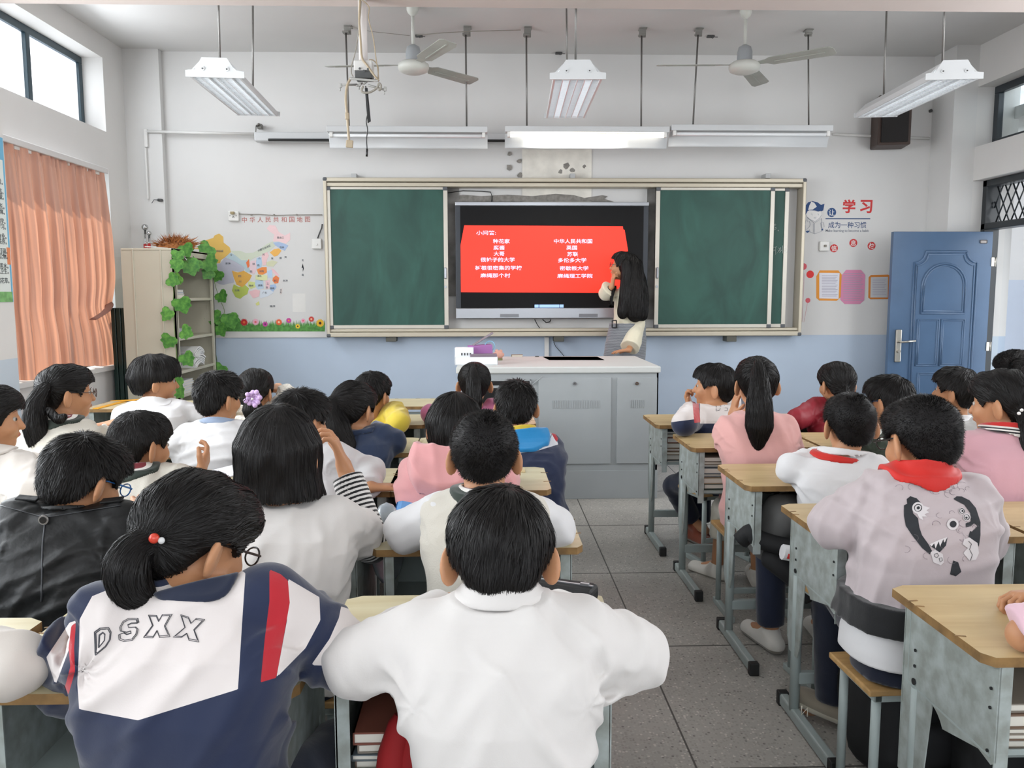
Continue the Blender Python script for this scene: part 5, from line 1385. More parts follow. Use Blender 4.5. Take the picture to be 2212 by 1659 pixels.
for (c, rw), lb in lab.items():
    right = c in 'DEF'
    y = (ROWY if right else LROW)[rw] - .20
    x = COLX[c]
    rz = 0
    if (c, rw) == ('B', 5): y -= .06; rz = .0; x = -.635
    if (c, rw) == ('A', 5): y -= .10; x = -1.26; rz = -.02
    if (c, rw) == ('Z', 1): x = at(300, 880, z=DZ).x - .02; y = at(250, 866, z=DZ).y - .2
    if c in 'DE': x -= {1: .07, 2: .045, 3: .03, 4: .0, 5: .012}[rw]
    if c == 'F': x -= .05
    if (c, rw) == ('C', 1): y = min(y, yF - .25)
    if (c, rw) == ('C', 3): x -= .035
    DESK[c, rw] = place(D_protoR if right else D_protoL, x, y, rz + jit.uniform(-.008, .008), lb)
q = at(910, 852, z=DZ)
o = place(D_protoL, at(915, 860, z=DZ).x, min(yF - .28, at(910, 866, z=DZ).y + .2), math.pi, 'empty desk turned around beside the podium, its grey back plate showing')
DESK['B', 0] = o
# books in the trays
rndb = random.Random(21)
def tray_books(c, rw, n, who):
    d = DESK[c, rw]; z = DZ - .02 - .196
    for k in range(n):
        t_ = rndb.uniform(.012, .03)
        if z + t_ > DZ - .03: break
        book('textbook', 'textbook in the stack inside the desk tray ' + who, d.location.x + rndb.uniform(-.125, -.115), d.location.y - .03 + rndb.uniform(-.01, .01), z + .001, .22, .26, t_, rndb.choice(['#6b5a4d', '#8a8378', '#77604f', '#5f6a70', '#9c8a70', '#7e4a3c', '#4c5a52']), rndb.uniform(-.03, .03), 'textbooks in the tray ' + who)
        z += t_ + .001
tray_books('D', 1, 9, 'of the first aisle desk'); tray_books('D', 2, 9, 'of the second aisle desk'); tray_books('D', 5, 5, 'of the nearest right desk'); tray_books('C', 5, 4, 'of the nearest middle desk')
d = DESK['C', 5]
m = MB(); rnd = random.Random(4)
for k in range(3):
    m.tube(smooth([(0 + .03 * k, .0, .2), (-.02 + .035 * k, -.02, .1), (.0 + .03 * k, -.01, -.05), (-.01 + .03 * k, .0, -.2)], 4), [.02, .028, .03, .034, .036, .036, .035, .034, .035, .036, .03, .025, .02][:13], 10)
o = tag(m.build('hanging_scarf', mat('dark_red_cloth', '#a01c20', .8, bump=.4, bscale=12)), 'dark red cloth hanging out of the nearest middle desk', 'cloth'); o.location = (d.location.x - .13, d.location.y - .17, .42)
# things on desks
def on_desk(px, py): return at(px, py, z=DZ)
A, B = on_desk(1165, 1290), on_desk(1272, 1306)
pc = thing('pencil_case', 'black zipped pencil case on the nearest middle desk', 'pencil case', ((A + B) / 2), math.atan2(B.y - A.y, B.x - A.x))
L_ = (B - A).length
MB().box((0, 0, .022), (L_ + .03, .07, .042), bevel=.014, seg=3).build('case', mat('black_nylon', '#131416', .6, bump=.3, bscale=200), pc)
m = MB(); m.b2((-L_ / 2, -.003, .0425), (L_ / 2 + .01, .003, .0455)).box((L_ / 2 - .01, 0, .047), (.02, .008, .004)); m.build('zip', M_silver, pc)
o = tag(MB().box((0, 0, .002), (.05, .14, .004)).build('tissue_pack', mat('sky_blue_pack', '#7fb6de', .3, var=.3, vscale=20)), 'light blue tissue pack at the right end of the nearest middle desk', 'tissue pack'); q = on_desk(1295, 1335); o.location = (q.x, q.y, DZ); o.rotation_euler = (0, 0, .25)
A, B = on_desk(206, 884), on_desk(268, 868)
m = MB(); L_ = (B - A).length; m.b2((-L_ / 2, -.018, 0), (L_ / 2, .018, .004)); o = tag(m.build('ruler', mat('yellow_ruler', '#e8a81f', .35)), 'long yellow ruler on the desk by the window', 'ruler'); o.location = (A + B) / 2 + Vector((0, 0, .001)); o.rotation_euler = (0, 0, math.atan2(B.y - A.y, B.x - A.x))
q = on_desk(258, 868); m = MB(); m.prism([(0, 0), (.16, 0), (.16, .09)], .003, Matrix.Rotation(-math.pi / 2, 4, 'X')); o = tag(m.build('set_square', mat('yellow_ruler', '#e8a81f')), 'yellow set square beside the long ruler', 'set square'); o.location = (q.x - .05, q.y - .02, DZ + .008); 
q = on_desk(495, 1020); o = tag(MB().box((0, 0, .003), (.15, .2, .004)).build('paper_sheet', M_paper), 'white sheet on the desk under the folded hands at left', 'paper'); o.location = (q.x, q.y, DZ); o.rotation_euler = (0, 0, -.5)
q = on_desk(1122, 1018); o = tag(MB().box((0, 0, .002), (.045, .05, .003)).build('sticker', mat('beige_sticker', '#d3bd8f', .6)), 'small beige sticker on the desk of the pink hoodie girl', 'sticker'); o.location = (q.x, q.y, DZ)

# backpacks
def backpack(label, loc, rz, c1, c2, sz=(.3, .2, .4)):
    r = thing('backpack', label, 'backpack', loc, rz)
    w, d_, h = sz
    m = MB(); m.box((0, 0, h / 2), (w, d_, h), bevel=.07, seg=4); o = m.build('main_body', c1, r)
    for p in o.data.polygons: p.use_smooth = True
    m = MB(); m.box((0, -d_ / 2 - .015, h * .33), (w * .8, .07, h * .5), bevel=.03, seg=3); o = m.build('front_pocket', c2, r)
    for p in o.data.polygons: p.use_smooth = True
    for s in (-1, 1):
        m = MB(); m.tube(smooth([(s * w * .25, d_ / 2 - .01, h * .9), (s * w * .33, d_ / 2 + .06, h * .7), (s * w * .33, d_ / 2 + .05, h * .3), (s * w * .28, d_ / 2 - .01, h * .1)], 4), .022, 8, ry=.006); m.build('strap', M_black, r)
    m = MB(); m.tube(smooth([(-.04, 0, h - .01), (-.03, 0, h + .03), (.03, 0, h + .03), (.04, 0, h - .01)], 4), .006, 6); m.build('carry_loop', M_black, r)
    return r
M_bgrey, M_bnavy, M_bblk = mat('bag_grey', '#6a6a69', .8, bump=.4, bscale=30, var=.2), mat('bag_navy', '#1d2538', .7, bump=.4, bscale=30), mat('bag_black', '#18191b', .8, bump=.4, bscale=30)
d = DESK['D', 3]
# ================================================================= smooth solid modelling for people
f32 = np.float32
def smin(a, b, k):
    if k <= 0: return np.minimum(a, b)
    h = np.maximum(k - np.abs(a - b), 0) / k
    return np.minimum(a, b) - h * h * k * .25
def smax(a, b, k): return -smin(-a, -b, k)
def cap(a, b, ra, rb=None):
    a = np.array(a, f32); b = np.array(b, f32); rb = ra if rb is None else rb
    ba = b - a; L2 = max(1e-9, float(ba @ ba))
    def f(P):
        pa = P - a; h = np.clip(pa @ ba / L2, 0, 1)
        q = pa - h[:, None] * ba
        return np.sqrt((q * q).sum(1)) - (ra + (rb - ra) * h)
    return f
def ell(c, r, R=None):
    c = np.array(c, f32); r = np.array(r, f32); R = None if R is None else np.array(R, f32)
    def f(P):
        q = P - c
        if R is not None: q = q @ R
        k0 = np.sqrt(((q / r) ** 2).sum(1)); k1 = np.sqrt(((q / (r * r)) ** 2).sum(1)) + 1e-9
        return k0 * (k0 - 1) / k1
    return f
def union(items):
    """items: (function, blend)"""
    def f(P):
        d = None
        for g, k in items:
            e = g(P); d = e if d is None else smin(d, e, k)
        return d
    return f
def inter_plane(f, p, n, k=.004):
    p = np.array(p, f32); n = np.array(n, f32); n = n / np.linalg.norm(n)
    return lambda P: smax(f(P), (P - p) @ n, k)

_OFF = np.array([(0,0,0),(1,0,0),(0,1,0),(1,1,0),(0,0,1),(1,0,1),(0,1,1),(1,1,1)])
_EDG = [(0,1),(2,3),(4,5),(6,7),(0,2),(1,3),(4,6),(5,7),(0,4),(1,5),(2,6),(3,7)]
def mesh_sdf(fn, lo, hi, res, pad=.012, proj=1):
    lo = np.array(lo, f32); hi = np.array(hi, f32); k = 6
    nb = np.maximum(1, np.ceil((hi - lo) / (res * k)).astype(int))
    n = nb * k
    gx = [(lo[i] + (np.arange(nb[i]) * k + (k - 1) / 2) * res).astype(f32) for i in range(3)]
    B = np.stack(np.meshgrid(*gx, indexing='ij'), -1).reshape(-1, 3)
    d = fn(B)
    act = np.abs(d) < res * k * .95 + pad
    D = np.where(d < 0, f32(-1), f32(1)).reshape(nb)
    D = D.repeat(k, 0).repeat(k, 1).repeat(k, 2).astype(f32)
    bi = np.argwhere(act.reshape(nb))
    loc = np.stack(np.meshgrid(np.arange(k), np.arange(k), np.arange(k), indexing='ij'), -1).reshape(-1, 3)
    I = (bi[:, None, :] * k + loc[None]).reshape(-1, 3)
    for s in range(0, len(I), 400000):
        J = I[s:s + 400000]
        D[J[:, 0], J[:, 1], J[:, 2]] = fn((lo + J * res).astype(f32))
    ins = D < 0
    c = ins[:-1, :-1, :-1]
    tot = np.zeros(c.shape, np.int8)
    for o in _OFF: tot += ins[o[0]:o[0] + n[0] - 1, o[1]:o[1] + n[1] - 1, o[2]:o[2] + n[2] - 1]
    cells = np.argwhere((tot > 0) & (tot < 8))
    if len(cells) == 0: return np.zeros((0, 3), f32), np.zeros((0, 4), int)
    V = D[cells[:, None, 0] + _OFF[None, :, 0], cells[:, None, 1] + _OFF[None, :, 1], cells[:, None, 2] + _OFF[None, :, 2]]
    S = np.zeros((len(cells), 3)); C = np.zeros(len(cells))
    for a, b in _EDG:
        va, vb = V[:, a], V[:, b]; m = (va < 0) != (vb < 0)
        t = np.where(m, va / np.where(m, va - vb, 1), 0)
        p = _OFF[a] + t[:, None] * (_OFF[b] - _OFF[a]); S += p * m[:, None]; C += m
    vt = (lo + (cells + S / C[:, None]) * res).astype(f32)
    idx = -np.ones(c.shape, int); idx[cells[:, 0], cells[:, 1], cells[:, 2]] = np.arange(len(cells))
    quads = []
    for ax in range(3):
        b, cc = (ax + 1) % 3, (ax + 2) % 3
        s0 = [slice(0, n[i]) for i in range(3)]; s1 = list(s0); s0[ax] = slice(0, n[ax] - 1); s1[ax] = slice(1, n[ax])
        A, Bm = ins[tuple(s0)], ins[tuple(s1)]
        E = np.argwhere(A != Bm)
        E = E[(E[:, b] > 0) & (E[:, cc] > 0) & (E[:, b] < n[b] - 1) & (E[:, cc] < n[cc] - 1)]
        fl = A[E[:, 0], E[:, 1], E[:, 2]]
        def gi(db, dc):
            q = E.copy(); q[:, b] -= db; q[:, cc] -= dc; return idx[q[:, 0], q[:, 1], q[:, 2]]
        q = np.stack([gi(1, 1), gi(0, 1), gi(0, 0), gi(1, 0)], 1)
        q[~fl] = q[~fl][:, ::-1]
        quads.append(q[(q >= 0).all(1)])
    Q = np.concatenate(quads)
    for _ in range(proj):
        vt = vt - np.clip(fn(vt), -res, res)[:, None] * grad(fn, vt, res * .4)
    return vt, Q
def grad(fn, P, e):
    K = np.array([(1, -1, -1), (-1, -1, 1), (-1, 1, -1), (1, 1, 1)], f32); g = 0
    for k in K: g = g + k[None] * fn(P + k * e)[:, None]
    return (g / (np.linalg.norm(g, axis=1, keepdims=True) + 1e-9)).astype(f32)
def np_mesh(name, V, Q, base, smooth=True):
    me = bpy.data.meshes.new(name)
    V = np.asarray(V, f32) - np.array(base, f32)
    nv, nf = len(V), len(Q); w = Q.shape[1]
    me.vertices.add(nv); me.vertices.foreach_set('co', V.reshape(-1))
    me.loops.add(nf * w); me.loops.foreach_set('vertex_index', Q.reshape(-1).astype(np.int32))
    me.polygons.add(nf); me.polygons.foreach_set('loop_start', np.arange(0, nf * w, w, dtype=np.int32))
    me.update(calc_edges=True); me.validate()
    me.polygons.foreach_set('use_smooth', [smooth] * len(me.polygons))
    return me
def attr(me, name, vals):
    a = me.attributes.new(name, 'FLOAT', 'POINT'); a.data.foreach_set('value', np.asarray(vals, f32))
def poly_sd(x, z, poly):
    """signed distance to a 2-D polygon, negative inside"""
    poly = np.array(poly, f32); n = len(poly); d = np.full(x.shape, 1e9, f32); ins = np.zeros(x.shape, bool)
    for i in range(n):
        a, b = poly[i], poly[(i + 1) % n]; ex, ez = b - a
        wx, wz = x - a[0], z - a[1]; t = np.clip((wx * ex + wz * ez) / (ex * ex + ez * ez + 1e-12), 0, 1)
        d = np.minimum(d, (wx - t * ex) ** 2 + (wz - t * ez) ** 2)
        c = ((a[1] > z) != (b[1] > z)) & (x < (b[0] - a[0]) * (z - a[1]) / (b[1] - a[1] + 1e-12) + a[0]); ins ^= c
    d = np.sqrt(d); return np.where(ins, -d, d)

def cloth_mat(name, col, regions=(), rough=.8, bump=.25, bscale=420, sheen=.3, bdist=.0006, spec=.3, metal=0):
    """regions: (attribute, low, high, colour) painted in order; the pattern is woven into the cloth"""
    if name in _mats: return _mats[name]
    m = bpy.data.materials.new(name); m.use_nodes = True; nt = m.node_tree; b = nt.nodes['Principled BSDF']; N = nt.nodes.new; L = nt.links.new
    b.inputs['Roughness'].default_value = rough; b.inputs['Sheen Weight'].default_value = sheen; b.inputs['Specular IOR Level'].default_value = spec
    prev = N('ShaderNodeRGB'); prev.outputs[0].default_value = (*lin(col), 1); prev = prev.outputs[0]
    for (at_, lo_, hi_, c) in regions:
        a = N('ShaderNodeAttribute'); a.attribute_name = at_
        g = N('ShaderNodeMath'); g.operation = 'GREATER_THAN'; g.inputs[1].default_value = lo_; L(a.outputs['Fac'], g.inputs[0])
        h = N('ShaderNodeMath'); h.operation = 'LESS_THAN'; h.inputs[1].default_value = hi_; L(a.outputs['Fac'], h.inputs[0])
        k = N('ShaderNodeMath'); k.operation = 'MULTIPLY'; L(g.outputs[0], k.inputs[0]); L(h.outputs[0], k.inputs[1])
        mx = N('ShaderNodeMix'); mx.data_type = 'RGBA'; L(k.outputs[0], mx.inputs[0]); L(prev, mx.inputs[6]); mx.inputs[7].default_value = (*lin(c), 1); prev = mx.outputs[2]
    L(prev, b.inputs['Base Color'])
    tc = N('ShaderNodeTexCoord')
    n1 = N('ShaderNodeTexNoise'); n1.inputs['Scale'].default_value = bscale; n1.inputs['Detail'].default_value = 2; L(tc.outputs['Object'], n1.inputs[0])
    bp = N('ShaderNodeBump'); bp.inputs['Strength'].default_value = bump; bp.inputs['Distance'].default_value = bdist; L(n1.outputs[0], bp.inputs['Height'])
    n2 = N('ShaderNodeTexNoise'); n2.inputs['Scale'].default_value = 11; n2.inputs['Detail'].default_value = 3; n2.inputs['Distortion'].default_value = .8; L(tc.outputs['Object'], n2.inputs[0])
    b2 = N('ShaderNodeBump'); b2.inputs['Strength'].default_value = .35; b2.inputs['Distance'].default_value = .006; L(n2.outputs[0], b2.inputs['Height']); L(bp.outputs[0], b2.inputs['Normal'])
    L(b2.outputs[0], b.inputs['Normal'])
    _mats[name] = m; return m
def hair_mat(name, col=(.0085, .0075, .0072), rough=.46):
    if name in _mats: return _mats[name]
    m = bpy.data.materials.new(name); m.use_nodes = True; b = m.node_tree.nodes['Principled BSDF']
    b.inputs['Base Color'].default_value = (*col, 1); b.inputs['Roughness'].default_value = rough; b.inputs['Specular IOR Level'].default_value = .22
    _mats[name] = m; return m
def skin_mat():
    m = cloth_mat('skin', '#b8845f', [('lip', -1, 0, '#a9625a'), ('brow', -1, 0, '#2c221e')], rough=.5, bump=.15, bscale=300, sheen=.1, bdist=.0004, spec=.4)
    b = m.node_tree.nodes['Principled BSDF']
    b.inputs['Subsurface Weight'].default_value = .12; b.inputs['Subsurface Radius'].default_value = (.01, .004, .002); b.inputs['Subsurface Scale'].default_value = .6
    return m
M_skin = skin_mat()
M_hair = hair_mat('black_hair'); M_scalp = hair_mat('black_hair_base', (.007, .006, .006), .6)

def fold_fn(seed, amp, anchors=()):
    """soft cloth folds: sparse long swells plus folds fanning out of armpits and elbows"""
    r = np.random.RandomState(seed); U = []
    for i in range(4):
        th = r.uniform(0, 2 * np.pi); el = r.uniform(-.9, .9)
        u = np.array([np.cos(th) * np.cos(el), np.sin(th) * np.cos(el) * .4, np.sin(el)], f32); u /= np.linalg.norm(u)
        U.append((u, r.normal(size=3).astype(f32), r.uniform(.055, .12), r.uniform(0, 6), r.normal(size=3).astype(f32), r.normal(size=3).astype(f32)))
    AN = [(np.array(p, f32), n, r.uniform(0, 6), sp) for p, n, sp in anchors]
    def f(P):
        d = 0
        for u, v, lam, ph, w, x in U:
            a = P @ u * (2 * np.pi / lam) + 2.6 * np.sin(P @ v * 7 + ph) + 1.2 * np.sin(P @ x * 15)
            m = np.clip(np.sin(P @ w * 8 + ph * 2) * 1.6, 0, 1)
            d = d + (.5 + .5 * np.cos(a)) ** 2.2 * m * .55
        for p, n, ph, sp in AN:
            q = P - p; rr = np.sqrt((q * q).sum(1)) + 1e-5
            th = np.arctan2(q[:, 2], q[:, 0]) + .8 * np.sin(rr * 30 + ph)
            d = d + (.5 + .5 * np.cos(n * th + ph + 1.5 * np.sin(q[:, 1] * 18))) ** 2 * np.exp(-((rr - sp * .7) / sp) ** 2) * np.clip(rr / .05 - .3, 0, 1) * .8
        return (-amp * d).astype(f32)
    return f

# --------------------------------------------------------------- hand
def hand_prims(W, d, n, side, s=1.0, curl=.4, spread=.12, thumb=.6):
    """W wrist, d pointing direction, n palm normal (out of the palm), side +1: thumb along d x n"""
    d = Vector(d).normalized(); n = Vector(n); n = (n - d * n.dot(d)).normalized(); t = d.cross(n).normalized() * side
    W = Vector(W); pr = []
    for k, off in enumerate((.024, .008, -.008, -.022)):
        K = W + d * (.072 - .004 * abs(k - 1)) * s + t * off * s
        pr.append((cap(W + t * off * .6 * s, K, .0125 * s, .0095 * s), .012 * s))
    F = []
    for k, (off, ln_) in enumerate(((.026, .052), (.009, .060), (-.009, .056), (-.025, .044))):
        K = W + d * (.074 - .004 * abs(k - 1)) * s + t * off * s
        a = spread * (off / .026); dd = (d + t * a).normalized(); ax = dd.cross(n)
        c = curl * (1 + .15 * k)
        p = K; r = .0078 * s; ang = c * .55
        for j, fr in enumerate((.45, .30, .25)):
            dv = (dd * math.cos(ang) + n * math.sin(ang))
            q = p + dv * (ln_ * fr * s)
            F.append((cap(p, q, r, r * .9), .0025 * s)); p = q; r *= .9; ang += c
    tb = W + d * .018 * s + t * .022 * s
    m1 = tb + (d * .55 + t * .75 + n * thumb * .5).normalized() * .034 * s
    m2 = m1 + (d * .85 + t * .35 + n * thumb * .6).normalized() * .028 * s
    F += [(cap(tb, m1, .0115 * s, .0090 * s), .008 * s), (cap(m1, m2, .0088 * s, .0072 * s), .003 * s)]
    return pr + F

# --------------------------------------------------------------- hair strands
def strands(fn_flow, fn_sdf, V, Q, N, seg, length, width, lift, seed, keep=None, jit=.12, stand=0.0):
    r = np.random.RandomState(seed)
    tri = np.concatenate([Q[:, [0, 1, 2]], Q[:, [0, 2, 3]]])
    a, b, c = V[tri[:, 0]], V[tri[:, 1]], V[tri[:, 2]]
    ar = np.linalg.norm(np.cross(b - a, c - a), axis=1); ar = ar / ar.sum()
    ti = r.choice(len(tri), N, p=ar); u, v = r.rand(N, 1), r.rand(N, 1); m = (u + v > 1); u = np.where(m, 1 - u, u); v = np.where(m, 1 - v, v)
    P = (a[ti] + u * (b[ti] - a[ti]) + v * (c[ti] - a[ti])).astype(f32)
    L = length * r.uniform(.6, 1.15, N)[:, None]
    pts = [P]; nrm = [grad(fn_sdf, P, .004)]; alive = np.ones((N, 1), bool)
    J = r.normal(size=(N, 3)).astype(f32) * jit; ro = r.uniform(.2, 1, N)
    for i in range(seg):
        n = nrm[-1]; f = fn_flow(P) + J + n * stand
        if stand == 0: f = f - (f * n).sum(1, keepdims=True) * n
        f = f / (np.linalg.norm(f, axis=1, keepdims=True) + 1e-6)
        P2 = P + f * L / seg
        if stand == 0:
            off = lift * ro * ((i + 1) / seg) ** 1.5
            P2 = P2 - (np.clip(fn_sdf(P2), -.03, .03) - off)[:, None] * n
        P2 = P2.astype(f32)
        if keep is not None: alive = alive & keep(P2, r)[:, None]
        P = np.where(alive, P2, P); pts.append(P); nrm.append(grad(fn_sdf, P, .004))
    pts = np.stack(pts, 1); nrm = np.stack(nrm, 1)
    T = np.gradient(pts, axis=1); T /= (np.linalg.norm(T, axis=2, keepdims=True) + 1e-9)
    S = np.cross(T, nrm); S /= (np.linalg.norm(S, axis=2, keepdims=True) + 1e-9)
    tw = r.uniform(-.6, .6, (N, 1, 1)); S = S * np.cos(tw) + nrm * np.sin(tw)
    t = np.linspace(0, 1, seg + 1)[None, :, None]
    w = width * (1 - .8 * t ** 2) * .5
    A, B = pts - S * w, pts + S * w
    VV = np.stack([A, B], 2).reshape(-1, 3)
    base = (np.arange(N) * (seg + 1) * 2)[:, None] + (np.arange(seg) * 2)[None]
    F = np.stack([base, base + 1, base + 3, base + 2], -1).reshape(-1, 4)
    return VV.astype(f32), F
# --------------------------------------------------------------- a person
def V3(v): return np.array(v, f32)
HAIRLINE = {
 'crew': ([-.13, -.075, -.05, -.03, -.012, .02, .034, .05, .066, .085, .13], [-.074, -.070, -.052, -.014, .020, .022, .004, .034, .056, .062, .066]),
 'short': ([-.13, -.075, -.05, -.03, -.012, .02, .036, .05, .066, .085, .13], [-.078, -.074, -.055, -.016, .016, .016, -.004, .022, .042, .046, .05]),
 'bowl': ([-.13, -.07, -.045, -.02, .03, .055, .07, .13], [-.058, -.055, -.035, .006, .008, .006, .026, .026]),
 'pony': ([-.13, -.075, -.05, -.028, -.012, .02, .036, .05, .066, .085, .13], [-.072, -.070, -.055, -.012, .018, .018, -.008, .022, .044, .05, .055]),
}
def person(idx, label, H, yaw=0, pitch=0, roll=0, ty=0, s=1.0, hair='short', hopt=None, N=None, lean=None, pelvis=None,
           arms=None, top=None, legs=True, leg_col='#1b2338', glasses=None, res=.0055, body_res=None, nstr=3000, stand=False, seat_z=.392, face_open=False, fold=.009, shoe='#d8d4cc', extra=None, hands=True, skirt=False, slim=1.0):
    H = Vector(H); top = top or {}; hopt = hopt or {}
    Rh = Matrix.Rotation(math.radians(yaw), 3, 'Z') @ Matrix.Rotation(math.radians(-pitch), 3, 'X') @ Matrix.Rotation(math.radians(roll), 3, 'Y')
    Rt = Matrix.Rotation(math.radians(ty), 3, 'Z')
    hl = lambda x, y, z: H + Rh @ Vector((x, y, z)) * s
    Rn = V3(Rh)
    Nk = Vector(N) if N is not None else H + Rt @ Vector((0, -.035 - .0012 * pitch, -.15)) * s
    if pelvis is not None: Pv = Vector(pelvis)
    elif stand: Pv = Nk + Vector((0, 0, -.50 * s))
    else: Pv = Vector((Nk.x, Nk.y - (.06 if lean is None else lean), seat_z + .085))
    base = Vector((Pv.x, Pv.y, 0))
    root = thing('person', label, 'person', base)
    zN, zP = Nk.z, Pv.z; Rtn = V3(Rt)
    Nn, Pn = V3(Nk), V3(Pv)
    bend = V3(Rt @ Vector((0, -1, 0))) * (0.0 if stand else .028) * s
    RX = ([-.35, 0, .2, .5, .75, .9, .97, 1.05, 1.15], np.array([.13, .132, .122, .130, .145, .128, .095, .058, .046]) * s * slim)
    RY = ([-.35, 0, .3, .6, .85, .95, 1.05, 1.15], np.array([.10, .10, .088, .098, .088, .066, .052, .046]) * s * slim)
    def torso(off, z0, z1=1.08, fx=1.0, fy=1.0, flare=0.0):
        def f(P):
            t = (P[:, 2] - zP) / (zN - zP); tc = np.clip(t, -.5, 1.2)
            c = Pn + (Nn - Pn) * tc[:, None] + bend * (4 * np.clip(tc, 0, 1) * (1 - np.clip(tc, 0, 1)))[:, None]
            q = (P - c) @ Rtn
            rx = np.interp(tc, *RX) * fx + off + flare * np.clip(.5 - tc, 0, 1); ry = np.interp(tc, *RY) * fy + off + flare * np.clip(.5 - tc, 0, 1)
            k = (np.abs(q[:, 0] / rx) ** 2.6 + np.abs(q[:, 1] / ry) ** 2.6) ** (1 / 2.6)
            d = (k - 1) * np.minimum(rx, ry) * .92
            zz0 = zP + z0; return np.maximum(np.maximum(d, (zz0 - P[:, 2])), (t - z1) * (zN - zP)).astype(f32)
        return f
    # joints
    A = {}
    arms = arms or {}
    for sd, sg in (('L', -1), ('R', 1)):
        a = dict(arms.get(sd, {}))
        S = Nk + Rt @ Vector((sg * .132 * s * slim, 0, -.058 * s))
        if 's' in a: S = Vector(a['s'])
        E = Vector(a['e']) if 'e' in a else S + Rt @ Vector((sg * .115, .165, 0)) * s
        if 'e' not in a and not stand: E.z = DZ + .045
        W = Vector(a['w']) if 'w' in a else Vector((Nk.x + sg * .035 * s, E.y + .155 * s, DZ + .033))
        if 'w' not in a and (W - E).length > .24 * s: W = E + (W - E).normalized() * .22 * s
        hd = Vector(a.get('hd', (W - E).normalized())); hn = Vector(a.get('hn', (0, 0, -1)))
        A[sd] = (S, E, W, hd, hn, a.get('curl', .35), a.get('ts', sg), a)
    # ---- skin body
    it = [(torso(-.012, -.08, 1.05), 0)]
    it.append((cap(Nk + Vector((0, 0, -.03 * s)), hl(0, -.022, -.045), .046 * s, .041 * s), .03))
    it += [(ell(V3(hl(0, -.012, .024)), V3((.072, .090, .079)) * s, Rn), .03), (ell(V3(hl(0, .020, -.032)), V3((.056, .062, .066)) * s, Rn), .03),
           (ell(V3(hl(0, .056, -.082)), V3((.021, .018, .017)) * s, Rn), .03), (cap(hl(0, .080, .002), hl(0, .094, -.026), .0065 * s, .0105 * s), .014),
           (ell(V3(hl(0, .079, -.052)), V3((.021, .011, .009)) * s, Rn), .008), (ell(V3(hl(.030, .058, -.028)), V3((.024, .022, .022)) * s, Rn), .02), (ell(V3(hl(-.030, .058, -.028)), V3((.024, .022, .022)) * s, Rn), .02)]
    ears = []
    for sg in (-1, 1):
        Re = V3(Rh @ Matrix.Rotation(sg * math.radians(40), 3, 'Z') @ Matrix.Rotation(-.2, 3, 'X'))
        c = hl(sg * .084, -.016, -.014)
        e1 = ell(V3(c), V3((.0085, .0235, .036)) * s, Re); e2 = ell(V3(hl(sg * .091, -.005, -.008)), V3((.006, .010, .020)) * s, Re)
        ears.append((lambda P, a=e1, b=e2: smax(a(P), -b(P), .004), .006))
    legs_p = []
    if legs:
        for sg in (-1, 1):
            lo_ = (top.get('legs') or {}).get('LR'[sg > 0])
            hip = Pv + Rt @ Vector((sg * .075, 0, -.01)) * s
            if stand:
                kn = hip + Vector((0, .01, -.42 * s)); an = kn + Vector((0, -.01, -(kn.z - .075)))
                toe = an + Rt @ Vector((0, .13, -.035)) * s
            else:
                kn = hip + Rt @ Vector((sg * .04, .33 * s, .0)); kn.z = seat_z + .052
                an = Vector((kn.x, kn.y - .03, .075)); toe = an + Rt @ Vector((sg * .02, .13 * s, -.035))
            if lo_: kn, an, toe = [Vector(v) for v in lo_]
            legs_p.append((hip, kn, an, toe))
            it += [(cap(hip, kn, .062 * s, .044 * s), .03), (cap(kn, an, .045 * s, .03 * s), .01), (cap(an, toe, .03 * s, .022 * s), .01)]
    for sd in 'LR':
        S, E, W, hd, hn, cu, ts, a = A[sd]
        it += [(cap(S, E, .038 * s, .031 * s), .03), (cap(E, W, .031 * s, .021 * s), .008)]
        it += hand_prims(W, hd, hn, ts, s * .96, curl=cu)
    bodyf0 = union(it)
    sock = [ell(V3(hl(sg * .029, .090, .004)), V3((.015, .012, .009)) * s, Rn) for sg in (-1, 1)]
    def bodyf(P):
        d = bodyf0(P)
        for q in sock: d = smax(d, -q(P), .008)
        for e, k in ears: d = smin(d, e(P), k)
        return d
    allp = [H + Vector((.13, .13, .13)) * s, H - Vector((.13, .13, .13)) * s, Pv - Vector((.17, .16, .16)) * s, Pv + Vector((.17, .1, 0)) * s]
    for sd in 'LR':
        S, E, W, hd, *_ = A[sd]
        for p, r in ((S, .07), (E, .06), (W, .06), (W + hd.normalized() * .13 * s, .04)): allp += [p + Vector((r, r, r)), p - Vector((r, r, r))]
    for q in legs_p:
        for p in q: allp += [p + Vector((.07, .07, .05)), p - Vector((.07, .07, .05))]
    lo_ = [min(p[i] for p in allp) for i in range(3)]; hi_ = [max(p[i] for p in allp) for i in range(3)]
    V, Q = mesh_sdf(bodyf, lo_, hi_, body_res or res)
    me = np_mesh('body', V, Q, base)
    q = (V - V3(H)) @ Rn / s
    attr(me, 'lip', ell((0, .086, -.0525), (.019, .012, .0058))(q.astype(f32)))
    b1 = np.minimum(*[ell((sg * .030, .088, .0215), (.0165, .014, .0028))(q.astype(f32)) for sg in (-1, 1)])
    attr(me, 'brow', b1)
    body = link_mesh('body', me, M_skin, root)
    # eyes
    if face_open:
        for sg in (-1, 1):
            e = MB(); e.sphere((0, 0, 0), .0088 * s, seg=14); c = Rh @ Vector((sg * .1, 1, 0)).normalized()
            e.sphere(c * .0030 * s, .0072 * s, mi=1, seg=12)
            o = e.build('eye', [mat('eye_white', '#b5aca3', .3), mat('eye_dark', '#1c1411', .15)], root); o.location = hl(sg * .029, .0715, .003) - base
    # ---- clothes
    off = top.get('off', .014); hem = top.get('hem', -.07); amp = top.get('fold', fold)
    anc = []
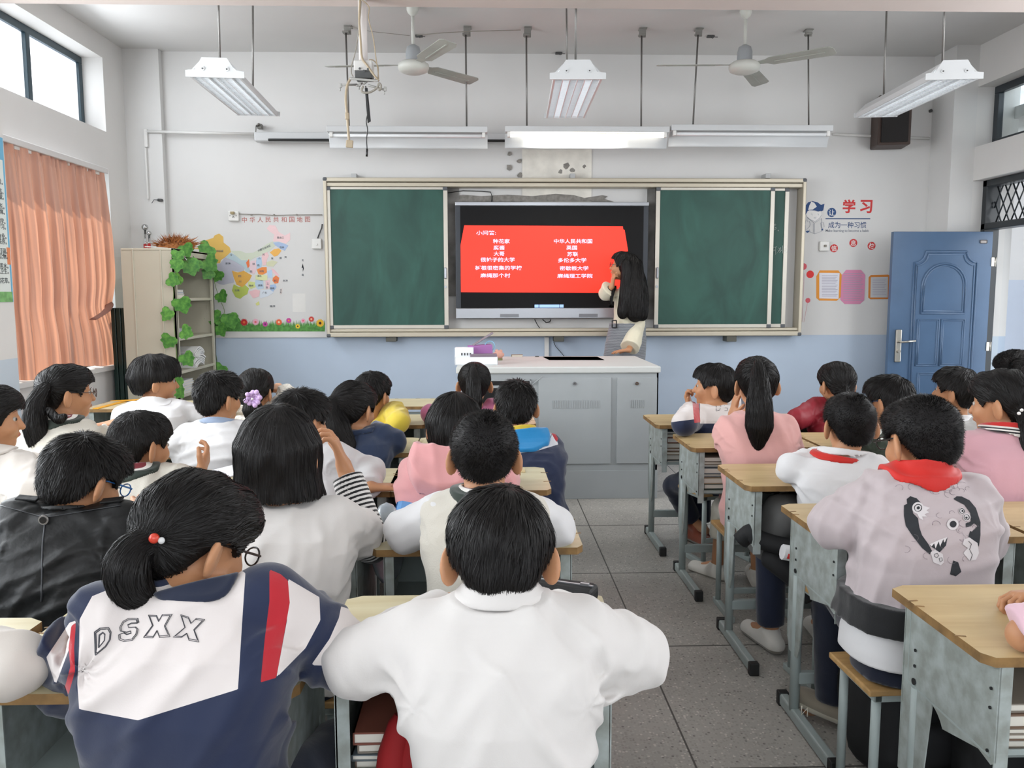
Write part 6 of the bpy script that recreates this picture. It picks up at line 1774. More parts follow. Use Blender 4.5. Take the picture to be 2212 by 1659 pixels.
    for sd_ in 'LR': anc += [(A[sd_][0] + (Pv - Nk).normalized() * .06, 7, .06), (A[sd_][1] * .5 + (A[sd_][0] + A[sd_][2]) * .25, 7, .055)]
    ff = fold_fn(idx * 7 + 3, amp, anc) if amp else None
    SR = top.get('sr', (.058, .050, .047, .036))       # sleeve radii shoulder, upper elbow, lower elbow, cuff
    def sleeve(sd, end=1.0, grow=0.0):
        S, E, W, *_ = A[sd]
        a = union([(cap(S, E, (SR[0] + grow) * s, (SR[1] + grow) * s), 0), (cap(E, E + (W - E) * min(end, 1.2), (SR[2] + grow) * s, (SR[3] + grow) * s), .02)])
        if end > 0: return inter_plane(a, E + (W - E) * (end - .03), (W - E))
        return inter_plane(cap(S, E, (SR[0] + grow) * s, (SR[1] + grow) * s), S + (E - S) * (-end), (E - S))
    sl = top.get('sleeve', 1.0); slL, slR = (sl if isinstance(sl, tuple) else (sl, sl))
    tfx, tfy, fl_ = top.get('fx', 1.0), top.get('fy', 1.0), top.get('flare', 0)
    neckcut = Nk + Vector((0, 0, .012 * s))
    tor = torso(off, hem, 1.03, tfx, tfy, fl_)
    sh_line = union([(cap(Nk + Vector((0, 0, -.045 * s)), A['L'][0], .045 * s + off * .6, .046 * s + off * .5), 0), (cap(Nk + Vector((0, 0, -.045 * s)), A['R'][0], .045 * s + off * .6, .046 * s + off * .5), .03)])
    parts = [(tor, 0), (sh_line, .035)]
    if not top.get('vest_only'):
        for sd, e_ in (('L', slL), ('R', slR)):
            if e_ != 0: parts.append((sleeve(sd, e_), top.get('seam', .016)))
    shirt0 = union(parts)
    shirtf = (lambda P: shirt0(P) + ff(P)) if ff else shirt0
    plo = [min(p[i] for p in allp[:4]) - .02 for i in range(3)]; phi = [max(p[i] for p in allp[:4]) + .02 for i in range(3)]
    pa = []
    for sd in 'LR':
        S, E, W, *_ = A[sd]
        for p, r in ((S, .1), (E, .09), (W, .07)): pa += [p + Vector((r, r, r)), p - Vector((r, r, r))]
    pa += [Nk + Vector((.17, .15, .05)) * s, Nk - Vector((.17, .17, 0)) * s, Pv - Vector((.19, .18, -hem + .03)) * s, Pv + Vector((.19, .16, 0)) * s]
    if not stand and hem < -.1: pa.append(Pv + Vector((0, 0, hem - .02)))
    lo_ = [min(p[i] for p in pa) for i in range(3)]; hi_ = [max(p[i] for p in pa) for i in range(3)]
    V, Q = mesh_sdf(shirtf, lo_, hi_, res)
    me = np_mesh('shirt', V, Q, base)
    fields = top.get('fields') or []
    for nm, fn in fields: attr(me, nm, fn(V, A, Nk, Pv))
    shirt = link_mesh(top.get('name', 'shirt'), me, top.get('mat') or cloth_mat('white_cotton', '#dedad6'), root)
    ctx = dict(root=root, base=base, shirt=shirt, H=H, Rh=Rh, N=Nk, P=Pv, A=A, s=s, shirtf=shirtf, body=body, hl=hl, torso=torso, sleeve=sleeve, union=union, Rt=Rt, idx=idx, res=res, ff=ff, V=V, lo=lo_, hi=hi_, shirt0=shirt0, legs=legs_p)
    # collar-like layers that lie on neck and shoulders
    ax = ((hl(0, -.022, -.045) - Nk).normalized() * .35 + Vector((0, 0, .65))).normalized()
    basef = union([(cap(Nk - ax * .05, Nk + ax * .09 * s, .053 * s, .050 * s), 0), (shirt0, .025)])
    for c in top.get('collars', []):
        off_, th, Rc, hh = c.get('off', .005), c.get('th', .004), c['R'] * s, c.get('h', .03) * s
        ctr = V3(Nk + Rt @ Vector(c.get('shift', (0, .0, -.005))) * s); up = V3(ax); Nn_ = V3(Nk)
        V2 = c.get('V', 0)
        def cf(P, off_=off_, th=th, Rc=Rc, hh=hh, ctr=ctr, V2=V2, c=c):
            d = np.abs(basef(P) - off_) - th
            q = (P - ctr) @ Rtn
            rr = np.sqrt((q[:, 0] / c.get('ex', 1.15)) ** 2 + q[:, 1] ** 2 + (q[:, 2] * .8) ** 2)
            if V2: rr = rr - V2 * np.maximum(-q[:, 1], 0) * np.maximum(0, 1 - np.abs(q[:, 0]) / .05)
            d = smax(d, rr - Rc, .004)
            d = smax(d, ((P - Nn_) @ up) - hh - c.get('tilt', 0) * -q[:, 1], .004)
            if 'cutz' in c: d = smax(d, (Nn_[2] + c['cutz']) - P[:, 2], .003)
            if c.get('fold'): d = d + ff2(P)
            return d
        ff2 = fold_fn(idx + 50, c.get('fold', 0))
        v2, q2 = mesh_sdf(cf, V3(Nk) - (Rc * 1.3 + .02), V3(Nk) + (Rc * 1.3 + .02), c.get('res', res * .8))
        if len(q2):
            me = np_mesh(c['name'], v2, q2, base); qq = (v2 - ctr) @ Rtn
            attr(me, 'rad', np.sqrt((qq[:, 0] / c.get('ex', 1.15)) ** 2 + qq[:, 1] ** 2 + (qq[:, 2] * .8) ** 2) / s); attr(me, 'up', ((v2 - Nn_) @ up) / s)
            link_mesh(c['name'], me, c['mat'], root)
    # second layer: sleeves of another garment or a vest
    for ly in top.get('layers', []):
        if ly['kind'] == 'sleeves':
            for sd in ly.get('sides', 'LR'):
                S, E, W, *_ = A[sd]
                g = ly.get('grow', -.008); rr = ly.get('r')
                if rr: a = union([(cap(S, E, rr[0], rr[1]), 0), (cap(E, W, rr[1], rr[2]), .02)])
                else: a = union([(cap(S, E, (SR[0] + g) * s, (SR[1] + g) * s), 0), (cap(E, W, (SR[2] + g) * s, (SR[3] + g) * s), .02)])
                a = inter_plane(a, E + (W - E) * ly.get('end', .95), (W - E))
                f2 = fold_fn(idx + 91, ly.get('fold', .003)); sf = lambda P, a=a, f2=f2: a(P) + f2(P)
                pp = [S, E, W]; l2 = [min(p[i] for p in pp) - .085 for i in range(3)]; h2 = [max(p[i] for p in pp) + .085 for i in range(3)]
                v2, q2 = mesh_sdf(sf, l2, h2, res * .9); me = np_mesh('sleeve', v2, q2, base)
                d1 = V3(E) - V3(S); d2 = V3(W) - V3(E); L1, L2 = np.linalg.norm(d1), np.linalg.norm(d2)
                t1 = np.clip((v2 - V3(S)) @ d1 / L1, -.1, L1); t2 = (v2 - V3(E)) @ d2 / L2
                f1 = cap(S, E, .03)(v2); f3 = cap(E, W, .03)(v2)
                attr(me, 'limb', np.sin(np.where(f3 < f1, L1 + t2, t1) * 2 * np.pi / ly.get('pitch', .019)))
                link_mesh('sleeve', me, ly['mat'], root)
    # trousers, shoes
    if legs:
        g = [(torso(.006, -.10, .35), 0)]
        for (hip, kn, an, toe) in legs_p:
            e_ = an + (kn - an) * top.get('leg_end', .08)
            g.append((union([(cap(hip, kn, .078 * s, .052 * s), 0), (inter_plane(cap(kn, an, .060 * s, .050 * s), e_, an - kn), .02)]), .02))
        if skirt: g = [(lambda P, t0=torso(.036, -.62, .34, 1.0, 1.0, .02): t0(P), 0)]
        tf = union(g); f3 = fold_fn(idx + 17, .003); tfn = lambda P: tf(P) + f3(P)
        pp = [Pv + Vector((.2, .2, .16)) * s, Pv - Vector((.2, .2, .14)) * s] + [p for q_ in legs_p for p in q_[:3]]
        l2 = [min(p[i] for p in pp) - .09 for i in range(3)]; h2 = [max(p[i] for p in pp) + .09 for i in range(3)]
        if skirt: l2[2] = Pv.z - .66
        v2, q2 = mesh_sdf(tfn, l2, h2, top.get('leg_res', .011))
        nm = 'skirt' if skirt else top.get('leg_name', 'trousers')
        link_mesh(nm, np_mesh(nm, v2, q2, base), top.get('leg_mat') or cloth_mat('cloth_' + leg_col.strip('#'), leg_col), root)
        for (hip, kn, an, toe) in legs_p:
            d = (toe - an); d.z = 0; d = d.normalized() if d.length > 1e-3 else Vector((0, 1, 0))
            r = Vector((d.y, -d.x, 0)); toe_ = Vector((toe.x, toe.y, .03)); hl_ = Vector((an.x, an.y, .035)) - d * .035 * s
            gz = min(an.z - .075, 0) if not top.get('foot_z') else top['foot_z']
            u = [(cap(hl_ + Vector((0, 0, gz)), toe_ + d * .02 * s + Vector((0, 0, gz)), .037 * s, .034 * s), 0), (cap(an + Vector((0, 0, -.005)), an + Vector((0, 0, -.03)) + d * .05 * s, .038 * s, .03 * s), .02)]
            uf = union(u); uf = inter_plane(uf, an + Vector((0, 0, .025)), (0, 0, 1)); zz = float(gz)
            uf2 = lambda P, uf=uf, zz=zz: smax(uf(P), (zz + .004) - P[:, 2], .004)
            l2 = [min(an[i], toe[i]) - .09 for i in range(3)]; h2 = [max(an[i], toe[i]) + .09 for i in range(3)]; l2[2] = min(l2[2], gz - .01)
            v2, q2 = mesh_sdf(uf2, l2, h2, .008)
            me = np_mesh('shoe', v2, q2, base); attr(me, 'sole', v2[:, 2] - zz)
            link_mesh('shoe', me, top.get('shoe_mat') or cloth_mat('shoe_' + shoe.strip('#'), shoe, [('sole', -1, .022, '#8f897e')]), root)
    # ---- hair
    t = hopt.get('t', .014); hs = HAIRLINE.get(hopt.get('line', hair if hair in HAIRLINE else 'short'))
    toL = lambda P: ((P - V3(H)) @ Rn / s).astype(f32)
    e1 = ell((0, -.013, .026), (.073 + t, .091 + t, .079 + t)); e2 = ell((0, -.050, -.028), (.054 + t * .5, .040 + t * .5, .048))
    e3 = ell((0, .04, .05), (.058 + t * .6, .045 + t, .045 + t))
    wob = np.random.RandomState(idx).uniform(0, 6, 6)
    def lump(L): return .0016 * (np.sin(L[:, 0] * 90 + wob[0] + 2 * np.sin(L[:, 1] * 50)) * np.sin(L[:, 2] * 70 + wob[1]) + np.sin(L[:, 1] * 110 + wob[2]))
    def capU(L):
        d = smin(smin(e1(L), e2(L), .02), e3(L), .02)
        return d + hopt.get('lump', 1) * lump(L)
    cutz = lambda L: np.interp(L[:, 1], *hs) + hopt.get('dz', 0) - L[:, 2]
    tail = []
    up_w = V3(hopt.get('whorl', (.012, -.045, .09)))
    if hair in ('crew', 'short', 'bowl', 'pony'):
        capF = lambda L: smax(capU(L), cutz(L) * .8, .008)
    elif hair == 'bob':
        zb_ = hopt.get('len', -.115); wd = hopt.get('w', .108)
        b1 = ell((0, -.018, .0), (.092, .108, .108)); 
        def bell(L):
            zz = np.clip(-L[:, 2], 0, .3); rx = .086 + (wd - .086) * np.clip(zz / .1, 0, 1); ry = .105 + .004 * np.clip(zz / .1, 0, 1)
            k = np.sqrt((L[:, 0] / rx) ** 2 + ((L[:, 1] + .016) / ry) ** 2); d = (k - 1) * .09
            return np.maximum(d, L[:, 2] - .01)
        capU = lambda L: smin(smin(e1(L), bell(L), .05), b1(L), .02) + lump(L)
        def capF(L):
            d = smax(capU(L), (zb_ + .006 * np.sin(L[:, 0] * 60)) - L[:, 2], .012)
            return smax(d, np.minimum(L[:, 1] - .042, .035 - L[:, 2] + 0 * L[:, 1]), .01)
        cutz = lambda L: np.maximum(zb_ - L[:, 2], np.minimum(L[:, 1] - .045, .03 - L[:, 2]))
    else:
        capF = lambda L: smax(capU(L), cutz(L) * .8, .008)
    tailpts = [Vector(p) for p in hopt.get('tail', [])]
    rads = hopt.get('tr', [])
    tf_ = None
    if tailpts:
        tailpts = [p for p in tailpts]
        tp = smooth(tailpts, 3); rr = np.interp(np.linspace(0, len(tailpts) - 1, len(tp)), range(len(rads)), rads)
        fl = hopt.get('flat', 1.0)
        tl_ = [(cap(tp[i], tp[i + 1], float(rr[i]), float(rr[i + 1])), .006) for i in range(len(tp) - 1)]
        for lk, lr in hopt.get('locks', []):
            lk = [Vector(p) for p in lk]; tailpts_x = smooth(lk, 3); r2 = np.interp(np.linspace(0, len(lk) - 1, len(tailpts_x)), range(len(lr)), lr)
            tl_ += [(cap(tailpts_x[i], tailpts_x[i + 1], float(r2[i]), float(r2[i + 1])), .02) for i in range(len(tailpts_x) - 1)]
        tf_ = union(tl_)
    def hairW(P):
        d = capF(toL(P)) * s
        return d if tf_ is None else smin(d, tf_(P), .012)
    def hairU(P):
        d = capU(toL(P)) * s
        return d if tf_ is None else smin(d, tf_(P), .012)
    l2 = np.array(H) - .165 * s; h2 = np.array(H) + .165 * s
    for p in tailpts + [Vector(q) for lk, _ in hopt.get('locks', []) for q in lk]: l2 = np.minimum(l2, np.array(p) - .11); h2 = np.maximum(h2, np.array(p) + .11)
    V, Q = mesh_sdf(hairW, l2, h2, max(.0045, res * .9))
    gdir = V3((0, 0, -1))
    tie = V3(tailpts[0]) if tailpts else None
    wh = V3(H + Rh @ Vector([float(x) for x in up_w]) * s)
    TP = np.array([list(p) for p in (smooth(tailpts, 3) if tailpts else [])], f32)
    def flow(P):
        if hair == 'pony' and tailpts:
            f = tie - P; dist = np.linalg.norm(f, axis=1, keepdims=True); f = f / (dist + 1e-6)
            dt = tf_(P)[:, None]; ins = (dt < .006) & (dt < (capF(toL(P)) * s)[:, None] + .002)
            seg_ = TP[1:] - TP[:-1]; mid = (TP[1:] + TP[:-1]) / 2
            j = np.argmin(((P[:, None] - mid[None]) ** 2).sum(2), 1); sd_ = seg_[j]; sd_ = sd_ / (np.linalg.norm(sd_, axis=1, keepdims=True) + 1e-9)
            return np.where(ins, sd_, f)
        f = P - wh; f = f / (np.linalg.norm(f, axis=1, keepdims=True) + 1e-6)
        if hair in ('bob', 'long', 'bowl'): return f * .7 + gdir * .9
        return f + gdir * .15
    def keep(P, r):
        L = toL(P); k = cutz(L) < hopt.get('over', .008) * r.rand(len(P))
        if tf_ is not None: k = k | (tf_(P) < .02)
        return k
    seg, ln_, wd_, lf = {'crew': (2, .0075, .0013, .0), 'short': (4, .035, .0022, .006), 'bowl': (6, .075, .0022, .003), 'bob': (8, .13, .0024, .003), 'pony': (6, .085, .0022, .0025), 'long': (8, .16, .0026, .004)}[hair]
    ln_ = hopt.get('sl', ln_); st_ = 1.1 if hair == 'crew' else 0
    wd_ *= max(1, (H - CAM_P).length / 3.0)
    v3, f3_ = strands(flow, hairU, V, Q, nstr, seg, ln_ * s, wd_, hopt.get('lift', lf), idx, keep, jit=hopt.get('jit', .1), stand=st_)
    nV = len(V)
    me = np_mesh('hair', np.concatenate([V, v3]), np.concatenate([Q, f3_ + nV]), base)
    me.materials.append(M_scalp); hm = hopt.get('mat') or M_hair; me.materials.append(hm)
    mi = np.ones(len(me.polygons), np.int32); mi[:len(Q)] = 0
    if len(me.polygons) == len(Q) + len(f3_): me.polygons.foreach_set('material_index', mi)
    ho = bpy.data.objects.new('hair', me); COL.objects.link(ho); ho.parent = root
    if hopt.get('band') is not None:
        b = MB(); p = tailpts[0]; dv = (tailpts[1] - p).normalized()
        b.tube([p + (dv.orthogonal().normalized() * math.cos(a) + dv.cross(dv.orthogonal().normalized()) * math.sin(a)) * (rads[0] + .004) for a in [k * math.pi / 6 for k in range(13)]], .005 * s, 8)
        o = b.build('hair_band', hopt['band'], root); o.location = -base
    # ---- glasses
    if glasses:
        g = MB(); M = lambda x, y, z: hl(x, y, z) - base
        for sg in (-1, 1):
            pts = [M(sg * .032 + .022 * math.cos(a), .099 - .004 * abs(math.cos(a)) * (sg * math.cos(a) > 0), .002 + .0165 * math.sin(a)) for a in [k * math.pi / 8 for k in range(17)]]
            g.tube(pts, .0018 * s, 6)
            g.tube([M(sg * .053, .097, .006), M(sg * .070, .085, .007), M(sg * .0785, .0, .010), M(sg * .080, -.018, .0)], .0022 * s, 6)
        g.tube([M(-.011, .100, .003), M(0, .103, .006), M(.011, .100, .003)], .0016 * s, 6)
        g.build('glasses', glasses, root)
    if extra: extra(ctx)
    return ctx

# strokes and prints laid on cloth
def lay(ctx, pts_px, what, m, width=1.0, name='print', lift=.0012, fill=False, obj=None):
    """pts_px: one outline in photo pixels; laid onto the garment's surface where it is seen"""
    o = obj or ctx['shirt']; me = o.data; base = ctx['base']
    if 'bvh' not in ctx or ctx.get('bvo') is not o:
        ctx['bvh'] = bvhtree.BVHTree.FromPolygons([v.co + base for v in me.vertices], [tuple(p.vertices) for p in me.polygons]); ctx['bvo'] = o
    bv = ctx['bvh']
    def hit(px, py):
        d = (at(px, py, y=CAM_P.y + 1.0) - CAM_P).normalized(); h = bv.ray_cast(CAM_P, d)
        return (h[0], h[1]) if h[0] is not None else None
    return hit
def lay_fill(ctx, polys, m, name, lift=.0012, step=5.0, obj=None):
    hit = lay(ctx, None, None, None, obj=obj); bm = bmesh.new()
    for poly in polys:
        b2 = bmesh.new(); vs = [b2.verts.new((x, y, 0)) for x, y in poly]; f = b2.faces.new(vs); b2.normal_update()
        bmesh.ops.triangulate(b2, faces=b2.faces[:])
        for _ in range(7):
            es = [e for e in b2.edges if e.calc_length() > step * 1.4]
            if not es: break
            bmesh.ops.subdivide_edges(b2, edges=es, cuts=1); bmesh.ops.triangulate(b2, faces=[f for f in b2.faces if len(f.verts) > 3])
        mp = {}
        for v in b2.verts:
            h = hit(v.co.x, v.co.y)
            mp[v.index if v.index >= 0 else id(v)] = None
        b2.verts.index_update()
        nv = {}
        for v in b2.verts:
            h = hit(v.co.x, v.co.y)
            if h: nv[v.index] = bm.verts.new(h[0] + h[1] * lift - ctx['base'])
        for f in b2.faces:
            q = [nv.get(v.index) for v in f.verts]
            if all(q) and max((q[0].co - q[1].co).length, (q[1].co - q[2].co).length) < .06:
                g = bm.faces.new(q); g.smooth = True
        b2.free()
    me = bpy.data.meshes.new(name); bm.to_mesh(me); bm.free()
    return link_mesh(name, me, m, ctx['root'])
def lay_lines(ctx, lines, m, name, w=.0012, lift=.0006, step=6.0, obj=None):
    hit = lay(ctx, None, None, None, obj=obj); mb = MB()
    for ln_ in lines:
        pts = []
        for (a, b) in zip(ln_[:-1], ln_[1:]):
            n = max(1, int(math.hypot(b[0] - a[0], b[1] - a[1]) / step))
            pts += [(a[0] + (b[0] - a[0]) * i / n, a[1] + (b[1] - a[1]) * i / n) for i in range(n)]
        pts.append(ln_[-1]); run = []
        for p in pts:
            h = hit(*p)
            if h is None or (run and (h[0] - run[-1]).length > .05):
                if len(run) > 1: mb.tube([q - ctx['base'] for q in run], w, 4, ry=w * .5)
                run = []
            if h is not None: run.append(h[0] + h[1] * lift)
        if len(run) > 1: mb.tube([q - ctx['base'] for q in run], w, 4, ry=w * .5)
    return mb.build(name, m, ctx['root'])
# ================================================================= the people
def hz(px, py, z): return at(px, py, z=z)
def hy(px, py, y): return at(px, py, y=y)
AZ = DZ + .045
C_ = lambda n, c, **k: cloth_mat(n, c, **k)
M_white = C_('white_cotton', '#d3cfcc')
M_shirt = C_('white_poplin', '#d6d5d6', rough=.7)
M_offw = C_('warm_white_cotton', '#d2cac2')
M_knit = C_('cream_knit', '#cdc8bd', bump=.6, bscale=240, bdist=.0015)
M_redscarf = C_('red_scarf', '#c2261f', sheen=.15, rough=.6)
M_navyc = C_('navy_cotton', '#1b2338')
M_stripe = C_('striped_rib', '#cdc8bd', regions=[('rad', .050, .056, '#e4e0da'), ('rad', .056, .060, '#7c3038'), ('rad', .060, .066, '#e4e0da'), ('rad', .066, .10, '#2c3630'), ('rad', -1, .050, '#20283a')])
M_stripe2 = C_('tricolour_rib', '#e0dbd6', regions=[('up', .011, .016, '#25282b'), ('up', .001, .006, '#25282b'), ('up', .022, 1, '#bf2a28')])
M_tie = mat('hair_tie_black', '#14110f', .7)
M_gblk = mat('glasses_black', '#1a1614', .3); M_gblue = mat('glasses_blue', '#2f6fb5', .3); M_gbrn = mat('glasses_brown', '#5e4a42', .3, .4)
def proj(V):
    q = (V - V3(CAM_P)) @ V3(CAM_R); return CX - FPX * q[:, 0] / q[:, 2], CY + FPX * q[:, 1] / q[:, 2]
def pfield(*polys):
    def fn(V, A, N, P):
        x, y = proj(V); d = None
        for p in polys: e = poly_sd(x, y, p); d = e if d is None else np.minimum(d, e)
        return d
    return fn
def sit(ctx, who):
    P = ctx['P']; place(S_proto, P.x, P.y + .01, math.atan2(ctx['Rt'][1][0], ctx['Rt'][0][0]), 'stool under ' + who)
def col_shirt(m, R=.076, h=.030, **k): return dict(name='collar', R=R, h=h, off=.006, th=.0045, mat=m, tilt=.25, **k)
def col_scarf(R=.092, h=.022, **k): return dict(name='red_scarf', R=R, h=h, off=.012, th=.006, mat=M_redscarf, fold=.004, tilt=.3, **k)
def col_v(m=None, **k): return dict(name='ribbed_collar', R=.082, h=.03, off=.005, th=.005, mat=m or M_stripe, **k)

# ---- nearest row
def ex17(c): pass
c = person(17, 'boy in a plain white sweatshirt seen from behind, nearest to the camera in the middle', hy(1080, 1203, 1.47), pitch=24, s=1.07, N=hy(1080, 1308, 1.42), hair='short', nstr=10000, res=.0045,
   hopt=dict(sl=.05, t=.016, dz=.006), arms=dict(L=dict(e=hz(780, 1428, AZ), w=hz(955, 1312, AZ - .015)), R=dict(e=hz(1362, 1412, AZ), w=hz(1195, 1312, AZ - .015))),
   top=dict(name='sweatshirt', mat=M_white, sr=(.060, .056, .053, .040), fx=1.02, fold=.013, seam=.034, collars=[dict(name='collar', R=.066, h=.040, off=.006, th=.005, mat=M_white, tilt=.1, shift=(0, 0, .008))]))
sit(c, 'the nearest boy in plain white')
Pc = lambda x, y: (x * .3973, 1000 + y * .3973)
yoke = [(199, 1288), (172, 1338), (171, 1397), (167, 1477), (171, 1532), (298, 1556), (514, 1489), (522, 1360), (530, 1238), (512, 1226), (457, 1236), (346, 1268), (238, 1272)]
redb = [(582, 1230), (606, 1240), (622, 1254), (626, 1302), (597, 1464), (563, 1474), (572, 1380), (582, 1300)]
slv1 = [(622, 1250), (690, 1290), (692, 1340), (660, 1400), (597, 1464), (620, 1340)]
slv2 = [(737, 1310), (800, 1330), (780, 1440), (672, 1437), (712, 1380), (732, 1335)]
slv3 = [(165, 1340), (150, 1345), (100, 1420), (120, 1480), (150, 1400)]
redl = [(164, 1345), (154, 1352), (148, 1400), (152, 1440), (140, 1485), (148, 1500), (162, 1450), (160, 1400)]
M_dsxx = C_('dsxx_jacket', '#1c2642', regions=[('wh', -1e4, 0, '#d6cecb'), ('rd', -1e4, 0, '#b01f2b')], rough=.75)
def dsxx_letters(c, f, w=.0011, skew=None):
    D = [[(520, 1045), (515, 920), (545, 898), (590, 895), (604, 920), (600, 960), (575, 1000), (520, 1045)], [(538, 1005), (540, 935), (560, 920), (572, 930), (570, 965), (538, 1005)]]
    S_ = [[(755, 868), (750, 845), (700, 845), (668, 862), (650, 895), (655, 915), (690, 922), (712, 915), (714, 928), (690, 935), (672, 925), (645, 935), (648, 962), (675, 972), (720, 965), (745, 935), (752, 905), (740, 892), (700, 895), (695, 880), (715, 870), (755, 868)]]
    X1 = [[(808, 828), (852, 830), (865, 860), (885, 825), (937, 822), (900, 888), (925, 945), (868, 950), (855, 915), (832, 952), (782, 950), (830, 885), (808, 828)]]
    X2 = [[(982, 825), (1025, 838), (1040, 872), (1068, 845), (1114, 852), (1058, 910), (1082, 975), (1028, 965), (1015, 930), (985, 950), (942, 948), (1005, 895), (982, 825)]]
    ln = []
    for g in D + S_ + X1 + X2:
        cx = sum(p[0] for p in g) / len(g); cy = sum(p[1] for p in g) / len(g); ln.append([f(*p) for p in g]); ln.append([f(cx + (p[0] - cx) * .86, cy + (p[1] - cy) * .88) for p in g])
    lay_lines(c, ln, mat('print_charcoal', '#4a4a50', .7), 'printed_letters', w=w, step=5)
c = person(8, 'girl with low ponytail and black glasses in a white and navy jacket lettered DSXX', hy(425, 1172, 1.52), yaw=-40, pitch=26, ty=-14, s=1.07, N=hy(432, 1288, 1.44), pelvis=(hy(385, 1500, 1.36).x, 1.38, .50), hair='pony', nstr=11000, res=.0045, glasses=M_gblk,
   hopt=dict(t=.018, tail=[hy(342, 1158, 1.44), hy(300, 1178, 1.42), hy(275, 1225, 1.40), hy(288, 1275, 1.40), hy(325, 1302, 1.40)], tr=[.016, .026, .036, .032, .010], band=M_tie, lift=.005),
   arms=dict(L=dict(s=hy(228, 1330, 1.42), e=hy(165, 1470, 1.52), w=hz(230, 1400, AZ)), R=dict(s=hy(575, 1300, 1.44), e=hz(715, 1400, AZ), w=hz(560, 1320, AZ))),
   top=dict(name='school_jacket', mat=M_dsxx, sr=(.064, .062, .056, .042), fx=1.16, fy=1.05, fold=.012, fields=[('wh', pfield(yoke, slv1, slv2, slv3)), ('rd', pfield(redb, redl))], collars=[dict(name='collar', R=.074, h=.022, off=.007, th=.005, mat=M_navyc, tilt=.1)]))
dsxx_letters(c, Pc); sit(c, 'the girl in the DSXX jacket')
o = MB().sphere((0, 0, 0), .009).sphere((.012, 0, -.004), .006, mi=1).build('hair_bead', [mat('bead_red', '#c8402e', .3), mat('bead_clear', '#cfcfcf', .2)], c['root']); o.location = hy(333, 1163, 1.40) - c['base']
c = person(18, 'child at the lower left edge, only a cream sleeve resting on the desk', Vector((-1.20, 1.46, 1.0)), hair='short', nstr=1500, res=.006,
   arms=dict(R=dict(e=hz(35, 1436, AZ), w=hz(-100, 1380, AZ))), top=dict(mat=M_offw, sr=(.058, .054, .05, .04)))
sit(c, 'the child at the lower left edge')
c = person(28, 'child beyond the right edge, pale pink sleeve and hand resting on the nearest desk', Vector((1.50, 1.46, 1.02)), hair='short', nstr=1500, res=.006, body_res=.0035,
   arms=dict(L=dict(s=Vector((1.37, 1.44, .88)), e=hz(2212, 1372, AZ - .01), w=hz(2266, 1284, AZ + .0), hd=(-1, .06, -.06), hn=(0, -.25, -1), curl=.75)), top=dict(mat=C_('pale_pink', '#dcb7c3'), sleeve=(-1.0, 1.0), sr=(.058, .052, .05, .04)))
sit(c, 'the child beyond the right edge')

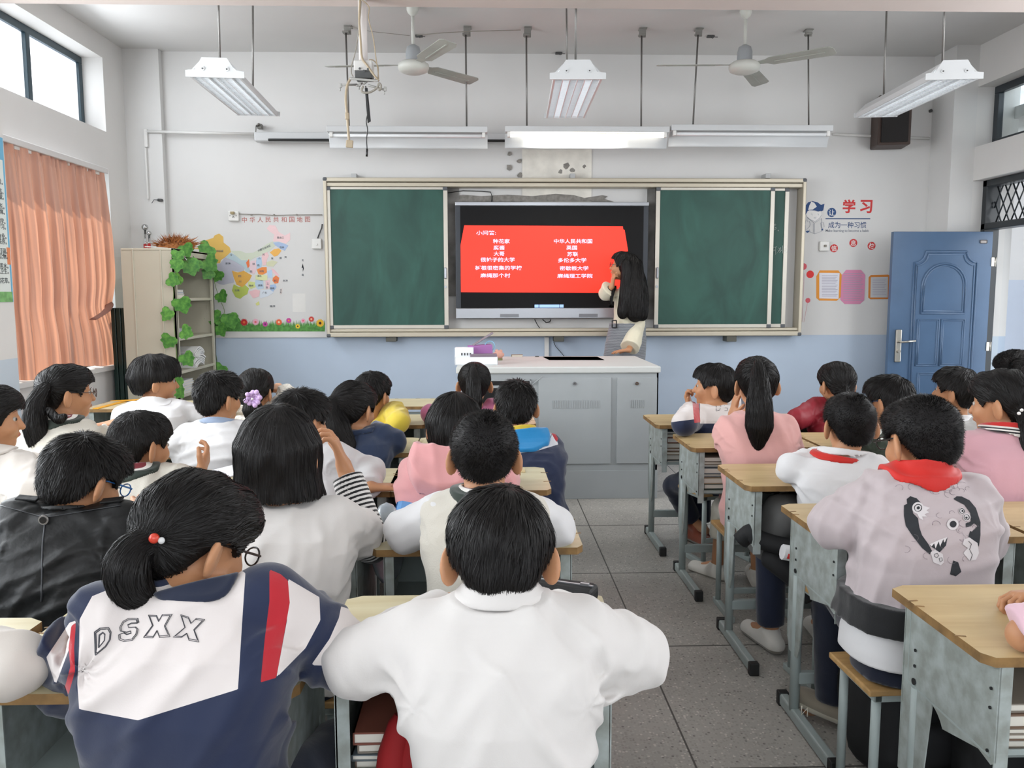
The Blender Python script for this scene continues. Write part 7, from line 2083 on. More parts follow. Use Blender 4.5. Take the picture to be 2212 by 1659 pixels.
# ---- row four
M_grey = C_('mauve_grey_jersey', '#b5a9ab', rough=.7)
def ex25(c):
    cr = lambda x, y: (1750 + x * .2773, 740 + y * .2773); c8 = lambda x, y: (1400 + x * .3973, 1000 + y * .3973)
    B1 = [cr(*p) for p in ((780, 1198), (830, 1215), (862, 1250), (820, 1255), (795, 1290), (800, 1330), (840, 1370), (850, 1440), (870, 1500), (920, 1570), (948, 1622), (930, 1650), (870, 1600), (800, 1510), (745, 1430), (730, 1350), (730, 1270), (755, 1258), (752, 1220))]
    B2 = [cr(*p) for p in ((1115, 1220), (1140, 1198), (1180, 1200), (1240, 1230), (1290, 1290), (1325, 1400), (1325, 1500), (1312, 1590), (1280, 1540), (1243, 1520), (1262, 1470), (1302, 1430), (1275, 1408), (1250, 1432), (1212, 1440), (1210, 1410), (1250, 1392), (1246, 1330), (1200, 1265), (1160, 1245))]
    B3 = [cr(*p) for p in ((1070, 1515), (1058, 1580), (1002, 1640), (975, 1610), (940, 1590), (932, 1575), (1000, 1545))]
    B4 = [c8(*p) for p in ((1658, 530), (1685, 540), (1702, 592), (1672, 616), (1640, 605), (1650, 560))]
    B5 = [c8(*p) for p in ((1750, 370), (1780, 385), (1790, 440), (1760, 420), (1740, 400))]
    circ = lambda x, y, r, n=16: [cr(x + r * math.cos(k * 2 * math.pi / n), y + r * math.sin(k * 2 * math.pi / n)) for k in range(n)]
    W1 = [cr(*p) for p in ((1190, 1470), (1205, 1530), (1240, 1520), (1300, 1560), (1312, 1640), (1290, 1690), (1240, 1700), (1190, 1640), (1225, 1600), (1185, 1570), (1200, 1520))]
    W2 = [cr(*p) for p in ((1070, 1515), (1045, 1560), (1035, 1535), (1010, 1590), (1000, 1550), (975, 1605), (965, 1565), (945, 1590), (930, 1572), (1000, 1540))]
    W3 = [c8(*p) for p in ((1534, 485), (1560, 472), (1600, 495), (1606, 540), (1590, 556), (1550, 540))]
    W4 = [cr(*p) for p in ((830, 1330), (870, 1270), (932, 1290), (905, 1310), (925, 1325), (890, 1340), (910, 1360), (872, 1358), (880, 1385), (850, 1370))]
    kb, kw = mat('print_black', '#23262b'), mat('print_offwhite', '#cfcacb', .8)
    lay_fill(c, [B1, B2, B3, B4, B5], kb, 'printed_shape', lift=.0010)
    lay_fill(c, [circ(838, 1290, 46), circ(1108, 1415, 46), circ(1180, 1315, 26), circ(1217, 1362, 30), W1, W2, W3, W4], kw, 'printed_shape', lift=.0016)
    lay_fill(c, [circ(1110, 1415, 27), circ(840, 1290, 13, 10), circ(1183, 1315, 8, 8), circ(1213, 1365, 9, 8)], kb, 'printed_pupil', lift=.0024)
    rings = [circ(838, 1290, 28) + [circ(838, 1290, 28)[0]], circ(1180, 1315, 18) + [circ(1180, 1315, 18)[0]], circ(1215, 1362, 20) + [circ(1215, 1362, 20)[0]], [c8(*p) for p in ((1555, 495), (1570, 490), (1578, 503), (1568, 515), (1555, 508), (1555, 495))], [c8(*p) for p in ((1580, 518), (1595, 515), (1598, 530), (1585, 538), (1580, 518))], [c8(*p) for p in ((1740, 425), (1755, 440), (1745, 470), (1760, 500), (1750, 530))]]
    lay_lines(c, rings, kb, 'printed_line', w=.0012, lift=.002)
    rn = random.Random(6); sq = []
    for k in range(34):
        x, y = cr(rn.uniform(690, 1300), rn.choice((rn.uniform(1090, 1180), rn.uniform(1240, 1700)))); r = rn.uniform(5, 11); a0 = rn.uniform(0, 6)
        sq.append([(x + r * math.cos(a0 + j * .6), y + r * .8 * math.sin(a0 + j * .6)) for j in range(7)])
    lay_lines(c, sq, mat('embroidery_grey', '#a0949a', .7), 'embroidered_curl', w=.0009, lift=.0004)
    # black rib hem and white tee below it
    tr = c['torso']; b_ = c['base']; Nn_, P_ = c['N'], c['P']
    for nm, off, z0, z1, m in (('ribbed_hem', .060, .045, .118, C_('black_rib', '#17181a', bump=.5, bscale=200)), ('undershirt', .024, -.05, .07, M_shirt)):
        t0 = tr(off, z0, (z1 + .0) / (Nn_.z - P_.z), 1.0, 1.05, .02); f2 = fold_fn(33, .002); ff = lambda P, t0=t0, f2=f2: t0(P) + f2(P)
        v, q = mesh_sdf(ff, P_ - Vector((.22, .22, .16)), P_ + Vector((.24, .24, .14)), .006); link_mesh(nm, np_mesh(nm, v, q, b_), m, c['root'])
c = person(25, 'boy in a mauve grey jacket with black monster print on the back, red scarf', hy(1987, 952, 2.25), yaw=14, pitch=14, ty=2, s=1.10, N=hy(1985, 1040, 2.21), pelvis=(hy(1985, 1400, 2.1).x, 2.14, .50), hair='crew', nstr=14000, res=.005, glasses=M_gblk, hopt=dict(t=.010, jit=.2, sl=.006), leg_col='#131a2c',
   arms=dict(L=dict(s=hy(1905, 1075, 2.21), e=hz(1815, 1128, AZ + .02), w=hz(1900, 1075, AZ)), R=dict(s=hy(2092, 1075, 2.21), e=hy(2120, 1160, 2.35), w=Vector((1.3, 2.5, AZ)))),
   top=dict(name='printed_jacket', mat=M_grey, sr=(.064, .064, .06, .042), hem=.085, fx=1.12, fy=1.1, flare=.05, fold=.010, legs=dict(L=(hy(1800, 1262, 2.55), hy(1800, 1520, 2.55), hy(1748, 1530, 2.62))), foot_z=.03, leg_end=.04,
     shoe_mat=C_('grey_suede_trainer', '#8f8677', regions=[('sole', -1, .028, '#c9c2b0')]), collars=[col_scarf(.088, .045)]), extra=ex25)
sit(c, 'the boy in the grey monster-print jacket')
o = MB().tube([(0, 0, 0), (0, 0, .03), (0, .018, .003), (0, .018, .033)], .0022, 5).build('shoe_letter', mat('letter_pale', '#d9d2c2', .6), c['root']); o.location = hy(1744, 1548, 2.50) - c['base']; o.rotation_euler = (0, 0, 1.2)
M_leather = C_('black_leather', '#111213', rough=.5, bump=.5, bscale=55, bdist=.003, sheen=0, spec=.3)
def ex7(c):
    b = MB(); q = hy(97, 1123, 2.08); 
    hit = lay(c, None, None, None)(97, 1123)
    if hit: q = hit[0] + hit[1] * .003
    b.cyl((0, 0, 0), (0, -.006, 0), .0125, seg=18).cyl((0, -.006, 0), (0, -.008, 0), .0085, seg=16, mi=1); o = b.build('button', [mat('button_rim', '#8d8d8d', .3, .6), M_black], c['root']); o.location = q - c['base']
    lay_lines(c, [[(2, 1092), (97, 1118), (180, 1105), (262, 1092)], [(97, 1132), (92, 1180), (90, 1300)]], mat('leather_seam', '#34363a', .5), 'seam', w=.0022, lift=.001)
    for sg, (x, y) in ((-1, (60, 1078)), (1, (242, 1082))):
        h = lay(c, None, None, None)(x, y)
        if h: o = MB().box((0, 0, 0), (.055, .024, .006), bevel=.002).build('shoulder_strap', M_leather, c['root']); o.location = h[0] + Vector((0, .0, .002)) - c['base']; o.rotation_euler = (.25, -.1 * sg, 0)
c = person(7, 'boy in a black leather jacket with blue-armed glasses looking down at left', hy(184, 1040, 2.22), yaw=-30, pitch=24, s=1.06, N=hy(150, 1108, 2.16), hair='short', hopt=dict(sl=.028, lift=.010, t=.016), nstr=9000, res=.0055, glasses=M_gblue,
   arms=dict(L=dict(s=hy(52, 1130, 2.15), e=hy(-5, 1230, 2.3)), R=dict(s=hy(262, 1135, 2.15), e=hy(300, 1190, 2.35))),
   top=dict(name='leather_jacket', mat=M_leather, sr=(.062, .058, .052, .042), fx=1.18, fold=.010, collars=[dict(name='collar', R=.066, h=.016, off=.010, th=.006, mat=M_leather, tilt=.1)]), extra=ex7)
sit(c, 'the leather jacket boy')
M_bw = C_('black_white_stripe', '#dedcda', regions=[('limb', .05, 2, '#17181b')])
c = person(9, 'girl with a black bob, white tee over a striped sleeve, hand at her cheek', hy(606, 978, 2.22), yaw=-6, pitch=4, s=1.12, N=hy(618, 1096, 2.18), hair='bob', nstr=12000, res=.005, body_res=.0042, hopt=dict(w=.108, len=-.100, lift=.002, jit=.05),
   arms=dict(L=dict(e=hz(545, 1130, AZ)), R=dict(s=hy(720, 1125, 2.18), e=hy(800, 1172, 2.34), w=hy(742, 1004, 2.42), hd=(-.30, -.05, .95), hn=(-.9, -.1, -.2), curl=.55, ts=-1)),
   top=dict(name='tee', mat=M_white, sleeve=-.70, sr=(.060, .064, .05, .04), fx=1.06, fold=.007, layers=[dict(kind='sleeves', mat=M_bw, end=.84, r=(.052, .054, .042), pitch=.0135)]))
sit(c, 'the bob-haired girl')
c = person(16, 'crew-cut boy in a cream knitted vest over a white shirt, red scarf', hy(1046, 985, 2.22), pitch=10, s=1.03, N=hy(1046, 1072, 2.18), hair='crew', nstr=14000, hopt=dict(t=.014, jit=.18), res=.005,
   arms=dict(L=dict(s=hy(955, 1108, 2.18), e=hz(880, 1148, AZ)), R=dict(s=hy(1138, 1108, 2.18), e=hz(1195, 1140, AZ))),
   top=dict(name='knitted_vest', mat=M_knit, vest_only=True, fx=1.0, fold=.004, off=.018, layers=[dict(kind='sleeves', mat=M_shirt, r=(.054, .056, .042), end=.9, fold=.008)],
     collars=[col_v(shift=(0, -.012, -.01)), col_scarf(.062, .026), dict(name='collar', R=.064, h=.040, off=.014, th=.004, mat=M_shirt, tilt=.25)]))
sit(c, 'the boy in the cream vest')

# ---- row three
M_pinkh = C_('pink_hoodie', '#d99c9d')
c = person(15, 'girl with loose dark hair and a centre parting in a pink hoodie', hy(983, 922, 2.95), yaw=4, pitch=14, s=1.04, N=hy(962, 985, 2.9), hair='bob', nstr=6000, hopt=dict(w=.078, len=-.10, lift=.006, jit=.14), res=.0065,
   arms=dict(L=dict(s=hy(905, 1020, 2.9), e=hz(903, 1045, AZ)), R=dict(s=hy(1025, 1020, 2.9), e=hz(1085, 1042, AZ), w=hz(1098, 1022, AZ))),
   top=dict(name='hoodie', mat=M_pinkh, fx=1.05, fold=.009, collars=[dict(name='hood', R=.125, h=.035, off=.026, th=.020, mat=M_pinkh, tilt=.2, fold=.009, ex=1.0, shift=(0, -.055, -.03))]))
sit(c, 'the girl in the pink hoodie')
c = person(10, 'boy with spiky hair in white beyond the bob-haired girl, one hand flat on desk', hy(652, 912, 2.98), yaw=-38, pitch=6, s=1.03, hair='short', hopt=dict(sl=.03, lift=.012), nstr=5000, res=.007, body_res=.0055, face_open=True,
   arms=dict(L=dict(e=hz(590, 1010, AZ)), R=dict(s=hy(712, 985, 2.95), e=hy(795, 1020, 3.0), w=hz(800, 1052, DZ + .03), hd=(1, .15, -.05), hn=(0, 0, -1), curl=.12, ts=1)), top=dict(mat=M_shirt, sr=(.055, .052, .048, .040), collars=[col_shirt(M_shirt)]))
sit(c, 'the spiky-haired boy behind the bob')
c = person(6, 'boy with a dark rounded haircut in a cream jumper with burgundy and green striped collar', hy(306, 962, 2.95), yaw=-34, pitch=8, ty=-16, s=1.07, N=hy(292, 1020, 2.9), hair='short', hopt=dict(sl=.02, lift=.003, t=.012), nstr=7000, res=.006, body_res=.0055, face_open=True,
   arms=dict(L=dict(e=hz(215, 1045, AZ)), R=dict(s=hy(362, 1040, 2.92), e=hz(425, 1040, AZ), w=hz(432, 1022, AZ + .03), hd=(.1, .5, .5), hn=(-.8, -.2, 0), curl=.5)), top=dict(name='jumper', mat=M_knit, fx=1.05, fold=.006, collars=[col_v(shift=(0, -.01, -.008)), dict(name='collar', R=.056, h=.03, off=.008, th=.004, mat=M_shirt, tilt=.2)]))
sit(c, 'the boy with the striped burgundy collar')
c = person(1, 'girl in white cut off by the left edge of the photo, face in profile', hy(-22, 905, 2.95), yaw=-66, pitch=4, s=1.06, N=hy(-18, 985, 2.9), ty=-20, hair='pony', hopt=dict(tail=[hy(-60, 900, 2.9), hy(-75, 930, 2.88), hy(-75, 970, 2.88)], tr=[.015, .03, .012], dz=-.012), nstr=4000, res=.0065, body_res=.005, face_open=True,
   arms=dict(R=dict(s=hy(40, 1010, 2.9), e=hz(75, 1075, AZ))), top=dict(name='blouse', mat=M_offw, fx=1.08, fold=.008, sr=(.062, .058, .05, .04), collars=[col_shirt(M_offw)]))
sit(c, 'the girl at the left edge')
c = person(24, 'crew-cut boy in a white shirt, red scarf under its collar, on the aisle', hy(1833, 918, 2.95), pitch=4, s=1.02, N=hy(1815, 990, 2.92), ty=6, hair='crew', hopt=dict(t=.010), nstr=9000, res=.006,
   arms=dict(L=dict(s=hy(1758, 1022, 2.92), e=hz(1712, 1012, AZ + .02), w=hz(1775, 985, AZ)), R=dict(s=hy(1875, 1015, 2.92), e=hy(1898, 1020, 3.05))),
   top=dict(mat=M_shirt, sr=(.054, .052, .048, .038), fx=1.04, fold=.010, collars=[dict(name='red_scarf', R=.084, h=.016, off=.010, th=.005, mat=M_redscarf, shift=(-.012, 0, 0)), dict(name='collar', R=.080, h=.034, off=.016, th=.0045, mat=M_shirt, tilt=.15, shift=(.008, 0, .004), cutz=-.012)]))
sit(c, 'the crew-cut boy with the red scarf')
M_pinkk = C_('dusty_pink_jersey', '#cf9fa8')
c = person(26, 'girl in dusty pink with striped collar and pearl-beaded ponytail at the right edge', hy(2162, 872, 2.95), yaw=40, pitch=6, s=1.07, N=hy(2172, 938, 2.9), ty=8, hair='pony', nstr=8000, res=.006, body_res=.005, face_open=True,
   hopt=dict(tail=[hy(2203, 888, 2.86), hy(2222, 930, 2.82), hy(2222, 1000, 2.8), hy(2215, 1075, 2.8)], tr=[.016, .030, .034, .014], band=M_tie),
   arms=dict(L=dict(s=hy(2095, 968, 2.9), e=hz(2060, 1000, AZ), w=hz(2120, 960, AZ))), top=dict(name='cardigan', mat=M_pinkk, fx=1.05, fold=.008, collars=[dict(name='striped_collar', R=.080, h=.034, off=.010, th=.005, mat=M_stripe2, tilt=.1)]))
for k, (x, y) in enumerate(((2201, 893), (2207, 886))):
    o = MB().sphere((0, 0, 0), .006).build('pearl_bead', mat('pearl', '#e8e6e4', .2), c['root']); o.location = hy(x, y, 2.79) - c['base']
sit(c, 'the girl in dusty pink')

# ---- row two
M_denim = C_('dark_denim', '#26344f', bump=.5, bscale=330)
c = person(11, 'girl with a thick high ponytail in a dark denim jacket', hy(766, 884, 3.65), yaw=-30, pitch=10, ty=-20, s=1.06, hair='pony', nstr=6000, res=.007, N=hy(772, 935, 3.62),
   hopt=dict(tail=[hy(728, 862, 3.58), hy(712, 890, 3.54), hy(722, 930, 3.52), hy(742, 965, 3.5), hy(762, 985, 3.5)], tr=[.022, .050, .070, .055, .012], band=M_tie),
   arms=dict(L=dict(e=hz(700, 960, AZ)), R=dict(s=hy(822, 945, 3.62), e=hz(848, 955, AZ), w=hz(815, 928, AZ))), top=dict(name='denim_jacket', mat=M_denim, sr=(.058, .056, .05, .04), fold=.007, collars=[dict(name='collar', R=.082, h=.02, off=.008, th=.006, mat=M_denim)]))
sit(c, 'the girl in the denim jacket')
M_blueh = C_('bright_blue_fleece', '#1f7fb8'); M_yel = C_('yellow_lining', '#d3b53c')
jk = [(1098, 915), (1190, 915), (1206, 960), (1160, 974), (1105, 982), (1050, 985), (1050, 915)]
M_ds2 = C_('dsxx_jacket_blue', '#1c2642', regions=[('wh', -1e4, 0, '#d8d8dc'), ('rd', -1e4, 0, '#b01f2b')], rough=.75)
c = person(14, 'boy with tousled hair and a bright blue hood over a white and navy school jacket', hy(1114, 880, 3.65), yaw=3, pitch=10, s=1.03, N=hy(1128, 945, 3.58), pelvis=(hy(1140, 1100, 3.4).x, 3.42, .5), hair='short', hopt=dict(sl=.04, lift=.014, jit=.25), nstr=5000, res=.0065,
   arms=dict(R=dict(s=hy(1185, 965, 3.58), e=hy(1196, 1015, 3.7))), top=dict(name='school_jacket', mat=M_ds2, fx=1.15, fy=1.15, fold=.006, fields=[('wh', pfield(jk)), ('rd', pfield([(1182, 920), (1188, 918), (1206, 948), (1202, 955)]))],
     collars=[dict(name='hood_lining', R=.085, h=.045, off=.006, th=.006, mat=M_yel, tilt=.2), dict(name='hood', R=.115, h=.034, off=.020, th=.013, mat=M_blueh, tilt=.1, fold=.007, shift=(0, -.035, -.02), ex=1.05)]))
lay_lines(c, [[(1112, 952), (1124, 962), (1134, 952), (1122, 944), (1112, 952)], [(1180, 945), (1184, 934), (1192, 938), (1188, 948)]], bpy.data.materials['print_charcoal'], 'printed_letters', w=.0012, step=4)
sit(c, 'the boy with the blue hood')
M_col4 = C_('grey_blue_collar', '#8f9fb8')
c = person(4, 'boy with spiky hair and glasses in a white shirt with a grey-blue collar', hy(474, 860, 3.68), yaw=-36, pitch=4, ty=-18, s=1.02, N=hy(470, 918, 3.62), hair='short', hopt=dict(sl=.028, lift=.010), nstr=5000, res=.0065, body_res=.0055, glasses=M_gblk, face_open=True,
   arms=dict(L=dict(s=hy(410, 945, 3.62), e=hz(385, 965, AZ), w=hz(430, 945, AZ)), R=dict(s=hy(528, 940, 3.62), e=hy(552, 965, 3.75))), top=dict(mat=M_shirt, fx=1.08, fold=.009, collars=[col_shirt(M_col4, R=.07, h=.022)]))
sit(c, 'the glasses boy with the grey-blue collar')
c = person(2, 'girl with a long dark ponytail and thin glasses in a cream jumper by the window', hy(146, 850, 3.62), yaw=-52, pitch=2, ty=-25, s=1.07, N=hy(136, 915, 3.55), hair='pony', nstr=7000, res=.0065, body_res=.005, glasses=M_gbrn, face_open=True,
   hopt=dict(tail=[hy(98, 838, 3.5), hy(78, 870, 3.48), hy(76, 920, 3.46), hy(88, 965, 3.46), hy(98, 1005, 3.46)], tr=[.022, .034, .046, .040, .014], lift=.006, locks=[([hy(105, 885, 3.46), hy(125, 905, 3.44), hy(140, 898, 3.44)], [.012, .010, .006])]),
   arms=dict(L=dict(e=hz(60, 950, AZ)), R=dict(s=hy(178, 935, 3.56), e=hz(228, 948, AZ), w=hz(212, 925, AZ + .05), hd=(.8, .3, .25), hn=(-.2, .2, -.9), curl=.6)), top=dict(name='jumper', mat=M_knit, fx=1.08, fold=.007, collars=[col_v(shift=(0, -.005, -.005)), dict(name='collar', R=.06, h=.028, off=.009, th=.004, mat=M_shirt, tilt=.1)]))
sit(c, 'the glasses girl with the long ponytail')
M_pinkt = C_('shell_pink_cotton', '#e0a9a4')
def ex20(c):
    f = MB(); rn = random.Random(3)
    for k in range(4):
        p = []
        for j in range(15): p.append(hy(1560 + 1.2 * j + k * 2, 1035 + j * 6, 3.86 + .02 * k + .012 * math.sin(j * 1.3 + k * 2)) + Vector((.012 * math.sin(j * 1.9 + k), 0, 0)))
        f.tube([q - c['base'] for q in p], [.010 + .014 * abs(math.sin(j * .9 + k)) + .012 * j / 15 for j in range(15)], 8)
    f.build('frill', M_pinkt, c['root'])
c = person(20, 'girl with very long straight ponytail, shell pink blouse, left hand at her ear', hy(1632, 830, 3.65), pitch=2, s=1.04, N=hy(1632, 898, 3.6), hair='pony', nstr=9000, res=.006, body_res=.0055, hopt=dict(t=.015, tail=[hy(1638, 786, 3.53), hy(1640, 815, 3.49), hy(1640, 870, 3.46), hy(1640, 920, 3.46), hy(1636, 970, 3.46)], tr=[.020, .034, .052, .056, .014], lift=.004),
   leg_col='#cfc9b9', arms=dict(L=dict(s=hy(1575, 930, 3.6), e=hz(1578, 958, AZ), w=hy(1583, 895, 3.78), hd=(.15, -.1, 1), hn=(1, 0, 0), curl=.3), R=dict(s=hy(1692, 925, 3.6), e=hy(1705, 965, 3.68), w=hy(1680, 965, 3.85))),
   top=dict(name='blouse', mat=M_pinkt, sleeve=(-.95, 1.0), sr=(.058, .058, .046, .036), fx=1.05, fold=.008, leg_end=.52, leg_name='shorts', legs=dict(L=(hy(1566, 1098, 3.95), hy(1550, 1222, 4.0), hy(1508, 1226, 4.1)))), extra=ex20, shoe='#d9d5cc')
sit(c, 'the girl with the very long ponytail')
M_green = C_('dark_olive_fleece', '#2a3327')
c = person(22, 'boy with glasses and thick dark hair in a dark green sweater', hy(1917, 868, 3.65), yaw=34, pitch=6, s=1.03, hair='short', nstr=4500, res=.0075, hopt=dict(sl=.03, lift=.008), glasses=M_gblue,
   arms=dict(L=dict(s=hy(1868, 940, 3.6), e=hz(1852, 950, AZ))), top=dict(name='sweater', mat=M_green, collars=[col_shirt(M_green, R=.06, h=.015)]))
lay_fill(c, [[(1897, 925), (1902, 920), (1905, 935), (1898, 942)], [(1897, 946), (1908, 946), (1905, 954), (1899, 952)]], M_chalk, 'white_print', step=4)
sit(c, 'the boy in dark green')
c = person(30, 'child whose folded light grey sleeve shows behind the girl in dusty pink', Vector((2.52, 3.66, 1.0)), hair='pony', nstr=2500, res=.008, hopt=dict(tail=[Vector((2.52, 3.52, 1.03)), Vector((2.52, 3.48, .95)), Vector((2.52, 3.48, .85))], tr=[.02, .03, .01]),
   arms=dict(L=dict(s=Vector((2.38, 3.62, .87)), e=hz(2085, 945, AZ), w=hy(2128, 902, 3.85), hd=(.5, 0, .8), hn=(1, 0, 0))), top=dict(mat=C_('light_grey_knit', '#bdbcba')))
sit(c, 'the child with the light grey sleeve')

# ---- row one
M_fur = C_('ivory_plush', '#d8d2c6', bump=1, bscale=60, bdist=.012)
def ex5(c):
    f = MB(); q = hy(549, 860, 4.18)
    for k in range(26):
        a = k * 2.4; r = .008 + .0012 * k; d = Vector((math.cos(a), 0, math.sin(a)))
        f.sphere(d * r + Vector((0, .001 * (26 - k) - .02, 0)), .013, scale=(1, .5, 1), rot=(0, -a, 0), seg=8)
    f.sphere((0, -.035, 0), .006, mi=1)
    o = f.build('hair_flower', [mat('lilac_gauze', '#c6a8d6', .6), mat('pearl', '#e8e6e4')], c['root']); o.location = q - c['base']
c = person(5, 'girl with a lilac flower scrunchie shading her eyes with her right hand, ivory plush coat', hy(553, 846, 4.4), yaw=-14, pitch=4, s=1.04, hair='pony', nstr=5000, res=.008, body_res=.005, hopt=dict(tail=[hy(549, 862, 4.26), hy(546, 885, 4.22), hy(548, 912, 4.22)], tr=[.02, .05, .02]),
   arms=dict(R=dict(s=hy(590, 890, 4.4), e=hy(628, 858, 4.45), w=hy(612, 842, 4.5), hd=(-1, .1, .15), hn=(0, .5, -.8), curl=.25, ts=-1)), top=dict(name='plush_coat', mat=M_fur, sr=(.055, .05, .045, .04), fold=.008, collars=[dict(name='collar', R=.085, h=.03, off=.01, th=.012, mat=M_fur, fold=.008)]), extra=ex5)
sit(c, 'the girl with the lilac flower')
c = person(3, 'boy with a glossy bowl haircut in a white shirt in front of the cabinet', hy(337, 824, 4.4), yaw=-58, pitch=2, ty=-22, s=1.12, N=hy(335, 880, 4.33), hair='bowl', nstr=6500, res=.0065, body_res=.005, hopt=dict(t=.026, whorl=(0, -.03, .12)), face_open=True,
   arms=dict(L=dict(s=hy(292, 895, 4.33), e=hz(268, 905, AZ), w=hz(295, 885, AZ)), R=dict(s=hy(382, 892, 4.36), e=hz(432, 905, AZ), w=hz(398, 890, AZ))), top=dict(mat=M_shirt, sr=(.058, .056, .05, .04), fx=1.1, fold=.010, collars=[col_shirt(M_shirt, h=.036)]))
sit(c, 'the bowl-haired boy')
M_yf = C_('yellow_fleece', '#d8c044')
c = person(12, 'boy with a flat-backed haircut in a bright yellow sweater near the podium', hy(806, 852, 4.4), yaw=-30, pitch=4, ty=-15, s=1.04, hair='short', hopt=dict(sl=.022), nstr=4500, res=.0075, face_open=True,
   arms=dict(R=dict(s=hy(852, 892, 4.4), e=hz(862, 912, AZ), w=hz(868, 900, AZ))), top=dict(name='sweater', mat=M_yf, fold=.008, collars=[col_shirt(M_yf, R=.06, h=.014)]))
sit(c, 'the boy in yellow')
M_mauve = C_('mauve_jersey', '#a8587b')
c = person(13, 'girl with a smooth high ponytail in a mauve top and red scarf against the podium', hy(1025, 830, 4.4), s=1.0, pitch=2, hair='pony', nstr=5500, res=.0075, hopt=dict(tail=[hy(1022, 797, 4.28), hy(1022, 822, 4.24), hy(1024, 865, 4.22), hy(1030, 900, 4.22)], tr=[.018, .034, .042, .014]),
   arms=dict(R=dict(s=hy(1068, 885, 4.4), e=hz(1075, 905, AZ))), top=dict(mat=M_mauve, collars=[col_scarf(.055, .045)]))
sit(c, 'the girl in mauve')
dj = [(1512, 852), (1600, 852), (1605, 915), (1512, 915)]
c = person(19, 'boy turning his face in profile, white and navy DSXX jacket, beside the aisle', hy(1541, 836, 4.4), yaw=68, pitch=-2, ty=18, s=1.08, N=hy(1548, 880, 4.36), hair='bowl', hopt=dict(t=.016, line='short', sl=.05), nstr=6000, res=.006, body_res=.0042, face_open=True,
   arms=dict(L=dict(s=hy(1500, 900, 4.34), e=hz(1478, 915, AZ + .02), w=hy(1492, 882, 4.5), hd=(-.2, .1, .7), hn=(.7, -.4, .1), curl=1.0)),
   top=dict(name='school_jacket', mat=M_dsxx, sr=(.060, .056, .05, .04), fx=1.08, fold=.006, fields=[('wh', pfield(dj, [(1452, 870), (1496, 862), (1505, 905), (1450, 912)])), ('rd', pfield([(1495, 862), (1508, 855), (1513, 912), (1500, 914)]))], legs=dict(L=(hy(1458, 1050, 4.55), hy(1496, 1126, 4.62), hy(1524, 1146, 4.5)))),
   shoe='#8e4a35')
lay_lines(c, [[(1547, 872), (1547, 888), (1555, 886), (1557, 878), (1554, 872), (1547, 872)], [(1571, 873), (1565, 876), (1566, 881), (1572, 882), (1571, 887), (1565, 887)]], bpy.data.materials['print_charcoal'], 'printed_letters', w=.0014, step=4)
sit(c, 'the boy turning his face')
M_mar = C_('maroon_nylon', '#8e2733', rough=.5, sheen=0)
c = person(21, 'girl with hair tied low in a maroon jacket leaning on her left arm', hy(1806, 830, 4.4), yaw=14, pitch=6, s=1.04, hair='pony', nstr=4500, res=.008, hopt=dict(tail=[hy(1826, 842, 4.28), hy(1824, 870, 4.26), hy(1800, 900, 4.26)], tr=[.02, .028, .012]),
   arms=dict(L=dict(s=hy(1768, 880, 4.4), e=hz(1722, 905, AZ), w=hz(1760, 895, AZ))), top=dict(name='jacket', mat=M_mar, fold=.009, collars=[dict(name='collar', R=.07, h=.03, off=.008, th=.006, mat=M_mar)]))
sit(c, 'the girl in maroon')
c = person(23, 'boy with short dark hair in a plain white shirt in front of the blue door', hy(2062, 846, 4.4), yaw=42, pitch=-4, ty=10, s=1.1, hair='short', hopt=dict(sl=.03, t=.02, lift=.006), nstr=4500, res=.0075, face_open=True,
   top=dict(mat=M_shirt, fx=1.1, fold=.008, collars=[col_shirt(M_shirt)]))
sit(c, 'the boy in front of the blue door')
c = person(27, 'child with a messy dark bun half hidden at the right edge by the doorway', hy(2190, 805, 4.9), yaw=20, pitch=8, s=1.08, hair='pony', nstr=5000, res=.008, hopt=dict(t=.02, lift=.012, jit=.3, tail=[hy(2195, 790, 4.8), hy(2206, 792, 4.76), hy(2215, 800, 4.76)], tr=[.03, .045, .02]), top=dict(mat=C_('dark_knit', '#34343a')))
sit(c, 'the child by the doorway')

# ---- teacher
M_cream = C_('cream_rib_knit', '#d9d2bb', bump=.5, bscale=200); M_plaid = C_('grey_plaid_wool', '#7c7f84', regions=[])
def plaid():
    m = M_plaid; nt = m.node_tree; N = nt.nodes.new; L = nt.links.new; b = nt.nodes['Principled BSDF']; tc = N('ShaderNodeTexCoord')
    w = N('ShaderNodeTexWave'); w.bands_direction = 'Z'; w.inputs['Scale'].default_value = 24; w.inputs['Distortion'].default_value = 3; w.inputs['Detail'].default_value = 3; L(tc.outputs['Object'], w.inputs[0])
    r = N('ShaderNodeValToRGB'); r.color_ramp.elements[0].color = (*lin('#62656b'), 1); r.color_ramp.elements[1].color = (*lin('#8d9094'), 1); L(w.outputs[0], r.inputs[0]); L(r.outputs[0], b.inputs['Base Color'])
plaid()
Ht = hy(1347, 577, 7.0)
def ex29(c):
    b = MB(); q = hy(1327, 700, 6.88) - c['base']
    for a, e in (((-.018, .03), (.018, .03)), ((.018, .03), (.018, -.03)), ((.018, -.03), (-.018, -.03)), ((-.018, -.03), (-.018, .03))): b.tube([q + Vector((a[0], 0, a[1])), q + Vector((e[0], 0, e[1]))], .005, 6)
    b.build('belt_buckle', M_black, c['root'])
    w = c['A']['R'][2]; d = (c['A']['R'][1] - w).normalized(); o_ = d.orthogonal().normalized(); p_ = d.cross(o_)
    b = MB(); b.tube([w + d * .02 - c['base'] + (o_ * math.cos(t) + p_ * math.sin(t)) * .026 for t in [k * math.pi / 7 for k in range(15)]], .004, 6); b.build('wristband', M_black, c['root'])
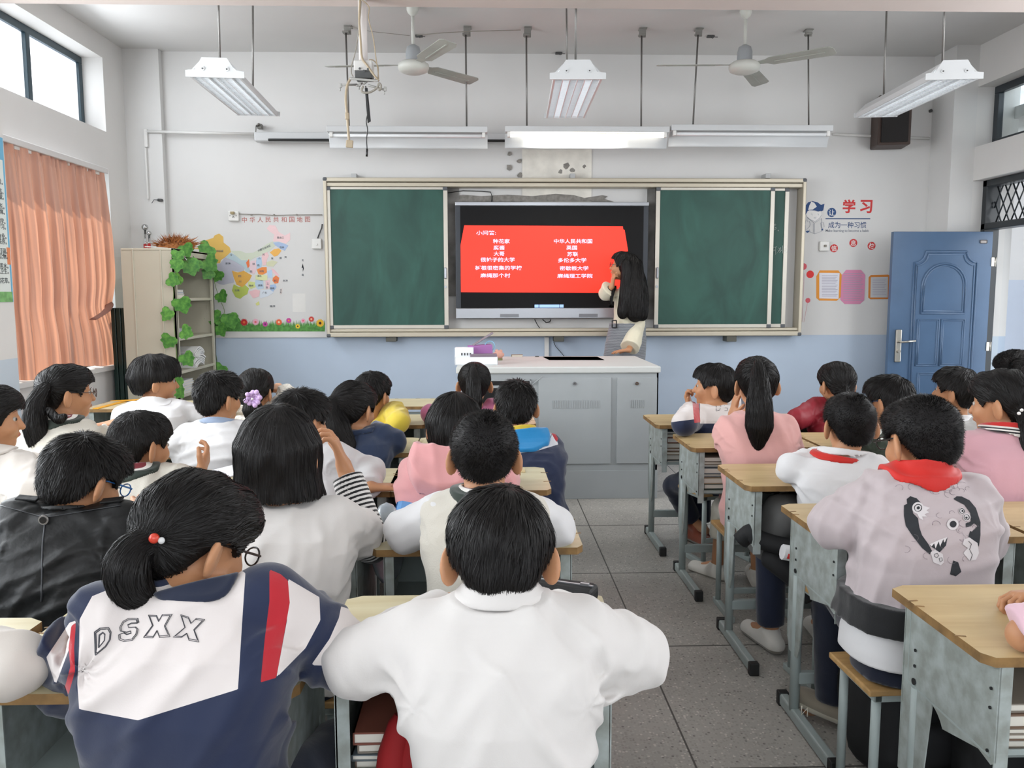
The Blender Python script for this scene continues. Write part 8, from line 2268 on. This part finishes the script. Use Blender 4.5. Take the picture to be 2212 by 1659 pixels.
c = person(29, 'teacher with waist-length black hair, cream knit top and grey plaid skirt at the podium', Ht, yaw=70, pitch=-10, ty=52, s=1.12, N=hy(1364, 614, 7.04), pelvis=(hy(1352, 735, 7.02).x, 7.02, 1.00), stand=True, slim=.95, hair='long', nstr=12000, res=.007, body_res=.005, glasses=M_gbrn, face_open=True, skirt=True, leg_col='#2a2a2e',
   hopt=dict(line='pony', t=.013, lift=.004, tail=[hy(1370, 575, 6.95), hy(1371, 605, 6.91), hy(1372, 640, 6.88), hy(1372, 678, 6.88)], tr=[.072, .074, .076, .066], locks=[([hy(1353, 570, 6.90), hy(1354, 595, 6.89), hy(1353, 620, 6.88), hy(1350, 650, 6.87), hy(1345, 678, 6.87)], [.040, .042, .045, .045, .040]), ([hy(1382, 600, 6.94), hy(1388, 640, 6.92), hy(1388, 682, 6.90)], [.045, .046, .040]), ([hy(1330, 618, 6.96), hy(1322, 638, 6.92), hy(1320, 660, 6.92)], [.006, .008, .004])]),
   arms=dict(R=dict(s=hy(1345, 640, 7.12), e=hy(1308, 634, 7.0), w=hy(1322, 620, 6.95), hd=(.12, .0, 1), hn=(.9, .1, 0), curl=.6, ts=1), L=dict(s=hy(1384, 645, 6.95), e=hy(1378, 702, 6.95), w=Vector((hy(1357, 757, 6.80).x, 6.76, zP + .035)), hd=(-1, -.02, -.10), hn=(0, 0, -1), curl=.15, ts=-1)),
   top=dict(name='knit_top', mat=M_cream, sr=(.048, .046, .050, .072), off=.008, fx=.92, fy=1.0, hem=.02, fold=.004, sleeve=(.93, .75), leg_mat=M_plaid), extra=ex29)

# ---- bags and loose clothing near the aisle
q = hy(1722, 1195, 2.9)
backpack_ = backpack('grey backpack with dark straps propped beneath the second-nearest aisle desk', (q.x, 3.14, .40), .3, M_bgrey, M_bgrey, (.30, .16, .28)); backpack_.rotation_euler = (.5, .1, .4)
jk_ = thing('draped_jacket', 'black jacket with white and red striped cuff dragging off a stool toward the aisle', 'jacket', (hy(1680, 1200, 2.95).x, 2.95, .3))
MB().tube(smooth([hy(x, y, d) - jk_.location for x, y, d in ((1648, 1200, 3.0), (1668, 1208, 2.98), (1700, 1232, 2.95), (1735, 1262, 2.92), (1758, 1292, 2.9))], 4), [.02, .034, .038, .04, .042, .042, .043, .043, .042, .042, .042, .042, .042, .042, .042, .042, .04][:17], 10).build('sleeve', M_bblk, jk_)
MB().tube(smooth([hy(x, y, d) - jk_.location for x, y, d in ((1600, 1168, 3.02), (1622, 1150, 3.0), (1640, 1165, 2.98), (1690, 1180, 2.95), (1740, 1185, 2.93))], 4), .034, 10).build('bundle', M_bblk, jk_)
MB().tube([hy(1690, 1192, 2.88) - jk_.location, hy(1752, 1204, 2.88) - jk_.location], .028, 10).tube([hy(1700, 1200, 2.86) - jk_.location, hy(1752, 1210, 2.86) - jk_.location], .012, 8, mi=1).build('striped_cuff', [M_shirt, M_redscarf], jk_)
q = hz(1900, 1590, 0); backpack('dark grey school bag standing on the floor under the monster-print boy', (q.x, 2.30, .01), .2, M_bblk, M_bblk, (.34, .24, .36))
q = hz(2185, 1700, .1); backpack('black school bag at the lower right corner of the photo', (q.x + .03, q.y - .02, .0), -.2, M_bblk, M_bblk, (.34, .26, .34))
q = hy(860, 1260, 2.45); backpack('dark blue school bag on the floor under the cream-vest boy', (-.2, 2.48, .0), .1, M_bnavy, M_bnavy, (.3, .2, .36))
o = tag(MB().sphere((0, 0, .13), .1, scale=(.55, .6, 1.3)).build('plastic_bag', mat('clear_bag', '#c9d3dc', .15, bump=.8, bscale=40, trans=.5)), 'clear plastic bag hanging between the middle desks', 'bag'); o.location = hy(838, 1262, 2.5)
o = tag(MB().box((0, 0, 0), (.2, .16, .03), bevel=.02, rot=(.2, 0, 0)).build('cushion', mat('sky_blue_cushion', '#5f97cf', .7)), 'light blue cushion edge showing behind the cream-vest boy', 'cushion'); o.location = hy(918, 1105, 2.72)
